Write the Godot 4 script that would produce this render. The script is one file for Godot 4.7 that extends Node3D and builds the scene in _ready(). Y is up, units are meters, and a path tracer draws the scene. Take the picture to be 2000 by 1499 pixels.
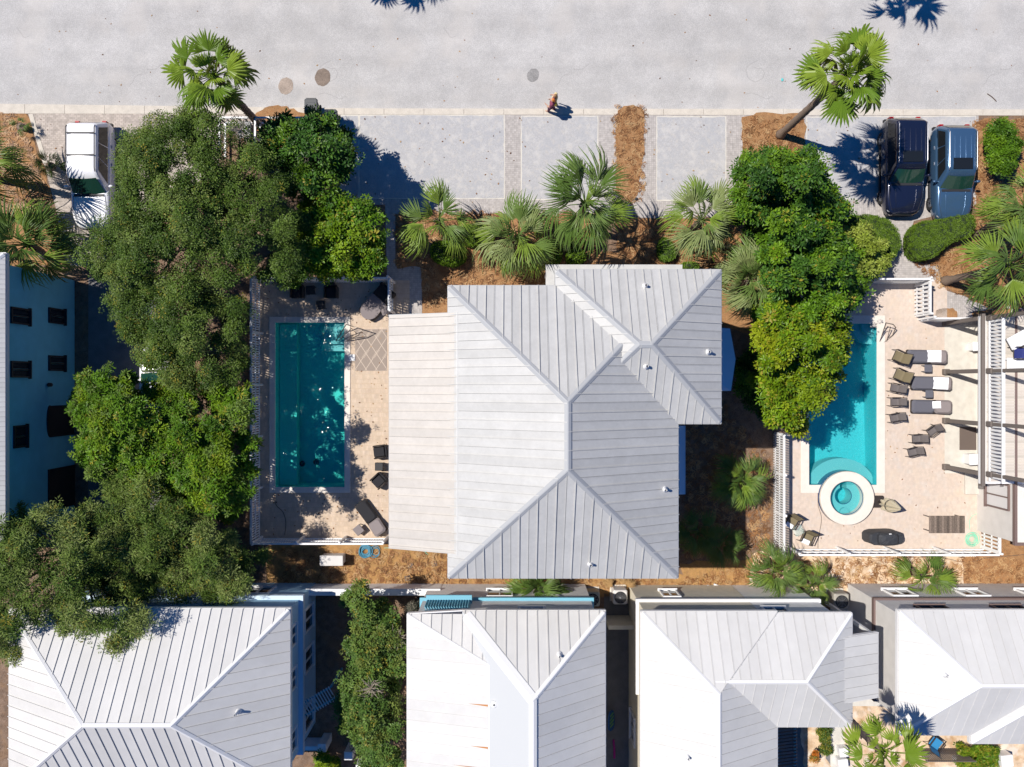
extends Node3D
# A beach-side neighbourhood seen from a drone forty metres up: metres, y up, x east, z south.

const HIGH := 40.0     # camera height
const LENS := 1520.0   # focal length in pixels of the survey photograph

var M := {}
var used_names := {}
var rng := RandomNumberGenerator.new()


# ---------------------------------------------------------------- meshes
class MB:
	var v := PackedVector3Array()
	func tri(a: Vector3, b: Vector3, c: Vector3) -> void:
		v.append(a)
		v.append(b)
		v.append(c)
	func quad(a: Vector3, b: Vector3, c: Vector3, d: Vector3) -> void:
		tri(a, b, c)
		tri(a, c, d)
	func box(c: Vector3, s: Vector3, b := Basis.IDENTITY) -> void:
		var p := []
		for i in 8:
			p.append(c + b * Vector3((0.5 if i & 1 else -0.5) * s.x, (0.5 if i & 2 else -0.5) * s.y, (0.5 if i & 4 else -0.5) * s.z))
		quad(p[2], p[6], p[7], p[3])
		quad(p[0], p[1], p[5], p[4])
		quad(p[0], p[2], p[3], p[1])
		quad(p[5], p[7], p[6], p[4])
		quad(p[4], p[6], p[2], p[0])
		quad(p[1], p[3], p[7], p[5])
	func bar(a: Vector3, b: Vector3, w: float, h: float) -> void:  # a beam from a to b
		var d := b - a
		if d.length() < 0.0005:
			return
		var f := d.normalized()
		var side := f.cross(Vector3.UP)
		side = Vector3.RIGHT if side.length() < 0.01 else side.normalized()
		box((a + b) / 2.0, Vector3(w, h, d.length()), Basis(side, side.cross(f) * -1.0, f))
	func cbox(c: Vector3, s: Vector3, ch: float, b := Basis.IDENTITY) -> void:  # box with chamfered corners and top edge; c is the centre of its base
		var rings := []
		for lv in [[0.0, 0.0], [s.y - ch, 0.0], [s.y, ch * 0.8]]:
			var x: float = s.x / 2.0 - lv[1]
			var z: float = s.z / 2.0 - lv[1]
			var r := PackedVector3Array()
			for q in [[-x + ch, -z], [x - ch, -z], [x, -z + ch], [x, z - ch], [x - ch, z], [-x + ch, z], [-x, z - ch], [-x, -z + ch]]:
				r.append(c + b * Vector3(q[0], lv[0], q[1]))
			rings.append(r)
		loft(rings, true)
	func loft(rings: Array, caps := true, closed := true) -> void:
		for i in rings.size() - 1:
			var a: PackedVector3Array = rings[i]
			var b: PackedVector3Array = rings[i + 1]
			var n := a.size()
			for j in (n if closed else n - 1):
				var k := (j + 1) % n
				quad(a[j], b[j], b[k], a[k])
		if caps:
			for e in 2:
				var r: PackedVector3Array = rings[0] if e == 0 else rings[-1]
				var mid := Vector3.ZERO
				for p in r:
					mid += p
				mid /= r.size()
				for j in r.size():
					var k := (j + 1) % r.size()
					if e == 0:
						tri(mid, r[j], r[k])
					else:
						tri(mid, r[k], r[j])
	func tube(path: Array, rad: Variant, n := 6, caps := true) -> void:
		var rings := []
		var side := Vector3.ZERO
		for i in path.size():
			var f: Vector3 = (path[mini(i + 1, path.size() - 1)] - path[maxi(i - 1, 0)]).normalized()
			if side == Vector3.ZERO:
				side = f.cross(Vector3.UP if absf(f.y) < 0.9 else Vector3.RIGHT).normalized()
			side = (side - f * side.dot(f)).normalized()
			var up := f.cross(side)
			var r: float = rad if rad is float else rad[i]
			var ring := PackedVector3Array()
			for j in n:
				var t := TAU * j / n
				ring.append(path[i] + (side * cos(t) + up * sin(t)) * r)
			rings.append(ring)
		loft(rings, caps)
	func prism(poly: PackedVector2Array, y0: float, y1: float) -> void:  # poly holds (x, z)
		var p := poly.duplicate()
		if Geometry2D.is_polygon_clockwise(p):
			p.reverse()
		var t := Geometry2D.triangulate_polygon(p)
		for i in range(0, t.size(), 3):
			var a := p[t[i]]
			var b := p[t[i + 1]]
			var c := p[t[i + 2]]
			if (b - a).cross(c - a) < 0:
				var keep := b
				b = c
				c = keep
			tri(Vector3(a.x, y1, a.y), Vector3(b.x, y1, b.y), Vector3(c.x, y1, c.y))
			if y0 < y1:
				tri(Vector3(a.x, y0, a.y), Vector3(c.x, y0, c.y), Vector3(b.x, y0, b.y))
		if y0 < y1:
			for i in p.size():
				var a := p[i]
				var b := p[(i + 1) % p.size()]
				quad(Vector3(a.x, y0, a.y), Vector3(b.x, y0, b.y), Vector3(b.x, y1, b.y), Vector3(a.x, y1, a.y))
	func ball(c: Vector3, r: Vector3, nu := 10, nv := 6) -> void:
		var rings := []
		for i in nv + 1:
			var t := PI * i / nv
			var ring := PackedVector3Array()
			for j in nu:
				var u := TAU * j / nu
				ring.append(c + Vector3(r.x * sin(t) * cos(u), -r.y * cos(t), r.z * sin(t) * sin(u)))
			rings.append(ring)
		loft(rings, false)
	func lathe(c: Vector3, prof: Array, n := 20) -> void:  # prof: [radius, height] pairs
		var rings := []
		for q in prof:
			var ring := PackedVector3Array()
			for j in n:
				var u := TAU * j / n
				ring.append(c + Vector3(q[0] * cos(u), q[1], q[0] * sin(u)))
			rings.append(ring)
		loft(rings, false)
	func mesh(smooth := false) -> ArrayMesh:
		var nrm := PackedVector3Array()
		nrm.resize(v.size())
		var sums := {}
		for i in range(0, v.size(), 3):
			var n := (v[i + 2] - v[i]).cross(v[i + 1] - v[i])
			if smooth:
				for k in 3:
					var key := Vector3i((v[i + k] * 2000.0).round())
					sums[key] = sums.get(key, Vector3.ZERO) + n
			n = n.normalized() if n.length() > 1e-12 else Vector3.UP
			nrm[i] = n
			nrm[i + 1] = n
			nrm[i + 2] = n
		if smooth:
			for i in v.size():
				var n: Vector3 = sums[Vector3i((v[i] * 2000.0).round())]
				if n.length() > 1e-12:
					nrm[i] = n.normalized()
		var arr := []
		arr.resize(Mesh.ARRAY_MAX)
		arr[Mesh.ARRAY_VERTEX] = v
		arr[Mesh.ARRAY_NORMAL] = nrm
		var m := ArrayMesh.new()
		m.add_surface_from_arrays(Mesh.PRIMITIVE_TRIANGLES, arr)
		return m


# ---------------------------------------------------------------- naming
func numbered(called: String, parent: Node = self) -> String:
	var key := str(parent.get_instance_id()) + called
	var n: int = used_names.get(key, 0)
	used_names[key] = n + 1
	return called if n == 0 else "%s_%03d" % [called, n]

func obj(called: String, shape: Variant, material: Material, parent: Node3D = self, smooth := false) -> MeshInstance3D:
	var o := MeshInstance3D.new()
	o.name = numbered(called, parent)
	o.mesh = shape.mesh(smooth) if shape is MB else shape
	o.material_override = material
	parent.add_child(o, true)
	return o

func tag(o: Node3D, label: String, category: String, group := "") -> Node3D:
	o.set_meta("label", label)
	o.set_meta("category", category)
	if group:
		o.set_meta("group", group)
	return o

func thing(called: String, label: String, category: String, where := Vector3.ZERO, turn := 0.0, group := "") -> Node3D:
	var o := Node3D.new()
	o.name = numbered(called)
	add_child(o, true)
	o.position = where
	o.rotation.y = turn
	return tag(o, label, category, group)

func struct(called: String, shape: Variant, material: Material) -> MeshInstance3D:
	var o := obj(called, shape, material)
	o.set_meta("kind", "structure")
	return o

func copy(src: Node3D, where: Vector3, turn: float, label: String) -> Node3D:
	var c: Node3D = src.duplicate()
	var bare := RegEx.create_from_string("_\\d{3}$").sub(str(src.name), "")
	c.name = numbered(bare)
	add_child(c, true)
	c.position = where
	c.rotation.y = turn
	c.set_meta("label", label)
	return c


# ---------------------------------------------------------------- surveying
func at(px: float, py: float, y := 0.0) -> Vector3:  # a spot of the survey photograph that lies y above the ground
	return Vector3((px - 1000.0) * (HIGH - y) / LENS, y, (py - 749.5) * (HIGH - y) / LENS)

func plan(spots: Array, y := 0.0) -> PackedVector2Array:
	var p := PackedVector2Array()
	for s in spots:
		var w := at(s[0], s[1], y)
		p.append(Vector2(w.x, w.z))
	return p

func ragged(poly: PackedVector2Array, amount: float, step := 0.35, seed_value := 1) -> PackedVector2Array:
	var r := RandomNumberGenerator.new()
	r.seed = seed_value
	var out := PackedVector2Array()
	for i in poly.size():
		var a := poly[i]
		var b := poly[(i + 1) % poly.size()]
		var n := maxi(1, int(a.distance_to(b) / step))
		for k in n:
			out.append(a.lerp(b, float(k) / n) + Vector2(r.randf_range(-1, 1), r.randf_range(-1, 1)) * amount)
	return out

func rounded(poly: PackedVector2Array, times := 2) -> PackedVector2Array:
	for t in times:
		var out := PackedVector2Array()
		for i in poly.size():
			var a := poly[i]
			var b := poly[(i + 1) % poly.size()]
			out.append(a.lerp(b, 0.25))
			out.append(a.lerp(b, 0.75))
		poly = out
	return poly

func sheet(poly: PackedVector2Array, y: float) -> MB:
	var m := MB.new()
	m.prism(poly, y, y)
	return m

func holed(x0: float, x1: float, z0: float, z1: float, holes: Array, y: float) -> MB:  # a level sheet with oblong holes
	var xs := [x0, x1]
	var zs := [z0, z1]
	for h in holes:
		for k in 2:
			xs.append(clampf(h[k], x0, x1))
			zs.append(clampf(h[k + 2], z0, z1))
	xs.sort()
	zs.sort()
	var m := MB.new()
	for i in xs.size() - 1:
		for j in zs.size() - 1:
			if xs[i + 1] - xs[i] < 1e-4 or zs[j + 1] - zs[j] < 1e-4:
				continue
			var cx: float = (xs[i] + xs[i + 1]) / 2.0
			var cz: float = (zs[j] + zs[j + 1]) / 2.0
			var inside := false
			for h in holes:
				inside = inside or (cx > h[0] and cx < h[1] and cz > h[2] and cz < h[3])
			if not inside:
				m.quad(Vector3(xs[i], y, zs[j]), Vector3(xs[i + 1], y, zs[j]), Vector3(xs[i + 1], y, zs[j + 1]), Vector3(xs[i], y, zs[j + 1]))
	return m


# ---------------------------------------------------------------- materials
func lin(r: float, g: float, b: float) -> Color:
	return Color(r, g, b).linear_to_srgb()

func mat(c: Color, rough := 0.8, metal := 0.0) -> StandardMaterial3D:
	var m := StandardMaterial3D.new()
	m.albedo_color = c
	m.roughness = rough
	m.metallic = metal
	m.cull_mode = BaseMaterial3D.CULL_DISABLED
	return m

func noise_bytes(size: int, freq: float, octaves: int, seed_value: int) -> PackedByteArray:
	var n := FastNoiseLite.new()
	n.seed = seed_value
	n.noise_type = FastNoiseLite.TYPE_SIMPLEX_SMOOTH
	n.frequency = freq
	n.fractal_octaves = octaves
	return n.get_seamless_image(size, size).get_data()

# a tiling colour texture: base colour (linear) times tone, pulled towards tint colours; layers = [frequency, octaves, strength, tint colour or null]
func tone_image(size: int, base: Vector3, layers: Array, seed_value: int) -> Image:
	var bytes := PackedByteArray()
	bytes.resize(size * size * 3)
	var maps := []
	for k in layers.size():
		var raw := noise_bytes(size, absf(layers[k][0]), layers[k][1], seed_value + 17 * k)
		if layers[k][0] < 0.0:  # drawn out along x, as wheels wear a road
			var long := raw.duplicate()
			for y in size:
				for x in size:
					long[y * size + x] = raw[y * size + (x if x < size / 2 else size - 1 - x) / 8]
			raw = long
		maps.append(raw)
	for i in size * size:
		var c := base
		for k in layers.size():
			var n: float = maps[k][i] / 255.0
			if layers[k][3] == null:
				c *= 1.0 + (n - 0.5) * 2.0 * layers[k][2]
			else:
				c = c.lerp(layers[k][3], clampf((n - 0.55) * 4.0, 0.0, 1.0) * layers[k][2])
		var s := Color(clampf(c.x, 0, 1), clampf(c.y, 0, 1), clampf(c.z, 0, 1)).linear_to_srgb()
		bytes[i * 3] = int(s.r * 255.0)
		bytes[i * 3 + 1] = int(s.g * 255.0)
		bytes[i * 3 + 2] = int(s.b * 255.0)
	return Image.create_from_data(size, size, false, Image.FORMAT_RGB8, bytes)

func ground_mat(im: Image, metres: float, rough := 0.9, relief := 0.0) -> StandardMaterial3D:
	var m := mat(Color.WHITE, rough)
	m.albedo_texture = ImageTexture.create_from_image(im)
	m.uv1_triplanar = true
	m.uv1_world_triplanar = true
	m.uv1_scale = Vector3.ONE / metres
	if relief > 0.0:
		var b: Image = im.duplicate()
		b.convert(Image.FORMAT_RGBA8)
		b.bump_map_to_normal_map(relief)
		m.normal_enabled = true
		m.normal_texture = ImageTexture.create_from_image(b)
		m.normal_scale = 0.8
	return m

func brick_joints(im: Image, across: int, down: int, offset: bool, joint: Color, amount: float, seed_value: int) -> void:
	var r := RandomNumberGenerator.new()
	r.seed = seed_value
	var w := im.get_width()
	var h := im.get_height()
	var tones := []
	for i in across * down:
		tones.append(1.0 + r.randf_range(-amount, amount))
	for y in h:
		var row := y * down / h
		var fy := fmod(float(y) * down / h, 1.0)
		for x in w:
			var px := float(x) * across / w + (0.5 if offset and row % 2 == 1 else 0.0)
			var col := int(px) % across
			var fx := fmod(px, 1.0)
			var c := im.get_pixel(x, y)
			if fx < 0.09 or fy < 0.09:
				c = c.lerp(joint, 0.55)
			else:
				c = c * tones[row * across + col]
				c.a = 1.0
			im.set_pixel(x, y, c)

func cracks(im: Image, count: int, tone: Color, seed_value: int) -> void:
	var r := RandomNumberGenerator.new()
	r.seed = seed_value
	var s := im.get_width()
	for i in count:
		var x := r.randf() * s
		var y := r.randf() * s
		var a := r.randf_range(-0.5, 0.5) + (PI / 2 if r.randf() < 0.3 else 0.0)
		for k in r.randi_range(40, 160):
			var ix := posmod(int(x), s)
			var iy := posmod(int(y), s)
			im.set_pixel(ix, iy, im.get_pixel(ix, iy).lerp(tone, 0.5))
			a += r.randf_range(-0.25, 0.25)
			x += cos(a)
			y += sin(a)

func straw_strokes(im: Image, count: int, colours: Array, length: int, seed_value: int) -> void:
	var r := RandomNumberGenerator.new()
	r.seed = seed_value
	var s := im.get_width()
	for i in count:
		var x := r.randf() * s
		var y := r.randf() * s
		var a := r.randf() * TAU
		var c: Color = colours[r.randi() % colours.size()]
		var bend := r.randf_range(-0.06, 0.06)
		for k in r.randi_range(length / 2, length):
			var ix := posmod(int(x), s)
			var iy := posmod(int(y), s)
			im.set_pixel(ix, iy, im.get_pixel(ix, iy).lerp(c, 0.6))
			x += cos(a)
			y += sin(a)
			a += bend

func leaf_mat(back: float) -> StandardMaterial3D:
	var m := mat(Color.WHITE, 0.45)
	m.vertex_color_use_as_albedo = true
	m.metallic_specular = 0.3
	m.backlight_enabled = true
	m.backlight = Color(back, back, back * 0.5)
	return m

func make_materials() -> void:
	var road := tone_image(1024, Vector3(0.425, 0.412, 0.40), [[0.35, 1, 0.2, null], [0.08, 3, 0.07, null], [0.012, 4, 0.10, null], [0.006, 3, 0.4, Vector3(0.48, 0.45, 0.42)], [-0.012, 3, 0.11, null], [0.02, 4, 0.25, Vector3(0.34, 0.335, 0.335)]], 3)
	cracks(road, 16, Color(0.50, 0.49, 0.48), 2)
	M.road = ground_mat(road, 22.0, 0.9, 1.2)
	var gravel := tone_image(512, Vector3(0.405, 0.40, 0.405), [[0.4, 1, 0.25, null], [0.1, 3, 0.10, null], [0.022, 4, 0.45, Vector3(0.55, 0.53, 0.505)], [0.012, 2, 0.5, Vector3(0.36, 0.365, 0.385)], [0.05, 3, 0.35, Vector3(0.52, 0.48, 0.43)]], 9)
	M.gravel = ground_mat(gravel, 8.0, 0.95, 1.5)
	var kerb := tone_image(256, Vector3(0.55, 0.50, 0.43), [[0.3, 1, 0.08, null], [0.04, 3, 0.10, null]], 12)
	M.kerb = ground_mat(kerb, 5.0)
	var paver := tone_image(512, Vector3(0.415, 0.385, 0.365), [[0.2, 2, 0.12, null], [0.02, 3, 0.14, null]], 21)
	brick_joints(paver, 26, 26, false, Color(0.50, 0.47, 0.455), 0.05, 4)
	M.paver = ground_mat(paver, 2.7, 0.9, 2.0)
	var drive := tone_image(512, Vector3(0.43, 0.375, 0.33), [[0.2, 2, 0.14, null], [0.02, 3, 0.16, null]], 23)
	brick_joints(drive, 20, 40, true, Color(0.50, 0.45, 0.41), 0.07, 5)
	M.drive = ground_mat(drive, 4.0, 0.9, 2.0)
	var deck := tone_image(512, Vector3(0.54, 0.425, 0.32), [[0.2, 2, 0.08, null], [0.03, 3, 0.08, null], [0.012, 3, 0.4, Vector3(0.59, 0.49, 0.40)], [0.02, 4, 0.45, Vector3(0.46, 0.36, 0.28)]], 31)
	brick_joints(deck, 36, 18, true, Color(0.72, 0.63, 0.53), 0.03, 6)
	M.deck = ground_mat(deck, 4.4, 0.85, 1.2)
	var deck_pale := tone_image(512, Vector3(0.575, 0.475, 0.40), [[0.2, 2, 0.08, null], [0.03, 3, 0.08, null], [0.012, 3, 0.6, Vector3(0.57, 0.51, 0.46)], [0.008, 3, 0.4, Vector3(0.62, 0.50, 0.38)], [0.02, 4, 0.3, Vector3(0.48, 0.41, 0.35)]], 37)
	brick_joints(deck_pale, 44, 22, true, Color(0.78, 0.71, 0.64), 0.02, 8)
	M.deck_pale = ground_mat(deck_pale, 4.4, 0.85, 1.0)
	var mulch := tone_image(1024, Vector3(0.30, 0.165, 0.075), [[0.15, 3, 0.35, null], [0.02, 4, 0.22, null], [0.008, 3, 0.35, Vector3(0.38, 0.215, 0.10)]], 41)
	straw_strokes(mulch, 9000, [Color(0.72, 0.48, 0.27), Color(0.55, 0.32, 0.15), Color(0.40, 0.22, 0.11), Color(0.80, 0.60, 0.40)], 26, 5)
	M.mulch = ground_mat(mulch, 7.0, 1.0, 3.0)
	var dark := tone_image(512, Vector3(0.20, 0.135, 0.095), [[0.2, 3, 0.4, null], [0.02, 4, 0.3, null], [0.01, 3, 0.5, Vector3(0.25, 0.15, 0.08)]], 47)
	straw_strokes(dark, 3000, [Color(0.5, 0.36, 0.24), Color(0.33, 0.22, 0.14), Color(0.25, 0.17, 0.11)], 20, 7)
	M.soil = ground_mat(dark, 5.0, 1.0, 3.0)
	var dry := tone_image(1024, Vector3(0.34, 0.19, 0.075), [[0.15, 3, 0.35, null], [0.02, 4, 0.25, null], [0.01, 3, 0.4, Vector3(0.42, 0.24, 0.09)]], 53)
	straw_strokes(dry, 8000, [Color(0.78, 0.60, 0.33), Color(0.62, 0.44, 0.18), Color(0.50, 0.35, 0.15), Color(0.55, 0.52, 0.25)], 22, 8)
	M.dry = ground_mat(dry, 7.0, 1.0, 3.0)
	var sand := tone_image(512, Vector3(0.62, 0.46, 0.31), [[0.2, 3, 0.15, null], [0.03, 4, 0.3, null], [0.015, 4, 0.85, Vector3(0.40, 0.235, 0.11)], [0.02, 3, 0.6, Vector3(0.74, 0.68, 0.60)]], 59)
	M.sand = ground_mat(sand, 9.0, 1.0, 1.5)
	var asphalt := tone_image(256, Vector3(0.17, 0.165, 0.165), [[0.4, 1, 0.2, null], [0.03, 3, 0.15, null]], 61)
	M.asphalt = ground_mat(asphalt, 5.0)
	var conc := tone_image(512, Vector3(0.58, 0.545, 0.48), [[0.3, 1, 0.06, null], [0.02, 4, 0.10, null], [0.01, 3, 0.4, Vector3(0.64, 0.62, 0.56)]], 67)
	M.concrete = ground_mat(conc, 5.0, 0.85)
	var metal := tone_image(512, Vector3(0.495, 0.492, 0.477), [[0.05, 3, 0.05, null], [0.012, 4, 0.08, null], [0.2, 1, 0.03, null], [0.03, 4, 0.22, Vector3(0.43, 0.42, 0.40)]], 71)
	for k in 4:
		M["metal%d" % k] = ground_mat(metal, 6.0, 0.5)
		M["metal%d" % k].albedo_color = Color(1, 1, 1) * [1.0, 0.975, 0.988, 0.965][k]
		M["metal%d" % k].albedo_color.a = 1.0
	for k in 4:
		M["porch%d" % k] = ground_mat(metal, 6.0, 0.5)
		M["porch%d" % k].albedo_color = Color(1.0, 0.972, 0.945) * [1.0, 0.975, 0.988, 0.965][k]
		M["porch%d" % k].albedo_color.a = 1.0
	var white := tone_image(512, Vector3(0.60, 0.59, 0.572), [[0.03, 3, 0.03, null], [0.01, 4, 0.05, null], [0.025, 4, 0.25, Vector3(0.57, 0.55, 0.51)]], 73)
	for k in 4:
		M["white%d" % k] = ground_mat(white, 6.0, 0.55)
		M["white%d" % k].albedo_color = Color(1, 1, 1) * [1.0, 0.985, 0.97, 0.99][k]
		M["white%d" % k].albedo_color.a = 1.0
	M.zinc = mat(lin(0.38, 0.39, 0.40), 0.55)
	M.white_cap = mat(lin(0.74, 0.735, 0.73), 0.45)
	M.roof_shade_blue = mat(lin(0.50, 0.57, 0.64), 0.5)  # bay and lean-to roofs: the blue of their shade is put into the colour
	M.smooth_metal = mat(lin(0.50, 0.515, 0.525), 0.5)
	M.rust = mat(lin(0.45, 0.20, 0.07), 0.9)
	var stucco := tone_image(256, Vector3(0.76, 0.75, 0.735), [[0.3, 2, 0.05, null], [0.02, 3, 0.06, null]], 79)
	M.stucco = ground_mat(stucco, 4.0, 0.9, 1.0)
	M.stucco_white = ground_mat(stucco, 4.0, 0.9, 1.0)
	M.stucco_white.albedo_color = Color(1.0, 1.0, 1.0)
	M.stucco_cream = ground_mat(stucco, 4.0, 0.9, 1.0)
	M.stucco_cream.albedo_color = Color(0.95, 0.92, 0.84)
	M.stucco_grey = ground_mat(stucco, 4.0, 0.9, 1.0)
	M.stucco_grey.albedo_color = Color(0.92, 0.91, 0.90)
	M.stucco_deep_shade = ground_mat(stucco, 4.0, 0.9, 1.0)
	M.stucco_deep_shade.albedo_color = Color(0.50, 0.88, 1.0)  # blue shade on the west house wall, painted into the stucco tint
	M.stucco_soft_shade = ground_mat(stucco, 4.0, 0.9, 1.0)
	M.stucco_soft_shade.albedo_color = Color(0.70, 0.88, 1.0)  # milder tint: blue shadow coloured into the lower left house's white walls
	M.belt_shade_blue = mat(lin(0.52, 0.64, 0.74), 0.6)  # white belt course, coloured as it looks in blue shade
	M.underlay = mat(lin(0.10, 0.10, 0.105), 0.9)
	M.pane_pale = mat(lin(0.62, 0.62, 0.63), 0.15)
	M.white_paint = mat(lin(0.76, 0.76, 0.76), 0.5)
	M.teal_paint = mat(lin(0.16, 0.42, 0.54), 0.6)
	M.brown_trim = mat(lin(0.16, 0.11, 0.10), 0.6)
	M.black = mat(lin(0.02, 0.02, 0.022), 0.6)
	M.glass_dark = mat(lin(0.02, 0.025, 0.03), 0.08)
	M.coping = ground_mat(conc, 5.0, 0.8)
	M.coping = ground_mat(tone_image(256, Vector3(0.70, 0.64, 0.57), [[0.3, 1, 0.05, null], [0.03, 3, 0.06, null]], 69), 4.0, 0.8)
	M.timber = mat(lin(0.155, 0.13, 0.115), 0.75)
	var wood := tone_image(256, Vector3(0.20, 0.155, 0.125), [[0.05, 3, 0.35, null], [0.3, 1, 0.2, null]], 83)
	for k in 3:
		M["plank%d" % k] = ground_mat(wood, 1.2, 0.85)
		M["plank%d" % k].albedo_color = Color(1, 1, 1) * [1.0, 0.86, 0.72][k]
		M["plank%d" % k].albedo_color.a = 1.0
	for k in 3:
		M["board%d" % k] = ground_mat(wood, 2.0, 0.85)
		M["board%d" % k].albedo_color = Color(1, 1, 1)
		var c := lin([0.52, 0.47, 0.55][k], [0.47, 0.43, 0.50][k], [0.42, 0.38, 0.44][k])
		M["board%d" % k] = mat(c, 0.8)
	M.chrome = mat(lin(0.25, 0.21, 0.18), 0.3, 0.6)
	M.sling = mat(lin(0.14, 0.122, 0.12), 0.85)
	M.sling_olive = mat(lin(0.19, 0.155, 0.09), 0.85)
	M.frame_dark = mat(lin(0.035, 0.027, 0.024), 0.5)
	M.cushion = mat(lin(0.115, 0.115, 0.14), 0.95)
	M.cushion_black = mat(lin(0.018, 0.018, 0.022), 0.9)
	M.cushion_taupe = mat(lin(0.22, 0.19, 0.19), 0.95)
	M.towel = mat(lin(0.85, 0.85, 0.87), 0.95)
	M.towel.rim_enabled = true
	M.cover = mat(lin(0.03, 0.033, 0.04), 0.65)
	M.canvas = mat(lin(0.56, 0.49, 0.36), 0.95)
	M.hose = mat(lin(0.25, 0.60, 0.42), 0.5)
	M.hose_blue = mat(lin(0.06, 0.22, 0.32), 0.5)
	M.wire = mat(lin(0.14, 0.10, 0.08), 0.7)
	M.rubber = mat(lin(0.02, 0.02, 0.02), 0.9)
	M.rim = mat(lin(0.45, 0.45, 0.47), 0.3, 0.8)
	M.bark = ground_mat(wood, 1.5, 0.95, 2.0)
	M.bark.albedo_color = Color(0.9, 0.88, 0.86)
	M.palm_bark = ground_mat(wood, 0.8, 0.95, 3.0)
	M.palm_bark.albedo_color = Color(1.0, 0.98, 0.95)
	M.leaf = leaf_mat(0.35)
	M.glossy_leaf = leaf_mat(0.3)
	M.glossy_leaf.roughness = 0.42
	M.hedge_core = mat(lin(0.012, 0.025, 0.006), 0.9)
	for k in 4:
		var f := mat(lin([0.075, 0.11, 0.15, 0.19][k], [0.135, 0.175, 0.225, 0.235][k], [0.025, 0.042, 0.03, 0.085][k]), 0.42)
		f.metallic_specular = 0.32
		f.backlight_enabled = true
		f.backlight = Color(0.35, 0.35, 0.2)
		M["frond%d" % k] = f
	for k in 3:
		var f := mat(lin([0.095, 0.13, 0.175][k], [0.17, 0.205, 0.25][k], [0.015, 0.018, 0.025][k]), 0.4)
		f.metallic_specular = 0.32
		f.backlight_enabled = true
		f.backlight = Color(0.4, 0.4, 0.2)
		M["fan%d" % k] = f
	M.frond_dead = mat(lin(0.36, 0.22, 0.09), 0.9)
	var plaster := tone_image(512, Vector3(0.03, 0.70, 0.60), [[0.05, 3, 0.12, null], [0.2, 1, 0.08, null]], 91)
	M.plaster = ground_mat(plaster, 3.0, 0.7)
	var plaster_pale := tone_image(512, Vector3(0.03, 0.50, 0.55), [[0.03, 3, 0.14, null], [0.25, 2, 0.16, null], [0.06, 3, 0.5, Vector3(0.12, 0.60, 0.62)]], 93)
	M.plaster_pale = ground_mat(plaster_pale, 2.4, 0.7)
	M.step = mat(lin(0.12, 0.52, 0.53), 0.7)
	M.tile_blue = mat(lin(0.015, 0.05, 0.16), 0.2)
	for k in 2:
		var w := mat(Color(lin(0.0, 0.24, 0.24), 0.12) if k == 0 else Color(lin(0.0, 0.30, 0.36), 0.16), 0.06)
		w.transparency = BaseMaterial3D.TRANSPARENCY_ALPHA
		var rip := FastNoiseLite.new()
		rip.seed = 5 + k
		rip.frequency = 0.02
		rip.fractal_octaves = 3
		var im := rip.get_seamless_image(512, 512)
		im.convert(Image.FORMAT_RGBA8)
		im.bump_map_to_normal_map(6.0)
		w.normal_enabled = true
		w.normal_texture = ImageTexture.create_from_image(im)
		w.normal_scale = 0.6 if k == 0 else 1.0
		w.uv1_triplanar = true
		w.uv1_world_triplanar = true
		w.uv1_scale = Vector3.ONE / 3.0
		M["water%d" % k] = w


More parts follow.
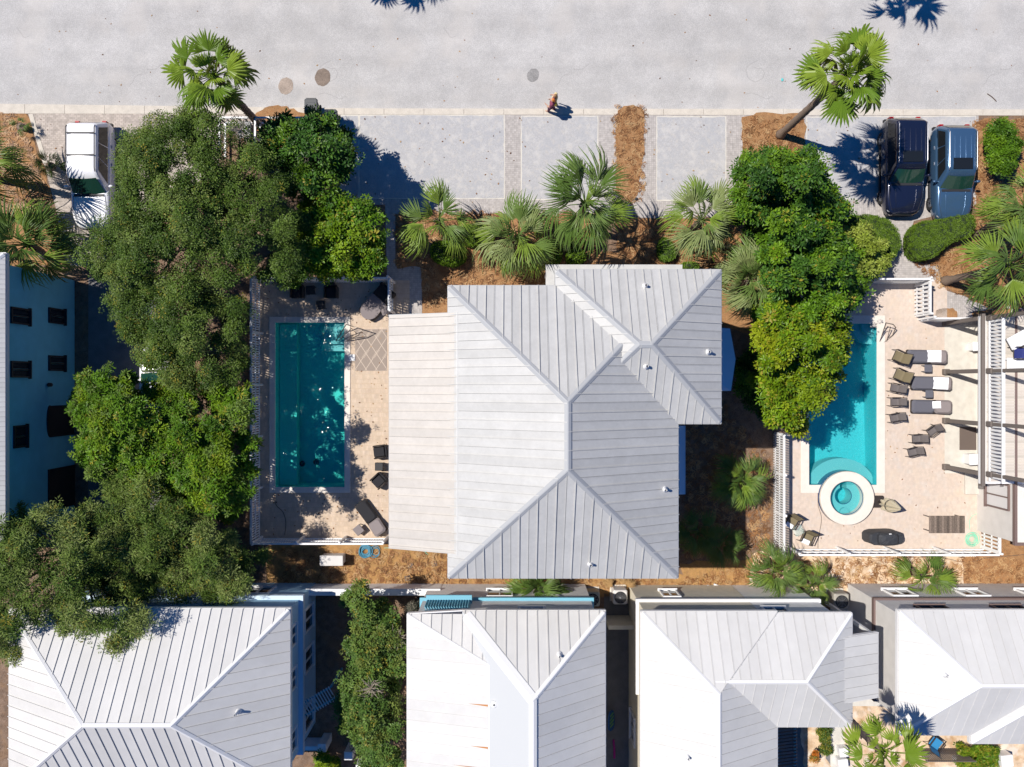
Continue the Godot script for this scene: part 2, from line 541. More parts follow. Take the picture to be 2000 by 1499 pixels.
# ---------------------------------------------------------------- roofs and houses
# one slope of a standing-seam roof: a panel for every strip between two seams, each with its raised seam
func roof_face(roof: Node3D, pts: Array, e0: Vector3, e1: Vector3, width: float, kind: String, seam: Array, shift := 0.0) -> void:
	var u := (e1 - e0).normalized()
	var n: Vector3 = Vector3.ZERO
	for i in pts.size():
		n += (pts[i] - e0).cross(pts[(i + 1) % pts.size()] - e0)
	n = n.normalized()
	if n.y < 0:
		n = -n
	var w := n.cross(u)
	var poly := PackedVector2Array()
	var lo := 1e9
	var hi := -1e9
	for p in pts:
		poly.append(Vector2((p - e0).dot(u), (p - e0).dot(w)))
		lo = minf(lo, poly[-1].x)
		hi = maxf(hi, poly[-1].x)
	var k := int(floor((lo - shift) / width))
	while k * width + shift < hi:
		var a := maxf(k * width + shift, lo)
		var b := minf((k + 1) * width + shift, hi)
		var gap: float = 0.009 if kind == "white" else [0.012, 0.003][posmod(k, 2)]
		var strip := PackedVector2Array([Vector2(a, -500), Vector2(b - gap, -500), Vector2(b - gap, 500), Vector2(a, 500)])
		for part in Geometry2D.intersect_polygons(poly, strip):
			var m := MB.new()
			var top := []
			for q in part:
				top.append(e0 + u * q.x + w * q.y + n * 0.012)
			var t := Geometry2D.triangulate_polygon(part)
			for i in range(0, t.size(), 3):
				m.tri(top[t[i]], top[t[i + 1]], top[t[i + 2]])
			var v0 := 1e9
			var v1 := -1e9
			var edge := a + 0.012
			for i in part.size():
				var p: Vector2 = part[i]
				var q: Vector2 = part[(i + 1) % part.size()]
				if (p.x - edge) * (q.x - edge) <= 0 and absf(p.x - q.x) > 1e-6:
					var y := lerpf(p.y, q.y, (edge - p.x) / (q.x - p.x))
					v0 = minf(v0, y)
					v1 = maxf(v1, y)
			if v1 - v0 > 0.05:
				var h: float = seam[posmod(k, seam.size())]
				var r := 0.014
				var base := e0 + u * edge
				var c := [base + w * v0, base + w * v1]
				for s in [-1.0, 1.0]:
					m.quad(c[0] + u * r * s, c[1] + u * r * s, c[1] + u * r * s + n * h, c[0] + u * r * s + n * h)
				m.quad(c[0] - u * r + n * h, c[1] - u * r + n * h, c[1] + u * r + n * h, c[0] + u * r + n * h)
				m.quad(c[0] - u * r, c[0] - u * r + n * h, c[0] + u * r + n * h, c[0] + u * r)
			obj("roof_panel", m, M[kind + str(posmod(k * 7 + k / 3, 4))], roof)
		k += 1

func cap(roof: Node3D, a: Vector3, b: Vector3, wide: float, material: Material, called := "ridge_cap", lift := 0.05) -> void:
	if called == "hip_cap":
		a = a.move_toward(b, wide * 1.1)
	var f := (b - a).normalized()
	var side := f.cross(Vector3.UP).normalized()
	var up := side.cross(f)
	var m := MB.new()
	var rings := []
	for p in [a - f * 0.03, b + f * 0.03]:
		rings.append(PackedVector3Array([p + side * wide - up * wide * 0.42 + up * 0.035, p + side * wide * 0.15 + up * lift, p - side * wide * 0.15 + up * lift, p - side * wide - up * wide * 0.42 + up * 0.035, p - up * wide * 0.6]))
	m.loft(rings)
	obj(called, m, material, roof)

# the slab under the panels: every slope a little lower, with the eave boards
func roof_base(house: Node3D, faces: Array, eaves: Array, material: Material) -> MeshInstance3D:
	var m := MB.new()
	for pts in faces:
		for i in range(1, pts.size() - 1):
			m.tri(pts[0] - Vector3(0, 0.02, 0), pts[i] - Vector3(0, 0.02, 0), pts[i + 1] - Vector3(0, 0.02, 0))
	var base := obj("roof", m, M.underlay, house)
	var eb := MB.new()
	for e in eaves:
		eb.bar(e[0] - Vector3(0, 0.13, 0), e[1] - Vector3(0, 0.13, 0), 0.05, 0.2)
	obj("eave_board", eb, material, base)
	return base

# a hip roof on an oblong; ends can be "hip" or "gable"
func hip_roof(house: Node3D, x0: float, x1: float, z0: float, z1: float, eave: float, pitch: float, kind: String, width: float, seam: Array, caps: Material, cap_wide := 0.13, gable := "", skip := "", bare := "") -> MeshInstance3D:
	var along_x := x1 - x0 >= z1 - z0
	var half := (minf(x1 - x0, z1 - z0)) / 2.0
	var top := eave + half * pitch
	var a := Vector3(x0 + half, top, z0 + half)
	var b := Vector3(x1 - half, top, z1 - half)
	if along_x:
		b.z = a.z
	else:
		b.x = a.x
	if gable.contains("w"):
		a.x = x0
	if gable.contains("e"):
		b.x = x1
	if gable.contains("n"):
		a.z = z0
	if gable.contains("s"):
		b.z = z1
	var nw := Vector3(x0, eave, z0)
	var ne := Vector3(x1, eave, z0)
	var sw := Vector3(x0, eave, z1)
	var se := Vector3(x1, eave, z1)
	var f := {}
	if along_x:
		f = {"n": [nw, ne, b, a], "s": [se, sw, a, b], "w": [sw, nw, a], "e": [ne, se, b]}
	else:
		f = {"n": [nw, ne, a], "s": [se, sw, b], "w": [sw, nw, a, b], "e": [ne, se, b, a]}
	var base := roof_base(house, f.values(), [[nw, ne], [ne, se], [se, sw], [sw, nw]], caps)
	for side in f:
		if not skip.contains(side) and not gable.contains(side):
			roof_face(base, f[side], f[side][0], f[side][1], width, kind, seam, width * 0.37)
	for h in [[nw, a, "nw"], [sw, a if along_x else b, "sw"], [ne, b if along_x else a, "ne"], [se, b, "se"]]:
		if h[2] != bare and (h[0] - h[1]).length() > 0.3 and absf(h[0].x - h[1].x) > 0.1 and absf(h[0].z - h[1].z) > 0.1:
			cap(base, h[0], h[1], cap_wide, caps, "hip_cap")
	if a.distance_to(b) > 0.2:
		cap(base, a, b, cap_wide, caps)
	return base

func vent(px: float, py: float, y: float, label: String, tall := 0.32) -> void:
	var t := thing("vent_pipe", label, "vent pipe", at(px, py, y), 0.0, "plumbing vents on the roofs")
	var m := MB.new()
	m.lathe(Vector3.ZERO, [[0.13, -0.06], [0.12, 0.05], [0.06, 0.10], [0.055, tall], [0.04, tall], [0.035, tall - 0.1]], 12)
	obj("pipe", m, M.white_paint, t, true)
	var b := MB.new()
	b.lathe(Vector3.ZERO, [[0.036, tall - 0.06], [0.001, tall - 0.06]], 10)
	obj("opening", b, M.black, t)

# a window set in a wall: centre, size, which way it looks ("n", "w", "e"); frame proud of the wall, panes recessed
func window(house: Node3D, c: Vector3, wide: float, tall: float, facing: String, frame: Material, panes := 2, called := "window", glass: Material = null) -> void:
	var turn: float = {"s": 0.0, "n": PI, "e": PI / 2, "w": -PI / 2}[facing]
	var m := MB.new()
	var t := 0.07
	m.box(Vector3(0, tall / 2, 0.03), Vector3(wide + t, t, 0.1))
	m.box(Vector3(0, -tall / 2, 0.05), Vector3(wide + t + 0.1, t, 0.16))
	for s in [-1, 1]:
		m.box(Vector3(s * wide / 2, 0, 0.03), Vector3(t, tall - t, 0.1))
	for k in panes - 1:
		m.box(Vector3(-wide / 2 + wide * (k + 1) / panes, 0, 0.03), Vector3(0.05, tall - t, 0.07))
	var w := obj(called, m, frame, house)
	w.position = c
	w.rotation.y = turn
	for k in panes:
		var g := MB.new()
		g.box(Vector3(-wide / 2 + wide * (k + 0.5) / panes, 0, 0.008), Vector3(wide / panes - 0.08, tall - 0.1, 0.012))
		obj("pane", g, glass if glass else M.glass_dark, w)

func walls(house: Node3D, x0: float, x1: float, z0: float, z1: float, top: float, material: Material, called := "wall") -> void:
	var m := MB.new()
	m.box(Vector3((x0 + x1) / 2, top / 2, (z0 + z1) / 2), Vector3(x1 - x0, top, z1 - z0))
	obj(called, m, material, house)

func belt(house: Node3D, x0: float, x1: float, z0: float, z1: float, y: float, material: Material, out := 0.12, tall := 0.22) -> void:
	var m := MB.new()
	for e in [[Vector3(x0 - out, y, z0 - out / 2), Vector3(x1 + out, y, z0 - out / 2)], [Vector3(x0 - out / 2, y, z0), Vector3(x0 - out / 2, y, z1)], [Vector3(x1 + out / 2, y, z0), Vector3(x1 + out / 2, y, z1)], [Vector3(x0 - out, y, z1 + out / 2), Vector3(x1 + out, y, z1 + out / 2)]]:
		m.bar(e[0], e[1], out, tall)
	obj("belt_course", m, material, house)

func main_house() -> void:
	var h := thing("main_house", "large grey house in the middle with a seamed metal hip roof over two wings", "house")
	var seam := [0.06, 0.03]
	hip_roof(h, -2.553, 6.629, -3.902, 7.759, 9.0, 0.577, "metal", 0.345, seam, M.zinc, 0.13)
	hip_roof(h, 1.732, 8.343, -4.541, 1.601, 9.0, 0.577, "metal", 0.335, [0.055, 0.03], M.zinc, 0.13)
	var a := at(760, 616, 8.1)
	var b := at(893, 616, 9.2)
	var c := at(893, 1070, 9.2)
	var d := at(760, 1071, 8.1)
	b.z = a.z
	c.z = d.z
	var base := roof_base(h, [[a, b, c, d]], [[d, a], [a, b], [c, d]], M.zinc)
	roof_face(base, [d, a, b, c], d, a, 0.345, "porch", seam, 0.1)
	cap(base, b + Vector3(0.02, 0.03, 0), c + Vector3(0.02, 0.03, 0), 0.07, M.metal0, "flashing", 0.03)
	walls(h, -2.1, 6.2, -3.5, 7.35, 8.95, M.stucco_white)
	walls(h, 6.2, 7.9, -4.1, 1.2, 8.93, M.stucco_white)
	walls(h, 2.1, 6.2, -4.12, -3.5, 8.93, M.stucco_white)
	# porch posts under the west roof
	for z in [-2.6, 0.6, 3.7, 6.4]:
		var p := MB.new()
		p.cbox(Vector3(-4.8, 0.02, z), Vector3(0.2, 7.95, 0.2), 0.02)
		obj("porch_post", p, M.white_paint, h)
	# front porch roof, east bay and east lean-to
	var m := MB.new()
	var n0 := at(1066, 517, 3.3)
	var n1 := at(1333, 517, 3.3)
	m.box(Vector3((n0.x + n1.x) / 2, 3.22, (n0.z - 4.12) / 2), Vector3(n1.x - n0.x, 0.16, -4.12 - n0.z))
	obj("front_porch_roof", m, M.metal2, h)
	for x in [n0.x + 0.15, (n0.x + n1.x) / 2, n1.x - 0.15]:
		var p := MB.new()
		p.cbox(Vector3(x, 0.02, n0.z + 0.15), Vector3(0.16, 3.12, 0.16), 0.02)
		obj("porch_post", p, M.white_paint, h)
	var bay := []
	for s in [[1340, 636], [1426, 642], [1437, 702], [1428, 764], [1340, 764]]:
		bay.append(at(s[0], s[1], 5.5))
	var r := MB.new()
	var peak := at(1345, 702, 6.3)
	for i in 4:
		r.tri(bay[i], bay[i + 1], peak)
	obj("bay_roof", r, M.roof_shade_blue, h)
	var bw := MB.new()
	var poly := PackedVector2Array()
	for p in bay:
		poly.append(Vector2(p.x - 0.15, lerpf(p.z, -1.3, 0.06)))
	bw.prism(poly, 0.0, 5.48)
	obj("bay_wall", bw, M.stucco_white, h)
	var l := MB.new()
	var s0 := at(1338, 832, 5.4)
	var s1 := at(1338, 966, 5.4)
	l.quad(s0, s1, Vector3(6.21, 5.85, s1.z), Vector3(6.21, 5.85, s0.z))
	l.bar(s0 - Vector3(0, 0.06, 0), s1 - Vector3(0, 0.06, 0), 0.04, 0.14)
	obj("lean_to_roof", l, M.roof_shade_blue, h)
	for z in [-1.5, 2.0, 5.5]:
		window(h, Vector3(-2.11, 6.6, z), 1.2, 1.5, "w", M.white_paint)
		window(h, Vector3(-2.11, 1.3, z), 1.8, 2.1, "w", M.white_paint)
	for x in [0.0, 2.9, 5.1]:
		window(h, Vector3(x, 7.0, 7.36), 1.0, 1.4, "s", M.white_paint)
	for x in [3.0, 4.4, 5.6]:
		window(h, Vector3(x, 7.3, -4.13), 0.9, 1.3, "n", M.white_paint)
	for z in [3.2, 6.4]:
		window(h, Vector3(6.21, 7.4, z), 1.0, 1.4, "e", M.white_paint)

func lower_houses() -> void:
	# the house at the lower left
	var h := thing("white_house", "white house at the lower left whose roof shows dark seams around a short ridge", "house", Vector3.ZERO, 0.0, "white metal-roofed houses in the lower row")
	var faces_seam := [0.055]
	var nw := Vector3(-22.0, 6.0, 9.84)
	var ne := Vector3(-9.69, 6.0, 9.84)
	var sw := Vector3(-22.0, 6.0, 17.8)
	var se := Vector3(-9.69, 6.0, 17.8)
	var a := Vector3(-17.35, 8.6, 13.82)
	var b := Vector3(-13.76, 8.6, 13.82)
	var base := roof_base(h, [[nw, ne, b, a], [se, sw, a, b], [sw, nw, a], [ne, se, b]], [[nw, ne], [ne, se], [se, sw], [sw, nw]], M.white_cap)
	roof_face(base, [nw, ne, b, a], nw, ne, 0.465, "white", faces_seam)
	roof_face(base, [se, sw, a, b], se, sw, 0.465, "white", faces_seam, 0.2)
	roof_face(base, [sw, nw, a], sw, nw, 0.465, "white", faces_seam)
	roof_face(base, [ne, se, b], ne, se, 0.465, "white", faces_seam)
	for e in [[nw, a], [sw, a], [ne, b], [se, b]]:
		cap(base, e[0], e[1], 0.11, M.white_cap, "hip_cap", 0.07)
	cap(base, a, b, 0.11, M.white_cap, "ridge_cap", 0.07)
	walls(h, -21.6, -10.1, 10.25, 17.4, 5.95, M.stucco_soft_shade)
	belt(h, -21.6, -10.1, 10.25, 17.4, 3.0, M.belt_shade_blue, 0.2, 0.3)
	for z in [11.6, 13.6, 16.4]:
		window(h, Vector3(-10.09, 1.5, z), 1.1, 1.5, "e", M.white_paint)
		window(h, Vector3(-10.09, 4.4, z), 0.9, 1.1, "e", M.white_paint)
	for x in [-19.5, -16.0, -12.5]:
		window(h, Vector3(x, 1.6, 10.24), 1.2, 1.2, "n", M.white_paint)
	vent(465, 1390, 7.18, "vent pipe on the shaded slope of the lower left roof", 0.4)

	# the house with rust streaks, second from the left
	h = thing("white_house", "white house with rust streaks on its roof and teal trim, second from the left", "house", Vector3.ZERO, 0.0, "white metal-roofed houses in the lower row")
	var south := 21.0
	nw = at(795, 1200, 6.0)
	sw = Vector3(nw.x, 6.0, south)
	var top_x := -0.95
	var top_y := 6.0 + (top_x - nw.x) * 0.26
	var t0 := Vector3(top_x, top_y, nw.z + (top_y - 6.0) / 0.495)
	var t1 := Vector3(top_x, top_y, south)
	var w1 := Vector3(0.4, 6.0, nw.z)
	var w2 := Vector3(0.4, top_y, t0.z)
	var n0 := at(903, 1194, 6.02)
	var n1 := at(1183, 1194, 6.02)
	var pk := at(1041, 1369, 8.4)
	var ps := Vector3(pk.x, 8.4, south)
	var es := Vector3(n1.x, 6.02, south)
	var ws := Vector3(n0.x, 6.02, south)
	var f_w := [sw, nw, t0, t1]
	var f_n := [nw, w1, w2, t0]
	var f_n2 := [n0, n1, pk]
	var f_e := [n1, es, ps, pk]
	var f_w2 := [ws, n0, pk, ps]
	base = roof_base(h, [f_w, f_n, f_n2, f_e, f_w2], [[nw, sw], [nw, n0], [n0, n1], [n1, es]], M.white_cap)
	roof_face(base, f_w, sw, nw, 0.45, "white", [0.03])
	roof_face(base, f_n, nw, w1, 0.45, "white", [0.05], 0.15)
	roof_face(base, f_n2, n0, n1, 0.45, "white", [0.05], 0.1)
	roof_face(base, f_e, n1, es, 0.45, "white", [0.03])
	var fl := MB.new()
	var lift := Vector3(0, 0.02, 0)
	fl.quad(n0 + lift, pk + lift, ps + lift, ws + lift)
	obj("smooth_slope", fl, M.smooth_metal, base)
	cap(base, nw, t0, 0.05, M.white_cap, "hip_cap", 0.05)
	cap(base, n0, pk, 0.24, M.white_cap, "hip_cap", 0.05)
	cap(base, n1, pk, 0.12, M.white_cap, "hip_cap", 0.07)
	cap(base, pk, ps, 0.16, M.white_cap, "ridge_cap", 0.06)
	cap(base, t0, t1, 0.06, M.white_cap, "flashing", 0.05)
	for k in [3, 7, 9]:
		var st := MB.new()
		var z: float = t0.z + 0.35 + k * 0.45
		var long: float = [0.9, 0.8, 1.6][[3, 7, 9].find(k)]
		var up := Vector3(1.0, 0.26, 0).normalized()
		var nn := Vector3(-up.y, up.x, 0)
		var top := Vector3(t0.x, t0.y, z) - up * 0.06 + nn * 0.017
		st.tri(top + Vector3(0, 0, -0.035), top + Vector3(0, 0, 0.05), top - up * long + Vector3(0, 0, 0.01))
		obj("rust_stain", st, M.rust, base)
	walls(h, nw.x + 0.35, n1.x - 0.35, 10.3, south - 0.4, 5.7, M.stucco)
	belt(h, nw.x + 0.35, n1.x - 0.35, 10.3, south - 0.4, 3.05, M.teal_paint, 0.14, 0.16)
	window(h, Vector3(-0.6, 1.9, 10.29), 1.2, 1.2, "n", M.white_paint)
	window(h, Vector3(0.9, 4.9, 10.29), 1.1, 0.9, "n", M.white_paint)
	# louvred shutter bay under the west end of the north eave
	var sh := MB.new()
	var l0 := at(833, 1181, 3.4)
	var l1 := at(922, 1181, 3.4)
	l0.z = 10.06
	l1.z = 10.06
	sh.box(Vector3((l0.x + l1.x) / 2, 3.55, l0.z + 0.1), Vector3(l1.x - l0.x, 0.12, 0.5))
	obj("louvre_shelf", sh, M.teal_paint, h)
	for k in 17:
		var lv := MB.new()
		lv.box(Vector3(lerpf(l0.x + 0.1, l1.x - 0.1, k / 16.0), 4.2, l0.z + 0.12), Vector3(0.03, 1.1, 0.16), Basis(Vector3.UP, 0.6))
		obj("louvre_slat", lv, M.teal_paint, h)
	vent(1093, 1279, 7.2, "vent pipe near the hip of the rust-streaked roof")
	var cv := thing("round_vent", "white round cap vent on the flat grey deck of the rust-streaked roof", "vent", at(965, 1375, 7.12))
	var cm := MB.new()
	cm.lathe(Vector3.ZERO, [[0.15, 0.0], [0.15, 0.1], [0.12, 0.14], [0.04, 0.15]], 14)
	obj("cap", cm, M.white_paint, cv, true)
	var ch := MB.new()
	ch.lathe(Vector3.ZERO, [[0.04, 0.15], [0.04, 0.17], [0.001, 0.17]], 10)
	obj("pipe", ch, M.black, cv)

	# third house: an L of two hips with a lower shed roof to the east
	h = thing("white_house", "white house with an L-shaped hip roof and a shed roof over its east porch", "house", Vector3.ZERO, 0.0, "white metal-roofed houses in the lower row")
	hip_roof(h, 5.64, 11.61, 9.97, 22.0, 6.0, 0.55, "white", 0.445, [0.03], M.white_cap, 0.09, "s", "", "ne")
	hip_roof(h, 8.55, 14.88, 10.04, 15.02, 6.0, 0.55, "white", 0.445, [0.028], M.white_cap, 0.09, "w")
	var i0 := at(1632, 1249, 6.42)
	var i1 := at(1632, 1375, 6.42)
	var o0 := at(1716, 1237, 5.6)
	var o1 := at(1716, 1363, 5.6)
	i0.z = o0.z
	i1.z = o1.z
	base = roof_base(h, [[i0, o0, o1, i1]], [[o0, o1], [i0, o0], [i1, o1]], M.white_cap)
	roof_face(base, [o0, o1, i1, i0], o0, o1, 0.445, "white", [0.028])
	walls(h, 6.0, 11.25, 10.35, 21.6, 5.95, M.stucco_cream)
	walls(h, 11.25, 14.5, 10.36, 14.6, 5.94, M.stucco)
	belt(h, 6.0, 14.5, 10.35, 14.6, 3.05, M.white_paint, 0.13, 0.24)
	window(h, Vector3(7.75, 1.8, 10.34), 0.8, 1.2, "n", M.white_paint)
	window(h, Vector3(12.0, 4.7, 10.35), 1.0, 1.0, "n", M.white_paint)
	window(h, Vector3(5.99, 1.6, 17.0), 1.4, 1.2, "w", M.white_paint)
	for z in [o0.z + 0.15, (o0.z + o1.z) / 2, o1.z - 0.15]:
		var p := MB.new()
		p.cbox(Vector3(o0.x - 0.15, 0.01, z), Vector3(0.16, 5.4, 0.16), 0.02)
		obj("porch_post", p, M.white_paint, h)
	vent(1343, 1478, 6.99, "vent pipe on the sunlit west slope of the L-shaped roof", 0.28)

	# fourth house, cut by the right edge
	h = thing("white_house", "bright white house at the lower right edge with brown trim and grey walls", "house", Vector3.ZERO, 0.0, "white metal-roofed houses in the lower row")
	hip_roof(h, 16.89, 30.0, 9.92, 15.38, 6.0, 0.55, "white", 0.445, [0.022], M.white_cap, 0.09)
	hip_roof(h, 20.05, 29.0, 10.4, 15.75, 6.0, 0.55, "white", 0.445, [0.022], M.white_cap, 0.09)
	walls(h, 17.25, 29.6, 10.28, 15.0, 5.95, M.stucco_grey)
	belt(h, 17.25, 29.6, 10.28, 15.0, 3.0, M.brown_trim, 0.09, 0.22)
	for x in [18.9, 22.4, 25.5]:
		window(h, Vector3(x + 0.1, 1.9, 10.27), 1.15, 1.15, "n", M.white_paint)
		window(h, Vector3(x + 0.3, 4.7, 10.27), 1.3, 1.0, "n", M.brown_trim)
	vent(1845, 1318, 6.83, "vent pipe on the west hip of the bright white lower right roof", 0.24)

func side_houses() -> void:
	# west neighbour: only the edge of its roof and the shaded east wall show
	var h := thing("west_house", "house at the left edge whose shaded pale wall holds dark windows and an arched opening", "house")
	hip_roof(h, -33.0, -22.18, -5.72, 7.3, 5.95, 0.5, "white", 0.215, [0.03], M.white_cap, 0.1)
	walls(h, -32.6, -22.5, -5.3, 6.9, 5.9, M.stucco_deep_shade)
	for s in [[33, 618, 0], [33, 722, 0], [112, 618, 1], [112, 710, 1], [24, 853, 0]]:
		var y := 4.45 if s[2] == 0 else 1.6
		var p := at(s[0], s[1], y)
		window(h, Vector3(-22.49, y, p.z), 0.68 if s[0] != 24 else 0.95, 1.3 if s[0] != 24 else 0.9, "e", M.black)
	# arched opening and door, recessed dark leaves with raised surrounds
	var arch := MB.new()
	var pts := [Vector2(-0.75, 0), Vector2(0.75, 0)]
	for k in 9:
		var t := PI * k / 8.0
		pts.append(Vector2(0.75 * cos(t), 2.15 + 0.22 * sin(t)))
	for i in range(1, pts.size() - 1):
		arch.tri(Vector3(0.006, pts[0].y, pts[0].x), Vector3(0.006, pts[i].y, pts[i].x), Vector3(0.006, pts[i + 1].y, pts[i + 1].x))
	for i in range(1, pts.size() - 1):
		arch.bar(Vector3(0.03, pts[i].y, pts[i].x), Vector3(0.03, pts[i + 1].y, pts[i + 1].x), 0.06, 0.06)
	var ao := obj("arched_door", arch, M.black, h)
	ao.position = Vector3(-22.5, 0.02, at(118, 821, 1.0).z)
	var d := MB.new()
	d.box(Vector3(0.01, 1.1, 0), Vector3(0.03, 2.2, 1.9))
	for s in [-0.98, 0.98]:
		d.box(Vector3(0.03, 1.1, s), Vector3(0.06, 2.24, 0.09))
	d.box(Vector3(0.03, 2.26, 0), Vector3(0.06, 0.1, 2.05))
	var dd := obj("door", d, M.black, h)
	dd.position = Vector3(-22.5, 0.0, at(118, 952, 1.0).z)
	var lamp := MB.new()
	lamp.lathe(Vector3.ZERO, [[0.02, 0.0], [0.1, 0.05], [0.1, 0.22], [0.03, 0.3]], 10)
	var lo := obj("wall_lantern", lamp, M.black, h)
	lo.position = Vector3(-22.38, 2.2, at(104, 752, 2.3).z)

	# east neighbour: veranda posts, balcony and a wall with a window
	h = thing("east_house", "grey house at the right edge with a white balcony railing over a dark-posted veranda", "house")
	walls(h, 23.9, 36.0, -3.4, 7.55, 3.05, M.stucco_grey)
	walls(h, 25.3, 36.0, -3.2, 7.45, 6.1, M.stucco_grey, "upper_wall")
	var z0 := at(1920, 617, 3.3).z
	var z1 := at(1920, 946, 3.3).z
	var bf := MB.new()
	bf.box(Vector3(23.7, 3.12, (z0 + z1) / 2), Vector3(3.1, 0.14, z1 - z0))
	var floor_ := obj("balcony_floor", bf, M.white_paint, h)
	var wide := 0.14
	var n := int((z1 - z0) / wide)
	for k in n:
		var b := MB.new()
		b.box(Vector3(23.85, 3.21, z0 + (k + 0.5) * wide), Vector3(2.8, 0.03, wide - 0.012))
		obj("floor_board", b, M["board%d" % [0, 1, 2, 0, 2][(k * 3) % 5]], floor_)
	var beam := MB.new()
	beam.box(Vector3(22.25, 3.16, (z0 + z1) / 2), Vector3(0.17, 0.3, z1 - z0 + 0.2))
	obj("veranda_beam", beam, M.timber, h)
	for s in [632, 727, 822, 912]:
		var z := at(1845, s, 0).z
		var p := MB.new()
		p.cbox(Vector3(22.25, 0.01, z), Vector3(0.2, 2.97, 0.2), 0.02)
		p.cbox(Vector3(22.25, 0.012, z), Vector3(0.3, 0.25, 0.3), 0.03)
		obj("veranda_post", p, M.timber, h)
		var u := MB.new()
		u.cbox(Vector3(22.52, 3.24, z), Vector3(0.17, 3.0, 0.17), 0.02)
		u.cbox(Vector3(22.52, 3.242, z), Vector3(0.26, 0.4, 0.26), 0.03)
		obj("balcony_post", u, M.timber, h)
	var rail := MB.new()
	rail.box(Vector3(22.5, 4.38, (z0 + z1) / 2), Vector3(0.14, 0.07, z1 - z0 - 0.3))
	rail.box(Vector3(22.5, 3.36, (z0 + z1) / 2), Vector3(0.07, 0.07, z1 - z0 - 0.3))
	obj("balcony_rail", rail, M.white_paint, h)
	var bm := MB.new()
	bm.box(Vector3.ZERO, Vector3(0.035, 0.98, 0.09))
	var bmesh := bm.mesh()
	var cnt := int((z1 - z0 - 0.4) / 0.17)
	for k in cnt:
		var o := obj("baluster", bmesh, M.white_paint, h)
		o.position = Vector3(22.5, 3.86, z0 + 0.2 + (k + 0.5) * 0.17)
	window(h, Vector3(23.89, 1.75, at(1950, 968, 1.75).z), 1.2, 1.8, "w", M.brown_trim, 2, "window", M.pane_pale)
	belt(h, 23.9, 36.0, -3.4, 7.55, 3.14, M.brown_trim, 0.12, 0.18)
	hip_roof(h, 25.4, 36.4, -3.6, 7.85, 6.1, 0.5, "white", 0.5, [0.03], M.white_cap)


# ---------------------------------------------------------------- the ground
const POOL_W := [-12.18, -8.60, -3.14, 5.33]   # x0, x1, z0, z1 of the water
const POOL_E := [15.26, 18.76, -3.09, 5.22]
const SPA := Vector3(17.1, 0, 5.85)

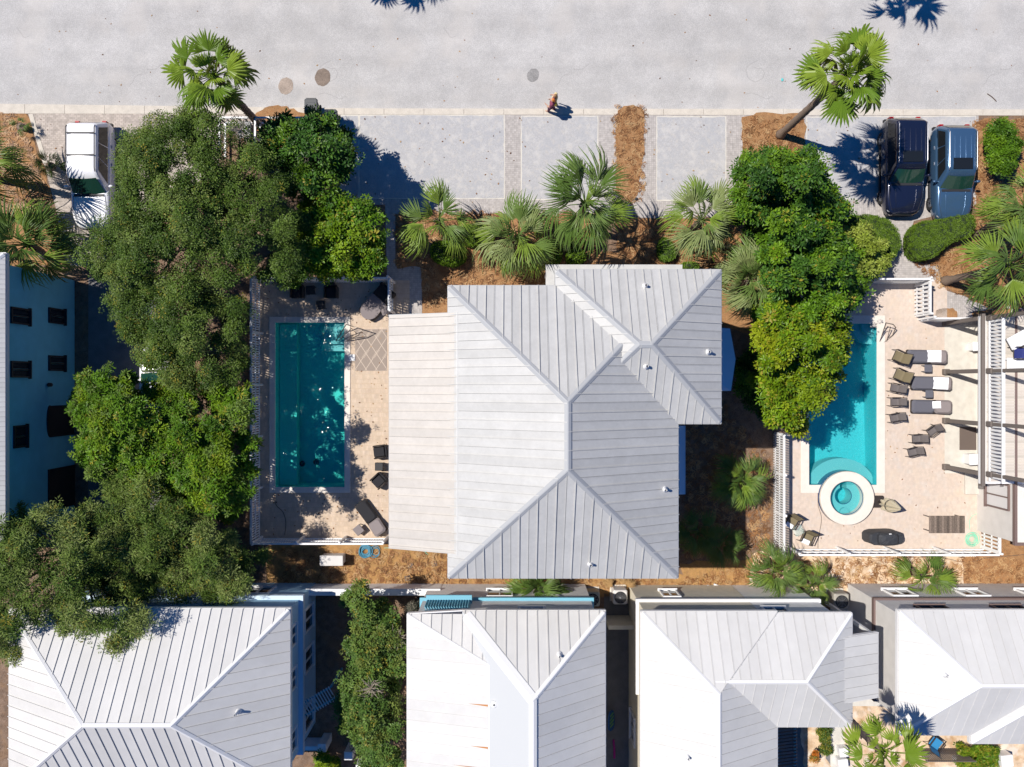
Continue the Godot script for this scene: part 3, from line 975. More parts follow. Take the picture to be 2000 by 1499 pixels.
func ground() -> void:
	var holes := [POOL_W, POOL_E, [SPA.x - 0.92, SPA.x + 0.92, SPA.z - 0.92, SPA.z + 0.92]]
	struct("ground", holed(-400, 400, -13.95, 400, holes, 0.0), M.soil)
	# road, a shallow step down, and the verge beyond it
	var m := MB.new()
	m.quad(Vector3(-400, -0.1, -20.35), Vector3(400, -0.1, -20.35), Vector3(400, -0.1, -13.9), Vector3(-400, -0.1, -13.9))
	struct("road", m, M.road)
	var vg := MB.new()
	vg.box(Vector3(0, -0.06, -210.35), Vector3(800, 0.12, 380))
	struct("verge", vg, M.mulch)
	var kerb := Node3D.new()
	kerb.name = "kerb"
	add_child(kerb)
	kerb.set_meta("kind", "structure")
	var x := -420.0
	while x < 2420.0:
		var s := MB.new()
		var p := PackedVector2Array()
		for q in [[x + 0.3, 0], [x + 77.7, 0], [x + 77.7, 1], [x + 0.3, 1]]:
			var edge: float = 203.0 + minf(q[0], 700.0) / 700.0 * 9.0 if q[0] < 700 else 212.0 + (q[0] - 700.0) * 0.0015
			var deep: float = 19.0 - 7.0 * clampf(q[0] / 700.0, 0, 1)
			var w := at(q[0], edge + (deep if q[1] == 1 else 0.0))
			p.append(Vector2(w.x, w.z))
		s.prism(p, -0.12, 0.022)
		obj("kerb_stone", s, M.kerb, kerb)
		x += 78.0
	# beds, yards and paths, each sheet a little above the one below
	struct("back_yard", sheet(ragged(plan([[520, 1060], [880, 1060], [880, 1120], [1330, 1120], [1330, 1100], [1500, 1088], [1500, 1165], [520, 1165]]), 0.12, 0.4, 2), 0.004), M.dry)
	struct("sandy_strip", sheet(ragged(plan([[1470, 1080], [1900, 1085], [1885, 1175], [1455, 1175]]), 0.2, 0.4, 3), 0.008), M.sand)
	struct("mulch_yard", sheet(ragged(plan([[1890, 1050], [2300, 1040], [2300, 1175], [1870, 1175]]), 0.2, 0.4, 4), 0.012), M.mulch)
	struct("pavement", sheet(plan([[655, 222], [1912, 222], [1912, 400], [1785, 432], [1775, 470], [1785, 505], [1832, 522], [1838, 565], [1990, 610], [1990, 640], [1700, 640], [1700, 500], [1640, 418], [1420, 428], [772, 418], [772, 520], [824, 520], [824, 640], [758, 640], [752, 400], [655, 400]]), 0.004), M.paver)
	for b in [[[667, 226], [699, 226], [699, 386], [667, 386]], [[703, 226], [984, 226], [984, 387], [703, 387]], [[1019, 228], [1167, 228], [1167, 389], [1019, 389]], [[1284, 229], [1417, 229], [1417, 391], [1284, 391]], [[1577, 230], [1905, 228], [1905, 392], [1655, 388], [1577, 330]]]:
		var edge := plan(b)
		struct("bay_border", sheet(Geometry2D.offset_polygon(edge, 0.05)[0], 0.006), M.concrete)
		struct("parking_bay", sheet(ragged(plan(b), 0.025, 0.3, b[0][0]), 0.008), M.gravel)
	struct("driveway", sheet(plan([[57, 221], [655, 221], [655, 300], [430, 330], [240, 440], [200, 520], [125, 520], [112, 420], [88, 330]]), 0.004), M.drive)
	struct("courtyard_pavement", sheet(plan([[172, 540], [330, 540], [330, 1010], [172, 1010]]), 0.004), M.asphalt)
	struct("courtyard_strip", sheet(plan([[430, 260], [500, 260], [500, 540], [420, 540]]), 0.012), M.soil)
	struct("mulch_bed", sheet(ragged(plan([[776, 417], [1166, 421], [1166, 492], [1204, 492], [1204, 428], [1422, 430], [1500, 480], [1500, 660], [1410, 640], [1400, 560], [880, 640], [826, 640], [822, 522], [776, 522]]), 0.06, 0.3, 5), 0.012), M.mulch)
	struct("mulch_island", slab(ragged(rounded(plan([[1204, 214], [1220, 206], [1246, 206], [1259, 218], [1259, 300], [1250, 330], [1246, 394], [1204, 392], [1203, 300]])), 0.05, 0.2, 6), 0.028), M.mulch)
	struct("palm_bed", slab(ragged(plan([[1449, 228], [1490, 220], [1560, 222], [1574, 240], [1572, 300], [1552, 318], [1530, 360], [1449, 366]]), 0.07, 0.25, 7), 0.028), M.mulch)
	struct("corner_bed", sheet(ragged(plan([[1908, 240], [1925, 232], [2300, 232], [2300, 640], [1980, 625], [1868, 572], [1842, 560], [1834, 515], [1787, 508], [1785, 436], [1830, 428], [1906, 420]]), 0.06, 0.25, 8), 0.016), M.mulch)
	struct("mulch_patch", sheet(ragged(rounded(plan([[1828, 604], [1868, 602], [1872, 625], [1828, 625]])), 0.06, 0.15, 9), 0.016), M.mulch)
	struct("mulch_patch", sheet(ragged(rounded(plan([[1900, 606], [1960, 604], [1960, 626], [1898, 626]])), 0.06, 0.15, 10), 0.018), M.mulch)
	struct("west_bed", sheet(ragged(plan([[-300, 216], [40, 217], [58, 228], [66, 280], [86, 330], [100, 380], [104, 430], [130, 520], [-300, 520]]), 0.08, 0.3, 11), 0.012), M.mulch)
	struct("street_bed", slab(ragged(plan([[495, 226], [520, 212], [542, 205], [575, 214], [610, 228], [610, 330], [495, 330]]), 0.06, 0.2, 12), 0.028), M.mulch)
	struct("bed_edging", sheet(plan([[55, 223], [64, 223], [92, 318], [84, 320]]), 0.02), M.kerb)
	struct("side_yard", sheet(plan([[590, 1160], [800, 1160], [800, 1560], [590, 1560]]), 0.004), M.soil)
	struct("alley_pavement", sheet(plan([[1180, 1160], [1240, 1160], [1245, 1700], [1180, 1700]]), 0.004), M.asphalt)
	struct("side_path", sheet(plan([[1622, 1170], [1725, 1170], [1725, 1560], [1622, 1560]]), 0.004), M.concrete)
	struct("front_court", sheet(plan([[1500, 1395], [1622, 1395], [1622, 1700], [1500, 1700]]), 0.006), M.asphalt)
	struct("planting_bed", sheet(ragged(plan([[1560, 1390], [1600, 1385], [1615, 1480], [1640, 1560], [1580, 1560], [1565, 1440]]), 0.08, 0.3, 13), 0.012), M.sand)
	struct("east_court", sheet(plan([[1650, 1380], [2300, 1380], [2300, 1700], [1650, 1700]]), 0.008), M.sand)
	# decks around the pools
	struct("west_pool_deck", holed(at(505, 0).x, at(800, 0).x, at(0, 548).z, at(0, 1062).z, [POOL_W], 0.016), M.deck)
	struct("east_pool_deck", holed(at(1534, 0).x, at(1850, 0).x, at(0, 547).z, at(0, 1082).z, holes.slice(1), 0.016), M.deck_pale)
	struct("veranda_pavement", sheet(plan([[1845, 636], [1990, 636], [1990, 945], [1906, 945], [1906, 1088], [1845, 1088]]), 0.02), M.concrete)
	struct("deck_corner", sheet(plan([[1845, 925], [1906, 925], [1920, 1080], [1845, 1082]]), 0.024), M.deck_pale)

func slab(poly: PackedVector2Array, y: float) -> MB:
	var m := MB.new()
	m.prism(poly, -0.11, y)
	return m

func pool_walls(m: MB, p: Array, deep: float, shallow: float, gap := -1.0) -> void:
	var y0 := -shallow
	var y1 := -deep
	var a := Vector3(p[0], 0.01, p[2])
	var b := Vector3(p[1], 0.01, p[2])
	var c := Vector3(p[1], 0.01, p[3])
	var d := Vector3(p[0], 0.01, p[3])
	var fa := Vector3(p[0], y0, p[2])
	var fb := Vector3(p[1], y0, p[2])
	var fc := Vector3(p[1], y1, p[3])
	var fd := Vector3(p[0], y1, p[3])
	m.quad(fa, fb, fc, fd)
	m.quad(a, b, fb, fa)
	m.quad(b, c, fc, fb)
	if gap < 0.0:
		m.quad(c, d, fd, fc)
	else:  # the spa stands in the middle of this wall
		var s0 := SPA.x - gap
		var s1 := SPA.x + gap
		m.quad(c, Vector3(s1, 0.01, p[3]), Vector3(s1, y1, p[3]), fc)
		m.quad(Vector3(s0, 0.01, p[3]), d, fd, Vector3(s0, y1, p[3]))
		m.quad(Vector3(s1, -0.95, p[3]), Vector3(s0, -0.95, p[3]), Vector3(s0, y1, p[3]), Vector3(s1, y1, p[3]))
	m.quad(d, a, fa, fd)

func coping(o: Node3D, p: Array, w: float, y: float, gap := -1.0) -> void:
	var sides := [[p[0] - w, p[1] + w, p[2] - w, p[2]], [p[0] - w, p[1] + w, p[3], p[3] + w], [p[0] - w, p[0], p[2], p[3]], [p[1], p[1] + w, p[2], p[3]]]
	if gap > 0.0:
		sides[1] = [p[0] - w, SPA.x - gap, p[3], p[3] + w]
		sides.append([SPA.x + gap, p[1] + w, p[3], p[3] + w])
	for side in sides:
		var m := MB.new()
		m.cbox(Vector3((side[0] + side[1]) / 2, 0.0, (side[2] + side[3]) / 2), Vector3(side[1] - side[0] + 0.02, y, side[3] - side[2] + 0.02), 0.012)
		obj("coping", m, M.coping, o)

func pools() -> void:
	var o := thing("swimming_pool", "oblong teal swimming pool on the brick deck left of the main house, dappled by trees", "swimming pool")
	var m := MB.new()
	pool_walls(m, POOL_W, 1.9, 1.2)
	obj("basin", m, M.plaster, o)
	coping(o, POOL_W, 0.28, 0.05)
	var st := MB.new()
	for k in 3:
		st.box(Vector3(POOL_W[1] - 0.3 - 0.16 * k, -0.75 - 0.15 * k, POOL_W[2] + 0.36 + 0.18 * k), Vector3(0.6 + 0.32 * k, 0.9 - 0.2 * k, 0.72 + 0.36 * k))
	obj("steps", st, M.step, o)
	var le := MB.new()
	le.box(Vector3(-11.7, -0.9, 1.1), Vector3(0.9, 0.5, 8.4))
	obj("ledge", le, M.plaster, o)
	var w := MB.new()
	w.quad(Vector3(POOL_W[0], -0.1, POOL_W[2]), Vector3(POOL_W[1], -0.1, POOL_W[2]), Vector3(POOL_W[1], -0.1, POOL_W[3]), Vector3(POOL_W[0], -0.1, POOL_W[3]))
	obj("water", w, M.water0, o)
	for s in [[590, 906], [617, 903]]:
		var d := MB.new()
		d.lathe(at(s[0], s[1], -1.7), [[0.16, 0.0], [0.14, 0.06], [0.02, 0.06]], 12)
		obj("drain", d, M.black, o)
	var sk := MB.new()
	sk.cbox(at(687, 699, 0.0) , Vector3(0.34, 0.058, 0.34), 0.02)
	obj("skimmer_lid", sk, M.white_paint, o)

	o = thing("swimming_pool", "bright turquoise swimming pool at the right, its near end curved round a spa", "swimming pool")
	m = MB.new()
	pool_walls(m, POOL_E, 1.25, 1.7, 1.0)
	obj("basin", m, M.plaster_pale, o)
	coping(o, POOL_E, 0.40, 0.05, 1.15)
	var sh := MB.new()
	var arc := PackedVector2Array()
	for k in 25:
		var t := PI + PI * k / 24.0
		arc.append(Vector2(clampf(SPA.x + 1.72 * cos(t) * 1.06, POOL_E[0] + 0.02, POOL_E[1] - 0.02), minf(SPA.z - 0.35 + 1.62 * sin(t), POOL_E[3] - 0.3)))
	arc.append(Vector2(POOL_E[1] - 0.02, POOL_E[3] - 0.3))
	arc.append(Vector2(POOL_E[1] - 0.02, POOL_E[3] - 0.01))
	arc.append(Vector2(POOL_E[0] + 0.02, POOL_E[3] - 0.01))
	arc.append(Vector2(POOL_E[0] + 0.02, POOL_E[3] - 0.3))
	var spa_disc := PackedVector2Array()
	for k in 32:
		spa_disc.append(Vector2(SPA.x + 1.2 * cos(TAU * k / 32.0), SPA.z + 1.2 * sin(TAU * k / 32.0)))
	for part in Geometry2D.clip_polygons(arc, spa_disc):
		sh.prism(part, -1.2, -0.42)
	obj("shelf", sh, M.step, o)
	var s2 := MB.new()
	s2.lathe(Vector3(POOL_E[1] - 0.05, -0.9, POOL_E[2] + 0.05), [[1.0, 0.0], [1.0, 0.35], [0.62, 0.35], [0.62, 0.62], [0.01, 0.62]], 24)
	obj("steps", s2, M.step, o)
	w = MB.new()
	w.quad(Vector3(POOL_E[0], -0.1, POOL_E[2]), Vector3(POOL_E[1], -0.1, POOL_E[2]), Vector3(POOL_E[1], -0.1, POOL_E[3]), Vector3(POOL_E[0], -0.1, POOL_E[3]))
	obj("water", w, M.water1, o)

	o = thing("spa", "round raised spa with a pale rim at the near end of the right pool", "spa")
	var rim := MB.new()
	rim.lathe(SPA, [[0.87, -0.3], [0.87, 0.36], [0.90, 0.38], [1.34, 0.38], [1.37, 0.36], [1.37, -1.1]], 40)
	obj("rim", rim, M.coping, o)
	var tile := MB.new()
	tile.lathe(SPA, [[1.385, 0.2], [1.385, -0.6]], 40)
	obj("tile_band", tile, M.tile_blue, o)
	var cup := MB.new()
	cup.lathe(SPA, [[0.88, 0.3], [0.88, -0.9], [0.01, -0.9]], 40)
	obj("basin", cup, M.plaster_pale, o)
	var circle := PackedVector2Array()
	for k in 40:
		var t := TAU * k / 40.0
		circle.append(Vector2(SPA.x + 0.865 * cos(t), SPA.z + 0.865 * sin(t)))
	var key := PackedVector2Array()
	for k in 20:
		var t := -PI / 2 + 0.42 + (TAU - 0.84) * k / 19.0
		key.append(Vector2(SPA.x + 0.42 * cos(t), SPA.z - 0.05 + 0.42 * sin(t)))
	key.append(Vector2(SPA.x - 0.17, SPA.z - 1.2))
	key.append(Vector2(SPA.x + 0.17, SPA.z - 1.2))
	for part in Geometry2D.clip_polygons(circle, key):
		var bench := MB.new()
		bench.prism(part, -0.88, -0.16)
		obj("bench", bench, M.step, o)
	var seat := MB.new()
	var half := PackedVector2Array()
	for k in 13:
		var t := PI + PI * k / 12.0
		half.append(Vector2(SPA.x + 0.24 * cos(t), SPA.z + 0.80 + 0.26 * sin(t)))
	seat.prism(half, -0.15, 0.02)
	obj("step", seat, M.step, o)
	for e in [[0.862, 0.19, 0.022, 0.0], [0.425, -0.155, 0.016, -0.05]]:
		var tl := MB.new()
		var ring := []
		for k in 33:
			var t: float = -PI / 2 + (0.42 if e[3] != 0.0 else 0.0) + (TAU - (0.84 if e[3] != 0.0 else 0.0)) * k / 32.0
			ring.append(SPA + Vector3(e[0] * cos(t), e[1], e[3] + e[0] * sin(t)))
		tl.tube(ring, e[2], 5, false)
		obj("tile_edge", tl, M.tile_blue, o)
	var sw := MB.new()
	for k in 40:
		sw.tri(SPA + Vector3(0, 0.22, 0), SPA + Vector3(0.868 * cos(TAU * k / 40.0), 0.22, 0.868 * sin(TAU * k / 40.0)), SPA + Vector3(0.868 * cos(TAU * (k + 1) / 40.0), 0.22, 0.868 * sin(TAU * (k + 1) / 40.0)))
	obj("water", sw, M.water1, o)

	# hand rails
	for r in [[[[656, 666], [676, 634], [709, 644], [700, 655], [676, 667]], "bent metal handrail over the steps of the left pool"], [[[1719, 668], [1731, 631], [1745, 634], [1750, 640], [1744, 655], [1723, 672]], "bent metal handrail beside the right pool"]]:
		var t := thing("pool_handrail", r[1], "handrail")
		var path := []
		for k in r[0].size():
			path.append(at(r[0][k][0], r[0][k][1], [-0.3, 0.75, 0.85, 0.6, 0.05, 0.02][k]))
		var hm := MB.new()
		hm.tube(path, 0.028, 6)
		obj("rail", hm, M.chrome, t, true)
		var h2 := MB.new()
		h2.tube([path[0] + Vector3(0.2, 0.3, 0), path[1] + Vector3(0.25, -0.05, 0.2), path[2] + Vector3(-0.35, -0.2, 0.2), path[-1] + Vector3(-0.12, 0, -0.1)], 0.022, 6)
		obj("brace", h2, M.chrome, t, true)

# a run of picket fence; height h; pickets every s metres
func fence(a: Vector3, b: Vector3, h: float, s: float, label: String, group := "white picket fences round the pool decks", picket_w := 0.075) -> void:
	var t := thing("picket_fence", label, "fence", a, 0.0, group)
	var d := b - a
	var f := d.normalized()
	var turn := Basis(Vector3.UP, atan2(-f.z, f.x))
	var rm := MB.new()
	for y in [0.22, h * 0.55, h - 0.12]:
		rm.box(Vector3.ZERO + d / 2 + Vector3(0, y, 0), Vector3(d.length(), 0.06, 0.05), turn)
	rm.box(d / 2 + Vector3(0, h + 0.015, 0), Vector3(d.length(), 0.03, 0.09), turn)
	obj("rail", rm, M.white_paint, t)
	var pm := MB.new()
	pm.box(Vector3(0, h / 2 - 0.01, 0.035), Vector3(picket_w, h - 0.06, 0.018), Basis.IDENTITY)
	var pk := pm.mesh()
	var n := int(d.length() / s)
	for k in n:
		var o := obj("picket", pk, M.white_paint, t)
		o.transform = Transform3D(turn, f * (k + 0.5) * d.length() / n + Vector3(0, 0.03, 0))
	var pst := MB.new()
	pst.cbox(Vector3.ZERO, Vector3(0.11, h + 0.1, 0.11), 0.02)
	var pmesh := pst.mesh()
	var np := maxi(1, int(round(d.length() / 2.4)))
	for k in np + 1:
		var o := obj("post", pmesh, M.white_paint, t)
		o.transform = Transform3D(turn, d * k / np + turn * Vector3(0, 0, -0.07))

func fences() -> void:
	var h := 1.5
	fence(at(509, 552), at(509, 1052), h, 0.125, "long white picket fence on the left side of the left pool deck")
	fence(at(515, 551), at(766, 551), h, 0.125, "white picket fence along the street side of the left pool deck")
	fence(at(768, 553), at(768, 612), h, 0.14, "short white picket fence at the corner by the covered lounger", "white picket fences round the pool decks")
	fence(at(512, 1051), at(758, 1051), h, 0.125, "white picket fence along the near side of the left pool deck, hose outside it")
	fence(at(1512, 846), at(1512, 1074), h, 0.125, "white picket fence on the left side of the right pool deck, shadow on the deck")
	fence(at(1690, 553), at(1788, 553), h, 0.14, "short white fence at the street end of the right pool deck")
	fence(at(1787, 556), at(1787, 618), h, 0.19, "white picket gate panel beside the grey path at the right pool", "white picket fences round the pool decks", 0.11)
	fence(at(1795, 627), at(1903, 627), h, 0.14, "low white fence from the gate to the dark veranda post")
	fence(at(1540, 1072), at(1917, 1072), h, 0.42, "white rail fence along the near side of the right pool deck")
	fence(at(1918, 1027), at(1918, 1070), h, 0.17, "short white picket panel beside the tangled green hose", "white picket fences round the pool decks", 0.10)
	# low garden wall behind the lower houses
	var t := thing("garden_wall", "long low pale garden wall behind the lower row of houses", "wall")
	var m := MB.new()
	var a := at(600, 1150, 1.0)
	var b := at(860, 1152, 1.0)
	m.box(Vector3((a.x + b.x) / 2, 0.6, a.z + 0.12), Vector3(b.x - a.x, 1.2, 0.22))
	obj("wall", m, M.stucco_white, t)
	var c := MB.new()
	c.cbox(Vector3((a.x + b.x) / 2, 1.2, a.z + 0.12), Vector3(b.x - a.x + 0.06, 0.08, 0.34), 0.015)
	obj("coping", c, M.white_paint, t)


# ---------------------------------------------------------------- plants
func sprig(leaves: int, length: float, width: float, spread: float, seed_value: int) -> ArrayMesh:  # a twig end: leaves round a point
	var r := RandomNumberGenerator.new()
	r.seed = seed_value
	var m := MB.new()
	for k in leaves:
		var a := TAU * k / leaves + r.randf_range(-0.4, 0.4)
		var d := Vector3(cos(a), r.randf_range(-0.25, 0.75), sin(a)).normalized()
		var side := d.cross(Vector3.UP).normalized()
		var up := side.cross(d)
		side = (side + up * r.randf_range(-0.5, 0.5)).normalized()
		var root := d * spread * r.randf_range(0.05, 0.75) + Vector3(0, r.randf_range(-0.3, 0.3) * spread, 0)
		var l := length * r.randf_range(0.75, 1.2)
		var w := width * r.randf_range(0.8, 1.2) / 2.0
		var tip := root + d * l - Vector3(0, l * 0.15, 0)
		var mid := root + d * l * 0.5
		m.tri(root, mid - side * w, tip)
		m.tri(root, tip, mid + side * w)
	return m.mesh()

func scatter(called: String, parent: Node3D, shape: Mesh, material: Material, frames: Array, tints: Array) -> MultiMeshInstance3D:
	var mm := MultiMesh.new()
	mm.transform_format = MultiMesh.TRANSFORM_3D
	mm.use_colors = true
	mm.mesh = shape
	mm.instance_count = frames.size()
	for i in frames.size():
		mm.set_instance_transform(i, frames[i])
		mm.set_instance_color(i, tints[i])
	var o := MultiMeshInstance3D.new()
	o.name = numbered(called, parent)
	o.multimesh = mm
	o.material_override = material
	o.set_meta("kind", "stuff")
	parent.add_child(o, true)
	return o

func edge_distance(p: Vector2, poly: PackedVector2Array) -> float:
	var d := 1e9
	for i in poly.size():
		d = minf(d, p.distance_to(Geometry2D.get_closest_point_to_segment(p, poly[i], poly[(i + 1) % poly.size()])))
	return d

# a broad-leaved tree or bush: outline = its crown in the survey, lo/hi = heights of the crown's rim and top
# k: lobes, lobe (radius), leaves (sprigs per lobe), shape, size, tones (array of linear colours), mat, roll (pixels from rim to full height)
func tree(called: String, label: String, category: String, outline: Array, lo: float, hi: float, k: Dictionary, seed_value: int, group := "") -> Node3D:
	var r := RandomNumberGenerator.new()
	r.seed = seed_value
	var poly := PackedVector2Array()
	var mid := Vector2.ZERO
	for q in outline:
		poly.append(Vector2(q[0], q[1]))
		mid += Vector2(q[0], q[1])
	mid /= outline.size()
	if k.has("stem"):
		mid = Vector2(k.stem[0], k.stem[1])
	var foot := at(mid.x, mid.y, (lo + hi) / 2.0)
	foot.y = 0.0
	var t := thing(called, label, category, foot, 0.0, group)
	var roll: float = k.get("roll", 80.0)
	var lob: float = k.lobe * k.get("clump", 0.64)
	var gaps := FastNoiseLite.new()
	gaps.seed = seed_value
	gaps.frequency = 0.024
	gaps.fractal_octaves = 2
	var box := Rect2(poly[0], Vector2.ZERO)
	for p in poly:
		box = box.expand(p)
	var lobes := []
	var tries := 0
	var want := int(k.lobes * 2.6)
	while lobes.size() < want and tries < want * 60:
		tries += 1
		var p := Vector2(r.randf_range(box.position.x, box.end.x), r.randf_range(box.position.y, box.end.y))
		if not Geometry2D.is_point_in_polygon(p, poly):
			continue
		var e := edge_distance(p, poly)
		var inset: float = lob * 38.0 * (1.0 + 1.1 * gaps.get_noise_2d(p.x * 2.0 + 900.0, p.y * 2.0))
		if e < inset * 0.8 or gaps.get_noise_2d(p.x, p.y) < k.get("gap", -0.3):
			continue
		var z: float = lerpf(lo, hi, sqrt(clampf(e / roll, 0, 1))) + (gaps.get_noise_2d(p.x * 1.7 + 500.0, p.y * 1.7) * 1.3 + r.randf_range(-0.9, 0.35)) * k.get("rough", 1.0)
		var c := at(p.x, p.y, z) - foot
		var too_near := false
		for q in lobes:
			if Vector2(q[0].x - c.x, q[0].z - c.z).length() < lob * k.get("space", 1.3):
				too_near = true
				break
		if not too_near:
			lobes.append([c, lob * r.randf_range(0.65, 1.3), r.randf()])
	# smaller lobes lower down show dark between the upper ones
	var upper := lobes.size()
	for i in int(upper * k.get("under", 0.55)):
		var q: Array = lobes[r.randi() % upper]
		var a := r.randf() * TAU
		var drop := r.randf_range(0.5, 1.2) * minf(1.0, (hi - lo) * 0.4 + 0.2)
		lobes.append([q[0] + Vector3(cos(a) * lob, -drop, sin(a) * lob), q[1] * 0.7, q[2] * 0.6])
	var wood := MB.new()
	var trunk_top := Vector3(0, lo * 0.75, 0)
	var limb := MB.new()
	if k.get("trunk", 0.16) > 0.0:
		var tr: float = k.get("trunk", 0.16)
		wood.tube([Vector3(0, -0.05, 0), Vector3(0.03, lo * 0.3, 0.02), trunk_top], [tr * 1.25, tr, tr * 0.8], 9)
		for i in mini(lobes.size(), int(k.get("limbs", 18))):
			var q: Vector3 = lobes[i * lobes.size() / mini(lobes.size(), int(k.get("limbs", 18)))][0]
			var bend := trunk_top.lerp(q, 0.5) + Vector3(0, 0.25, 0)
			limb.tube([trunk_top - Vector3(0, 0.15, 0), bend, q], [tr * 0.55, tr * 0.32, 0.02], 5, false)
		obj("trunk", wood, M.bark, t, true)
		obj("limbs", limb, M.bark, t, true)
	var shape: Mesh = k.shape
	var frames := []
	var tints := []
	var tones: Array = k.tones
	for q in lobes:
		var tone: Vector3 = tones[mini(int(q[2] * tones.size()), tones.size() - 1)]
		for i in int(k.leaves * 0.62 * (0.7 + q[2] * 0.6)):
			var d := Vector3(r.randfn(), r.randfn() * 0.8 + 0.55, r.randfn()).normalized()
			var dist: float = q[1] * (r.randf_range(0.72, 1.08) if r.randf() < 0.8 else r.randf_range(0.3, 0.8))
			var where: Vector3 = q[0] + d * Vector3(1, 0.75, 1) * dist
			if where.y < 0.15:
				continue
			var b := Basis(Vector3.UP, r.randf() * TAU)
			b = Basis(Vector3(r.randfn(), 0, r.randfn()).normalized(), r.randf_range(0, 0.9)) * b
			var axis := Vector3.UP.cross(d)
			if axis.length() > 0.05:
				b = Basis(axis.normalized(), minf(acos(clampf(d.y, -1, 1)), 1.0) * 0.7) * b
			var s: float = k.size * r.randf_range(0.7, 1.3)
			frames.append(Transform3D(b.scaled(Vector3.ONE * s), where))
			var c := (tone if r.randf() < 0.75 else tones[r.randi() % tones.size()] as Vector3) * r.randf_range(0.7, 1.3)
			var old: float = k.get("yellow", 0.0)
			if r.randf() < old:
				c = c.lerp(Vector3(0.30, 0.24, 0.03), 0.7)
			tints.append(Color(c.x, c.y, c.z))
	# loose sprigs that break the outline
	for i in int(upper * 9):
		var q: Array = lobes[r.randi() % upper]
		var d := Vector3(r.randfn(), r.randfn() * 0.5, r.randfn()).normalized()
		var c: Vector3 = tones[r.randi() % tones.size()] * r.randf_range(0.7, 1.2)
		var where: Vector3 = q[0] + d * q[1] * r.randf_range(1.1, 1.7)
		frames.append(Transform3D(Basis(Vector3.UP, r.randf() * TAU).scaled(Vector3.ONE * k.size * r.randf_range(0.6, 1.0)), where))
		tints.append(Color(c.x, c.y, c.z))
	scatter("crown", t, shape, k.get("mat", M.leaf), frames, tints)
	return t

func twigs(t: Node3D, c: Vector3, n: int, long: float, seed_value: int) -> void:  # a bare dead branch end
	var r := RandomNumberGenerator.new()
	r.seed = seed_value
	var m := MB.new()
	for i in n:
		var d := Vector3(r.randfn(), absf(r.randfn()) * 0.5 + 0.15, r.randfn()).normalized()
		var a := c - t.position
		var b := a + d * long * r.randf_range(0.5, 1.0)
		m.tube([a, a.lerp(b, 0.5) + Vector3(r.randfn(), r.randfn(), r.randfn()) * 0.08, b], [0.02, 0.013, 0.005], 4, false)
	obj("dead_twigs", m, mat(lin(0.33, 0.28, 0.22), 0.9), t)

func frond_mesh(n: int, droop: float, fan: bool, seed_value: int) -> ArrayMesh:  # length 1 along +x: stalk, then the fan of leaflets
	var r := RandomNumberGenerator.new()
	r.seed = seed_value
	var m := MB.new()
	var hub := Vector3(0.5 if not fan else 0.56, 0.06, 0)
	m.tube([Vector3.ZERO, Vector3(hub.x * 0.55, 0.07, 0), hub], [0.016, 0.011, 0.008], 4, false)
	var spread := 1.2 if not fan else 1.65
	var long := 0.60 if not fan else 0.50
	for i in n:
		var t := (float(i) + 0.5) / n * 2.0 - 1.0
		var a := t * spread + r.randf_range(-0.05, 0.05)
		var d := Vector3(cos(a), 0, sin(a))
		var side := Vector3(-sin(a), 0, cos(a))
		var l := long * (0.74 + 0.28 * cos(a)) * r.randf_range(0.88, 1.08)
		var root := hub + Vector3(0.10 * (1.0 - absf(t)), 0, 0) * (0.0 if fan else 1.0)
		var hang := droop * r.randf_range(0.6, 1.4)
		var w: float = l * spread / n * (1.15 if fan else 0.95)
		var lift := 0.10 if not fan else 0.06
		var p := []
		for s in [0.0, 0.45, 0.78, 1.0]:
			p.append(root + d * l * s * (1.0 - 0.2 * hang * s * s) + Vector3(0, lift * l * s - hang * l * s * s * s * 0.9 - absf(t) * l * s * (0.38 if not fan else 0.2), 0))
		var hw := [0.004, w * 0.5, w * (0.42 if fan else 0.36), 0.002]
		for k in 3:
			var dip0 := Vector3(0, -hw[k] * 0.7, 0)
			var dip1 := Vector3(0, -hw[k + 1] * 0.7, 0)
			m.quad(p[k], p[k + 1], p[k + 1] + side * hw[k + 1] + dip1, p[k] + side * hw[k] + dip0)
			m.quad(p[k], p[k] - side * hw[k] + dip0, p[k + 1] - side * hw[k + 1] + dip1, p[k + 1])
	return m.mesh()

var frond_shapes := {}

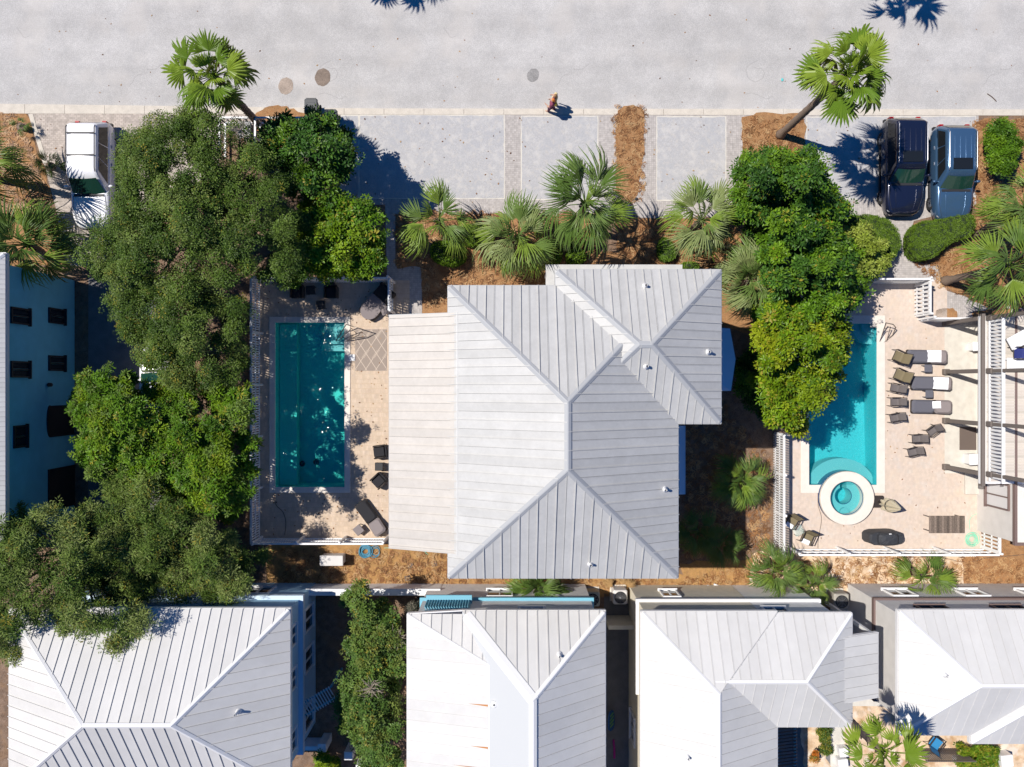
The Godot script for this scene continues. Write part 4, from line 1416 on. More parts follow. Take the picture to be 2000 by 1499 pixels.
# a fan palm: crown centre and height, foot, radius, number of fronds
func palm(label: String, crown: Array, y: float, foot_px: Array, radius: float, n: int, fan: bool, tones: Array, seed_value: int, called := "cabbage_palm", low := -0.55, group := "", wide := 0.15) -> Node3D:
	var r := RandomNumberGenerator.new()
	r.seed = seed_value
	if frond_shapes.is_empty():
		for k in 4:
			frond_shapes["s%d" % k] = frond_mesh(19, 0.35 + 0.25 * k, false, 40 + k)
			frond_shapes["f%d" % k] = frond_mesh(18, 0.15 + 0.22 * k, true, 50 + k)
	var foot := at(foot_px[0], foot_px[1], 0.0)
	var head := at(crown[0], crown[1], y) - foot
	var t := thing(called, label, "palm tree", foot, 0.0, group)
	var path := []
	var rad := []
	var steps := maxi(5, int(y * 3.5))
	for i in steps + 1:
		var s := float(i) / steps
		path.append(Vector3(head.x * s, head.y * s - 0.05, head.z * s) + Vector3(head.x, 0, head.z) * 0.12 * sin(s * PI))
		rad.append(wide * (1.25 - 0.25 * s) * (1.0 + (0.08 if i % 2 == 0 else -0.05)) * (1.35 if s < 0.06 else 1.0))
	var tm := MB.new()
	tm.tube(path, rad, 10)
	obj("trunk", tm, M.palm_bark, t, true)
	if y > 2.5:
		var boots := MB.new()
		for i in 26:
			var s := r.randf_range(0.72, 0.99)
			var a := i * 2.4
			var c := Vector3(head.x * s, head.y * s, head.z * s) + Vector3(head.x, 0, head.z) * 0.12 * sin(s * PI)
			var d := Vector3(cos(a), 0.9, sin(a)).normalized()
			boots.tube([c + Vector3(cos(a), 0, sin(a)) * wide * 0.7, c + d * (wide + 0.16)], [0.045, 0.02], 4)
		obj("frond_stubs", boots, M.palm_bark, t)
	for i in n:
		var s := (i + 0.5) / n
		var az := i * 2.39996 + r.randf_range(-0.45, 0.45)
		var el := lerpf(1.42, low, pow(s, 0.9)) + r.randf_range(-0.2, 0.2)
		var kind := ("f" if fan else "s") + str(clampi(int(s * 3.0 + r.randf_range(0, 1.2)), 0, 3))
		var o := MeshInstance3D.new()
		o.name = numbered("frond", t)
		o.mesh = frond_shapes[kind]
		var old := s > 0.93 and r.randf() < 0.25
		o.material_override = M.frond_dead if old else M[tones[r.randi() % tones.size()]]
		var b := Basis(Vector3.UP, az) * Basis(Vector3(0, 0, 1), el) * Basis(Vector3(1, 0, 0), r.randf_range(-0.8, 0.8))
		o.transform = Transform3D(b.scaled(Vector3.ONE * radius * r.randf_range(0.78, 1.12) * (0.85 if s < 0.15 else 1.0) * (0.62 if fan and i % 3 == 0 else 1.0)), head + Vector3(cos(az), 0, -sin(az)) * 0.05)
		t.add_child(o, true)
	return t

func hedge(label: String, outline: Array, y: float, tone: Vector3, seed_value: int, called := "clipped_hedge") -> void:
	var r := RandomNumberGenerator.new()
	r.seed = seed_value
	var poly := plan(outline, y)
	poly = rounded(poly)
	var c := Vector2.ZERO
	for p in poly:
		c += p
	c /= poly.size()
	var t := thing(called, label, "hedge", Vector3(c.x, 0, c.y), 0.0, "clipped hedges in the front beds")
	var local := PackedVector2Array()
	for p in poly:
		local.append(p - c)
	var rings := []
	for lv in [[0.0, 0.0], [y * 0.8, 0.02], [y * 0.95, 0.12], [y, 0.25]]:
		var ring := PackedVector3Array()
		for p in local:
			var q: Vector2 = p * (1.0 - lv[1] / maxf(p.length(), 0.3))
			ring.append(Vector3(q.x, lv[0], q.y))
		rings.append(ring)
	var m := MB.new()
	m.loft(rings)
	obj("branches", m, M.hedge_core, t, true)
	var frames := []
	var tints := []
	var box := Rect2(local[0], Vector2.ZERO)
	for p in local:
		box = box.expand(p)
	for i in int(box.get_area() * 330):
		var p := Vector2(r.randf_range(box.position.x, box.end.x), r.randf_range(box.position.y, box.end.y))
		if not Geometry2D.is_point_in_polygon(p, local):
			continue
		var e := edge_distance(p, local)
		var h := y * (1.0 - 0.16 * pow(clampf(1.0 - e / 0.3, 0, 1), 2.0)) + r.randf_range(-0.05, 0.03)
		frames.append(Transform3D(Basis(Vector3(r.randfn(), r.randfn(), r.randfn()).normalized(), r.randf() * 1.2).scaled(Vector3.ONE * r.randf_range(0.45, 0.75)), Vector3(p.x, h, p.y)))
		var k := tone * r.randf_range(0.75, 1.2)
		tints.append(Color(k.x, k.y, k.z))
	for i in local.size():
		var a := local[i]
		var b := local[(i + 1) % local.size()]
		for j in int(a.distance_to(b) * y * 130):
			var p := a.lerp(b, r.randf())
			var h := r.randf_range(0.05, y * 0.95)
			frames.append(Transform3D(Basis(Vector3(r.randfn(), r.randfn(), r.randfn()).normalized(), r.randf() * 2.0).scaled(Vector3.ONE * r.randf_range(0.45, 0.75)), Vector3(p.x, h, p.y)))
			var k := tone * r.randf_range(0.7, 1.15)
			tints.append(Color(k.x, k.y, k.z))
	scatter("foliage", t, M.sprig_small, M.leaf, frames, tints)

func plants() -> void:
	var fine := sprig(10, 0.10, 0.042, 0.20, 1)
	var broad := sprig(8, 0.17, 0.085, 0.20, 2)
	var tuft := sprig(13, 0.17, 0.05, 0.13, 3)
	var feather := sprig(12, 0.16, 0.032, 0.24, 4)
	M.sprig_small = sprig(8, 0.10, 0.05, 0.08, 5)
	var olive := [Vector3(0.068, 0.118, 0.016), Vector3(0.092, 0.148, 0.022), Vector3(0.046, 0.086, 0.012), Vector3(0.122, 0.17, 0.034)]
	var sage := [Vector3(0.12, 0.185, 0.034), Vector3(0.155, 0.215, 0.048), Vector3(0.075, 0.13, 0.022), Vector3(0.19, 0.235, 0.068)]
	var bright := [Vector3(0.08, 0.17, 0.008), Vector3(0.11, 0.205, 0.01), Vector3(0.055, 0.125, 0.008), Vector3(0.15, 0.23, 0.012)]
	var magnolia := [Vector3(0.035, 0.095, 0.012), Vector3(0.05, 0.12, 0.015), Vector3(0.03, 0.08, 0.012), Vector3(0.08, 0.16, 0.012)]
	var lime := [Vector3(0.11, 0.19, 0.006), Vector3(0.155, 0.23, 0.008), Vector3(0.07, 0.14, 0.008), Vector3(0.205, 0.255, 0.01)]
	# the big mass on the left
	var oak := tree("oak_tree", "largest olive-green oak with fine leaves, spreading over the parked white car", "tree", [[238, 268], [300, 232], [370, 222], [430, 232], [480, 262], [545, 330], [585, 400], [590, 480], [560, 545], [470, 550], [400, 580], [300, 590], [220, 550], [165, 520], [150, 480], [212, 440], [232, 400], [220, 330]], 4.6, 7.2, {lobes = 95, lobe = 0.85, leaves = 165, shape = fine, size = 1.15, tones = olive, roll = 95.0, gap = -0.5, under = 0.8, yellow = 0.015, trunk = 0.22, limbs = 30}, 11)
	tree("oak_tree", "olive oak below the largest one, between the shaded court and the left pool fence", "tree", [[250, 540], [330, 560], [420, 560], [480, 590], [480, 640], [470, 740], [400, 765], [330, 760], [280, 720], [240, 640], [215, 580]], 4.2, 6.4, {lobes = 48, under = 0.8, lobe = 0.8, leaves = 150, shape = fine, size = 1.15, tones = olive, roll = 80.0, yellow = 0.04, limbs = 20}, 12)
	tree("magnolia_tree", "dark glossy broad-leaved tree by the street beside the grey bins", "tree", [[520, 225], [560, 235], [610, 222], [650, 235], [678, 262], [690, 310], [680, 350], [655, 385], [600, 390], [555, 360], [505, 280]], 3.4, 5.6, {lobes = 34, lobe = 0.65, leaves = 75, shape = broad, size = 1.1, tones = magnolia, roll = 70.0, yellow = 0.02, mat = M.glossy_leaf, limbs = 14}, 13)
	tree("bay_tree", "bright yellow-green bushy tree overhanging the street end of the left pool fence", "tree", [[580, 400], [640, 385], [700, 385], [735, 405], [752, 450], [745, 510], [715, 545], [640, 545], [590, 535], [560, 560], [540, 550], [570, 500], [565, 440]], 3.2, 5.4, {lobes = 36, lobe = 0.65, leaves = 85, shape = broad, size = 1.0, tones = bright + lime.slice(0, 1), roll = 70.0, yellow = 0.06, mat = M.glossy_leaf, limbs = 14}, 14)
	tree("pine_tree", "bright green tufted tree leaning against the left pool fence at mid length", "tree", [[160, 735], [220, 725], [260, 745], [330, 765], [420, 745], [480, 760], [495, 850], [505, 905], [490, 950], [450, 1000], [380, 1010], [300, 950], [230, 950], [180, 930], [150, 870], [143, 800]], 3.8, 6.4, {rough = 1.6, space = 1.42, lobes = 78, lobe = 0.7, leaves = 95, shape = tuft, size = 1.15, tones = bright + sage.slice(0, 1), roll = 80.0, yellow = 0.05, limbs = 26}, 15)
	tree("wax_myrtle", "grey-green feathery tree at the near end of the left tree mass", "tree", [[180, 960], [240, 930], [300, 940], [370, 990], [440, 1010], [480, 1060], [505, 1110], [500, 1150], [430, 1170], [340, 1165], [250, 1170], [170, 1160], [145, 1080], [155, 1000]], 3.4, 5.6, {lobes = 58, lobe = 0.75, leaves = 105, shape = feather, size = 1.1, tones = sage, roll = 80.0, yellow = 0.05, limbs = 20}, 16)
	tree("wax_myrtle", "feathery olive tree drooping over the lower left white roof", "tree", [[-40, 1010], [60, 1000], [120, 985], [165, 1050], [170, 1150], [200, 1170], [285, 1180], [295, 1230], [260, 1275], [200, 1290], [150, 1275], [110, 1230], [60, 1240], [50, 1290], [-40, 1290]], 5.2, 7.6, {lobes = 56, lobe = 0.7, leaves = 75, shape = feather, size = 1.15, tones = sage, roll = 70.0, yellow = 0.04, limbs = 20, stem = [90, 1100]}, 17)
	twigs(oak, at(612, 292, 5.2), 46, 0.9, 15)
	twigs(oak, at(470, 255, 6.4), 22, 0.8, 16)
	# the row between the main house and the right pool
	tree("magnolia_tree", "deep green broad-leaved tree at the street end of the row right of the main house", "tree", [[1425, 350], [1460, 310], [1520, 285], [1580, 300], [1610, 345], [1650, 385], [1650, 430], [1600, 470], [1500, 470], [1440, 420]], 3.0, 5.4, {rough = 1.6, space = 1.42, lobes = 44, lobe = 0.6, leaves = 90, shape = broad, size = 1.05, tones = magnolia.slice(1) + bright.slice(0, 2), roll = 70.0, yellow = 0.02, mat = M.glossy_leaf, limbs = 16}, 18)
	tree("magnolia_tree", "mid green broad-leaved tree in the middle of the row right of the main house", "tree", [[1480, 440], [1560, 430], [1630, 440], [1680, 490], [1690, 550], [1655, 600], [1560, 640], [1490, 620], [1500, 540]], 3.2, 5.6, {rough = 1.6, space = 1.42, lobes = 40, lobe = 0.62, leaves = 90, shape = broad, size = 1.05, tones = magnolia.slice(1) + bright.slice(0, 2), roll = 70.0, yellow = 0.03, mat = M.glossy_leaf, limbs = 16}, 19)
	tree("bay_tree", "pale lime-leaved bush between the magnolia row and the street end of the pool fence", "tree", [[1640, 450], [1690, 440], [1730, 475], [1742, 515], [1715, 540], [1660, 530], [1640, 490]], 1.8, 3.0, {lobes = 13, lobe = 0.5, leaves = 85, shape = broad, size = 0.85, tones = [Vector3(0.20, 0.26, 0.03), Vector3(0.24, 0.29, 0.05), Vector3(0.15, 0.21, 0.02)], roll = 40.0, limbs = 6, trunk = 0.08}, 20)
	tree("bay_tree", "tallest yellow-green tree overhanging the far half of the right pool", "tree", [[1500, 590], [1570, 600], [1635, 605], [1662, 650], [1650, 700], [1625, 760], [1590, 800], [1555, 835], [1530, 835], [1500, 770], [1482, 690], [1478, 630]], 3.4, 6.0, {rough = 1.6, space = 1.42, lobes = 52, lobe = 0.62, leaves = 95, shape = broad, size = 1.05, tones = lime, roll = 65.0, yellow = 0.08, mat = M.glossy_leaf, limbs = 18}, 21)
	tree("shade_shrub", "dark shrub in the shade between the bay window and the yellow-green tree", "shrub", [[1440, 690], [1490, 690], [1510, 780], [1520, 835], [1460, 800], [1440, 750]], 1.2, 2.2, {lobes = 14, lobe = 0.5, leaves = 60, shape = broad, size = 0.9, tones = magnolia, roll = 40.0, limbs = 5, trunk = 0.06}, 22)
	# between the lower houses
	var t := tree("cherry_laurel", "tall narrow green tree between the two lower left houses, a bare dead patch in it", "tree", [[655, 1150], [700, 1140], [735, 1165], [740, 1190], [780, 1200], [785, 1300], [770, 1330], [785, 1400], [785, 1520], [720, 1520], [690, 1440], [658, 1420], [660, 1370], [680, 1300], [675, 1240], [690, 1190]], 2.6, 4.8, {lobes = 78, lobe = 0.55, leaves = 85, shape = broad, size = 0.85, tones = [Vector3(0.075, 0.14, 0.025), Vector3(0.10, 0.165, 0.03), Vector3(0.06, 0.115, 0.022), Vector3(0.13, 0.17, 0.035)], roll = 55.0, yellow = 0.05, limbs = 20}, 23)
	twigs(t, at(725, 1345, 4.6), 40, 0.75, 5)
	twigs(t, at(775, 1245, 4.2), 26, 0.7, 6)
	tree("street_shrub", "green leafy hedge block at the right edge beside the blue car", "shrub", [[1932, 234], [1985, 230], [1990, 300], [1978, 345], [1955, 350], [1935, 318], [1930, 280]], 1.1, 1.5, {lobes = 16, lobe = 0.42, leaves = 90, shape = broad, size = 0.7, tones = bright.slice(0, 3), roll = 25.0, limbs = 5, trunk = 0.05, rough = 0.3}, 24)
	tree("low_shrub", "small green shrub in the bottom corner beside the lower left house", "shrub", [[622, 1480], [650, 1478], [655, 1530], [615, 1530]], 0.8, 1.2, {lobes = 7, lobe = 0.35, leaves = 60, shape = broad, size = 0.7, tones = lime, roll = 20.0, limbs = 3, trunk = 0.04}, 25)
	tree("low_shrub", "patchy low shrub in the bottom right corner below the bright white roof", "shrub", [[1875, 1465], [1950, 1455], [1960, 1490], [1900, 1510], [1870, 1500]], 0.3, 0.6, {lobes = 16, lobe = 0.3, leaves = 70, shape = broad, size = 0.6, tones = bright, roll = 20.0, limbs = 3, trunk = 0.03, rough = 0.3, yellow = 0.3}, 26)
	tree("low_shrub", "dry creeping shrub in the narrow bed left of the bottom right fan palm", "shrub", [[1598, 1418], [1620, 1420], [1625, 1470], [1605, 1470]], 0.25, 0.5, {lobes = 9, lobe = 0.25, leaves = 60, shape = broad, size = 0.55, tones = olive, roll = 15.0, limbs = 3, trunk = 0.03, rough = 0.3, yellow = 0.3}, 27)
	tree("low_shrub", "small plant at the corner of the rust-streaked house by its teal shutters", "shrub", [[790, 1175], [822, 1178], [826, 1200], [795, 1205]], 1.6, 2.4, {lobes = 7, lobe = 0.3, leaves = 45, shape = feather, size = 0.7, tones = [Vector3(0.12, 0.12, 0.09), Vector3(0.16, 0.14, 0.11)], roll = 15.0, limbs = 4, trunk = 0.04}, 28)
	tree("low_shrub", "small orange-flowered plant in the paved court under the L-shaped house's eave", "shrub", [[1585, 1468], [1606, 1465], [1612, 1482], [1590, 1488]], 0.35, 0.6, {lobes = 6, lobe = 0.25, leaves = 70, shape = broad, size = 0.5, tones = [Vector3(0.45, 0.14, 0.02), Vector3(0.12, 0.16, 0.03), Vector3(0.35, 0.20, 0.05)], roll = 12.0, limbs = 3, trunk = 0.02, rough = 0.2}, 29)
	# clipped hedges
	hedge("kidney-shaped clipped hedge in front of the blue car", [[1783, 455], [1800, 432], [1840, 430], [1880, 418], [1900, 415], [1910, 435], [1900, 462], [1860, 470], [1830, 500], [1800, 508], [1784, 490]], 1.0, Vector3(0.096, 0.165, 0.012), 1)
	hedge("rounded clipped hedge beside the lime-leaved bush and the grey path", [[1650, 425], [1690, 418], [1735, 425], [1757, 450], [1762, 480], [1750, 502], [1735, 505], [1700, 470], [1660, 450]], 1.0, Vector3(0.096, 0.165, 0.012), 2)
	hedge("clipped round hedge under the leftmost front palm", [[838, 480], [862, 468], [905, 478], [910, 505], [890, 520], [845, 510]], 0.8, Vector3(0.131, 0.231, 0.012), 3)
	hedge("clipped hedge between the two leftmost front palms", [[890, 445], [925, 436], [962, 445], [968, 465], [935, 480], [895, 475]], 0.8, Vector3(0.114, 0.198, 0.012), 4)
	hedge("clipped hedge right of the second front palm, beside the porch roof", [[1055, 470], [1095, 468], [1098, 505], [1085, 515], [1058, 512]], 0.85, Vector3(0.105, 0.190, 0.012), 5)
	hedge("small round clipped hedge right at the foot of the third front palm", [[1108, 487], [1140, 487], [1145, 505], [1132, 515], [1108, 512]], 0.8, Vector3(0.131, 0.231, 0.012), 6)
	hedge("small square clipped hedge under the crown of the third front palm", [[1118, 455], [1142, 455], [1143, 480], [1118, 480]], 0.8, Vector3(0.131, 0.231, 0.012), 7)
	hedge("low clipped hedge at the right end of the front porch roof", [[1333, 512], [1365, 512], [1366, 526], [1335, 526]], 0.8, Vector3(0.105, 0.190, 0.012), 8)
	hedge("low clipped hedge left of the fourth front palm", [[1288, 465], [1310, 465], [1325, 505], [1290, 510]], 0.7, Vector3(0.088, 0.165, 0.012), 9)
	# palms
	var green := ["frond0", "frond1", "frond2"]
	var pale := ["frond1", "frond2", "frond3"]
	var fans := ["fan0", "fan1", "fan2"]
	palm("tall fan palm by the street above the largest oak", [417, 148], 6.4, [503, 240], 1.9, 42, true, fans, 1, "fan_palm", -0.9)
	palm("tallest leaning fan palm by the street left of the two dark cars", [1655, 143], 7.9, [1524, 264], 2.0, 44, true, fans, 2, "fan_palm", -0.9)
	palm("leftmost front palm, loose crown with long-stalked fronds", [857, 432], 2.6, [868, 452], 1.9, 14, false, green, 3, "cabbage_palm", -0.3, "palms in the front beds")
	palm("densest front palm, second from the left", [1012, 468], 2.8, [1011, 490], 1.95, 34, false, pale, 4, "cabbage_palm", -0.5, "palms in the front beds")
	palm("third front palm, tallest, leaning over the grey parking bay", [1143, 398], 4.6, [1124, 446], 2.05, 25, false, green, 5, "cabbage_palm", -0.5, "palms in the front beds")
	palm("fourth front palm, left of the deep green street tree", [1371, 430], 3.6, [1340, 462], 1.9, 25, false, pale, 6, "cabbage_palm", -0.5, "palms in the front beds")
	palm("pale grey-green palm at the upper right corner of the main roof", [1466, 545], 2.6, [1436, 562], 1.75, 34, false, ["frond1", "frond3"], 7, "cabbage_palm", -0.5, "palms in the front beds")
	palm("leaning palm at the right edge above the veranda", [1972, 520], 5.2, [1846, 549], 1.95, 30, false, green, 8, "cabbage_palm", -0.6, "palms in the corner bed")
	palm("palm at the right edge nearest the blue car, partly out of the picture", [2003, 405], 4.2, [1908, 461], 1.8, 28, false, green, 9, "cabbage_palm", -0.6, "palms in the corner bed")
	palm("spreading palm at the left edge above the house with the shaded wall", [55, 478], 3.2, [84, 500], 2.2, 36, false, green, 10, "cabbage_palm", -0.6)
	palm("palm cut off by the left edge above the spreading one", [-30, 320], 3.6, [-10, 350], 2.0, 24, false, green, 11)
	palm("small dark palmetto beside the driveway edging, left of the white car", [98, 322], 0.9, [98, 326], 0.75, 14, false, ["frond0"], 12, "palmetto", 0.0)
	palm("smallest palmetto in the mulch at the left edge, near the street", [42, 247], 0.5, [42, 249], 0.45, 9, false, ["frond0"], 13, "palmetto", 0.1)
	palm("bushy palmetto in the gap between the main house and the rust-streaked house", [1048, 1149], 1.4, [1040, 1132], 1.5, 34, false, green, 14, "palmetto", -0.2)
	palm("palmetto at the near left corner of the right pool fence", [1512, 1115], 1.7, [1500, 1098], 1.35, 22, false, green, 15, "palmetto", -0.3)
	palm("low palmetto at the end of the L-shaped roof, beside the round fan unit", [1588, 1142], 1.2, [1578, 1130], 1.15, 22, false, green, 16, "palmetto", -0.2)
	palm("palmetto alone in the sandy strip behind the right pool", [1800, 1128], 1.1, [1784, 1116], 1.35, 17, false, green, 17, "palmetto", -0.1)
	palm("largest shaded palmetto between the main house and the right pool fence", [1444, 938], 1.4, [1433, 934], 1.35, 28, false, green, 18, "palmetto", -0.2)
	palm("shaded palmetto nearest the main house wall", [1362, 1040], 1.4, [1352, 1032], 1.1, 24, false, ["frond0"], 19, "palmetto", -0.2)
	palm("shaded palmetto between the house wall and the near corner of the fence", [1406, 1062], 1.2, [1398, 1052], 1.1, 24, false, ["frond0"], 20, "palmetto", -0.2)
	palm("yellow-green fan palm in the bottom right corner", [1722, 1468], 9.5, [1623, 1373], 1.6, 24, true, ["fan1", "fan2"], 21, "fan_palm", -0.5)
	# two more stand across the road, beyond the frame: their shadows fall into the picture
	palm("palm across the road whose shadow touches the top edge near the left", [510, -323], 8.0, [608, -108], 2.0, 28, true, fans, 22, "fan_palm", -0.8, "palms across the road")
	palm("palm across the road whose shadow reaches in at the top right", [1716, -279], 8.0, [1573, -73], 2.1, 28, true, fans, 23, "fan_palm", -0.8, "palms across the road")
	litter()

func litter() -> void:
	var r := RandomNumberGenerator.new()
	r.seed = 77
	# pine straw and dead leaves over the beds: what nobody could count
	var m := MB.new()
	for k in 7:
		var a := r.randf() * TAU
		var d := Vector3(cos(a), 0, sin(a)) * r.randf_range(0.05, 0.11)
		var c := Vector3(r.randf_range(-0.08, 0.08), r.randf_range(0.005, 0.03), r.randf_range(-0.08, 0.08))
		var s := Vector3(-d.z, 0, d.x).normalized() * 0.007
		m.quad(c - d - s, c + d - s + Vector3(0, 0.01, 0), c + d + s + Vector3(0, 0.01, 0), c - d + s)
	var areas := [[[1198, 206], [1263, 208], [1256, 397], [1198, 397]], [[1451, 230], [1570, 228], [1550, 320], [1451, 350]], [[772, 411], [1168, 416], [1168, 560], [830, 600], [822, 526], [772, 524]], [[1200, 423], [1426, 426], [1490, 640], [1400, 560], [1210, 520]], [[1902, 236], [1999, 230], [2040, 618], [1834, 562], [1780, 506]], [[550, 1075], [870, 1080], [880, 1125], [1320, 1135], [1480, 1100], [1480, 1150], [550, 1150]], [[1340, 700], [1505, 900], [1500, 1090], [1335, 1090]], [[-20, 220], [40, 222], [100, 400], [-20, 440]], [[1480, 1090], [1995, 1090], [1995, 1150], [1480, 1150]]]
	var tones := [Vector3(0.40, 0.21, 0.09), Vector3(0.26, 0.12, 0.05), Vector3(0.50, 0.32, 0.16), Vector3(0.17, 0.08, 0.035)]
	for n in areas.size():
		var poly := plan(areas[n])
		var box := Rect2(poly[0], Vector2.ZERO)
		for p in poly:
			box = box.expand(p)
		var frames := []
		var tints := []
		for i in int(box.get_area() * 42):
			var p := Vector2(r.randf_range(box.position.x, box.end.x), r.randf_range(box.position.y, box.end.y))
			if Geometry2D.is_point_in_polygon(p, poly):
				frames.append(Transform3D(Basis(Vector3.UP, r.randf() * TAU).scaled(Vector3.ONE * r.randf_range(0.6, 1.4)), Vector3(p.x, 0.028, p.y)))
				var c: Vector3 = tones[r.randi() % 4]
				tints.append(Color(c.x, c.y, c.z))
		var plain_mat: StandardMaterial3D = M.leaf
		var o := scatter("pine_straw", self, m.mesh(), plain_mat, frames, tints)
		tag(o, ["pine straw on the long narrow mulch island", "pine straw round the foot of the leaning fan palm", "pine straw under the front palms", "pine straw beside the front walk", "pine straw in the corner bed by the blue car", "dry straw along the yard behind the main house", "dark litter in the shaded yard right of the main house", "straw in the bed at the left edge", "dry grass scraps along the sandy strip"][n], "pine straw")
	var leafy := MB.new()
	leafy.tri(Vector3(-0.05, 0, 0), Vector3(0.0, 0.012, 0.028), Vector3(0.05, 0.004, 0))
	leafy.tri(Vector3(-0.05, 0, 0), Vector3(0.05, 0.004, 0), Vector3(0.0, 0.012, -0.028))
	var spots := [[[520, 560], [755, 560], [755, 1045], [520, 1045], 3.2, "fallen leaves on the left pool deck"], [[1545, 560], [1840, 640], [1900, 1070], [1540, 1065], 0.7, "fallen leaves on the right pool deck"], [[60, 225], [1900, 225], [1900, 410], [60, 410], 0.9, "fallen leaves on the parking bays and drives"], [[-100, 10], [2100, 10], [2100, 210], [-100, 210], 0.25, "scattered leaves and grit on the road"]]
	for s in spots:
		var poly := plan(s.slice(0, 4))
		var box := Rect2(poly[0], Vector2.ZERO)
		for p in poly:
			box = box.expand(p)
		var frames := []
		var tints := []
		for i in int(box.get_area() * s[4]):
			var p := Vector2(r.randf_range(box.position.x, box.end.x), r.randf_range(box.position.y, box.end.y))
			var in_pool := p.x > -12.5 and p.x < -8.3 and p.y > -3.5 and p.y < 5.7 or p.x > 14.8 and p.x < 19.2 and p.y > -3.5 and p.y < 7.3
			if Geometry2D.is_point_in_polygon(p, poly) and not in_pool:
				frames.append(Transform3D(Basis(Vector3.UP, r.randf() * TAU).scaled(Vector3.ONE * r.randf_range(0.6, 1.3)), Vector3(p.x, -0.095 if s[3][1] == 210 else 0.026, p.y)))
				var c: Vector3 = tones[r.randi() % 4] * 0.8
				tints.append(Color(c.x, c.y, c.z))
		tag(scatter("fallen_leaves", self, leafy.mesh(), M.leaf, frames, tints), s[5], "leaves")
	# stones at the foot of the corner palms
	var st := MB.new()
	st.ball(Vector3(0, 0.05, 0), Vector3(0.12, 0.08, 0.1), 7, 4)
	var sm := st.mesh(true)
	var places := [[1968, 601], [1976, 607], [1985, 600], [1993, 606]]
	for k in places.size():
		var o := obj("stone", sm, M.kerb)
		o.position = at(places[k][0], places[k][1], 0.03)
		o.rotation.y = k * 1.3
		tag(o, ["leftmost pale stone under the leaning palm by the veranda", "palest flat stone in the group under the leaning palm", "upper stone in the group at the right edge under the palm", "rightmost stone at the right edge under the palm"][k], "stone", "stones under the corner palms")


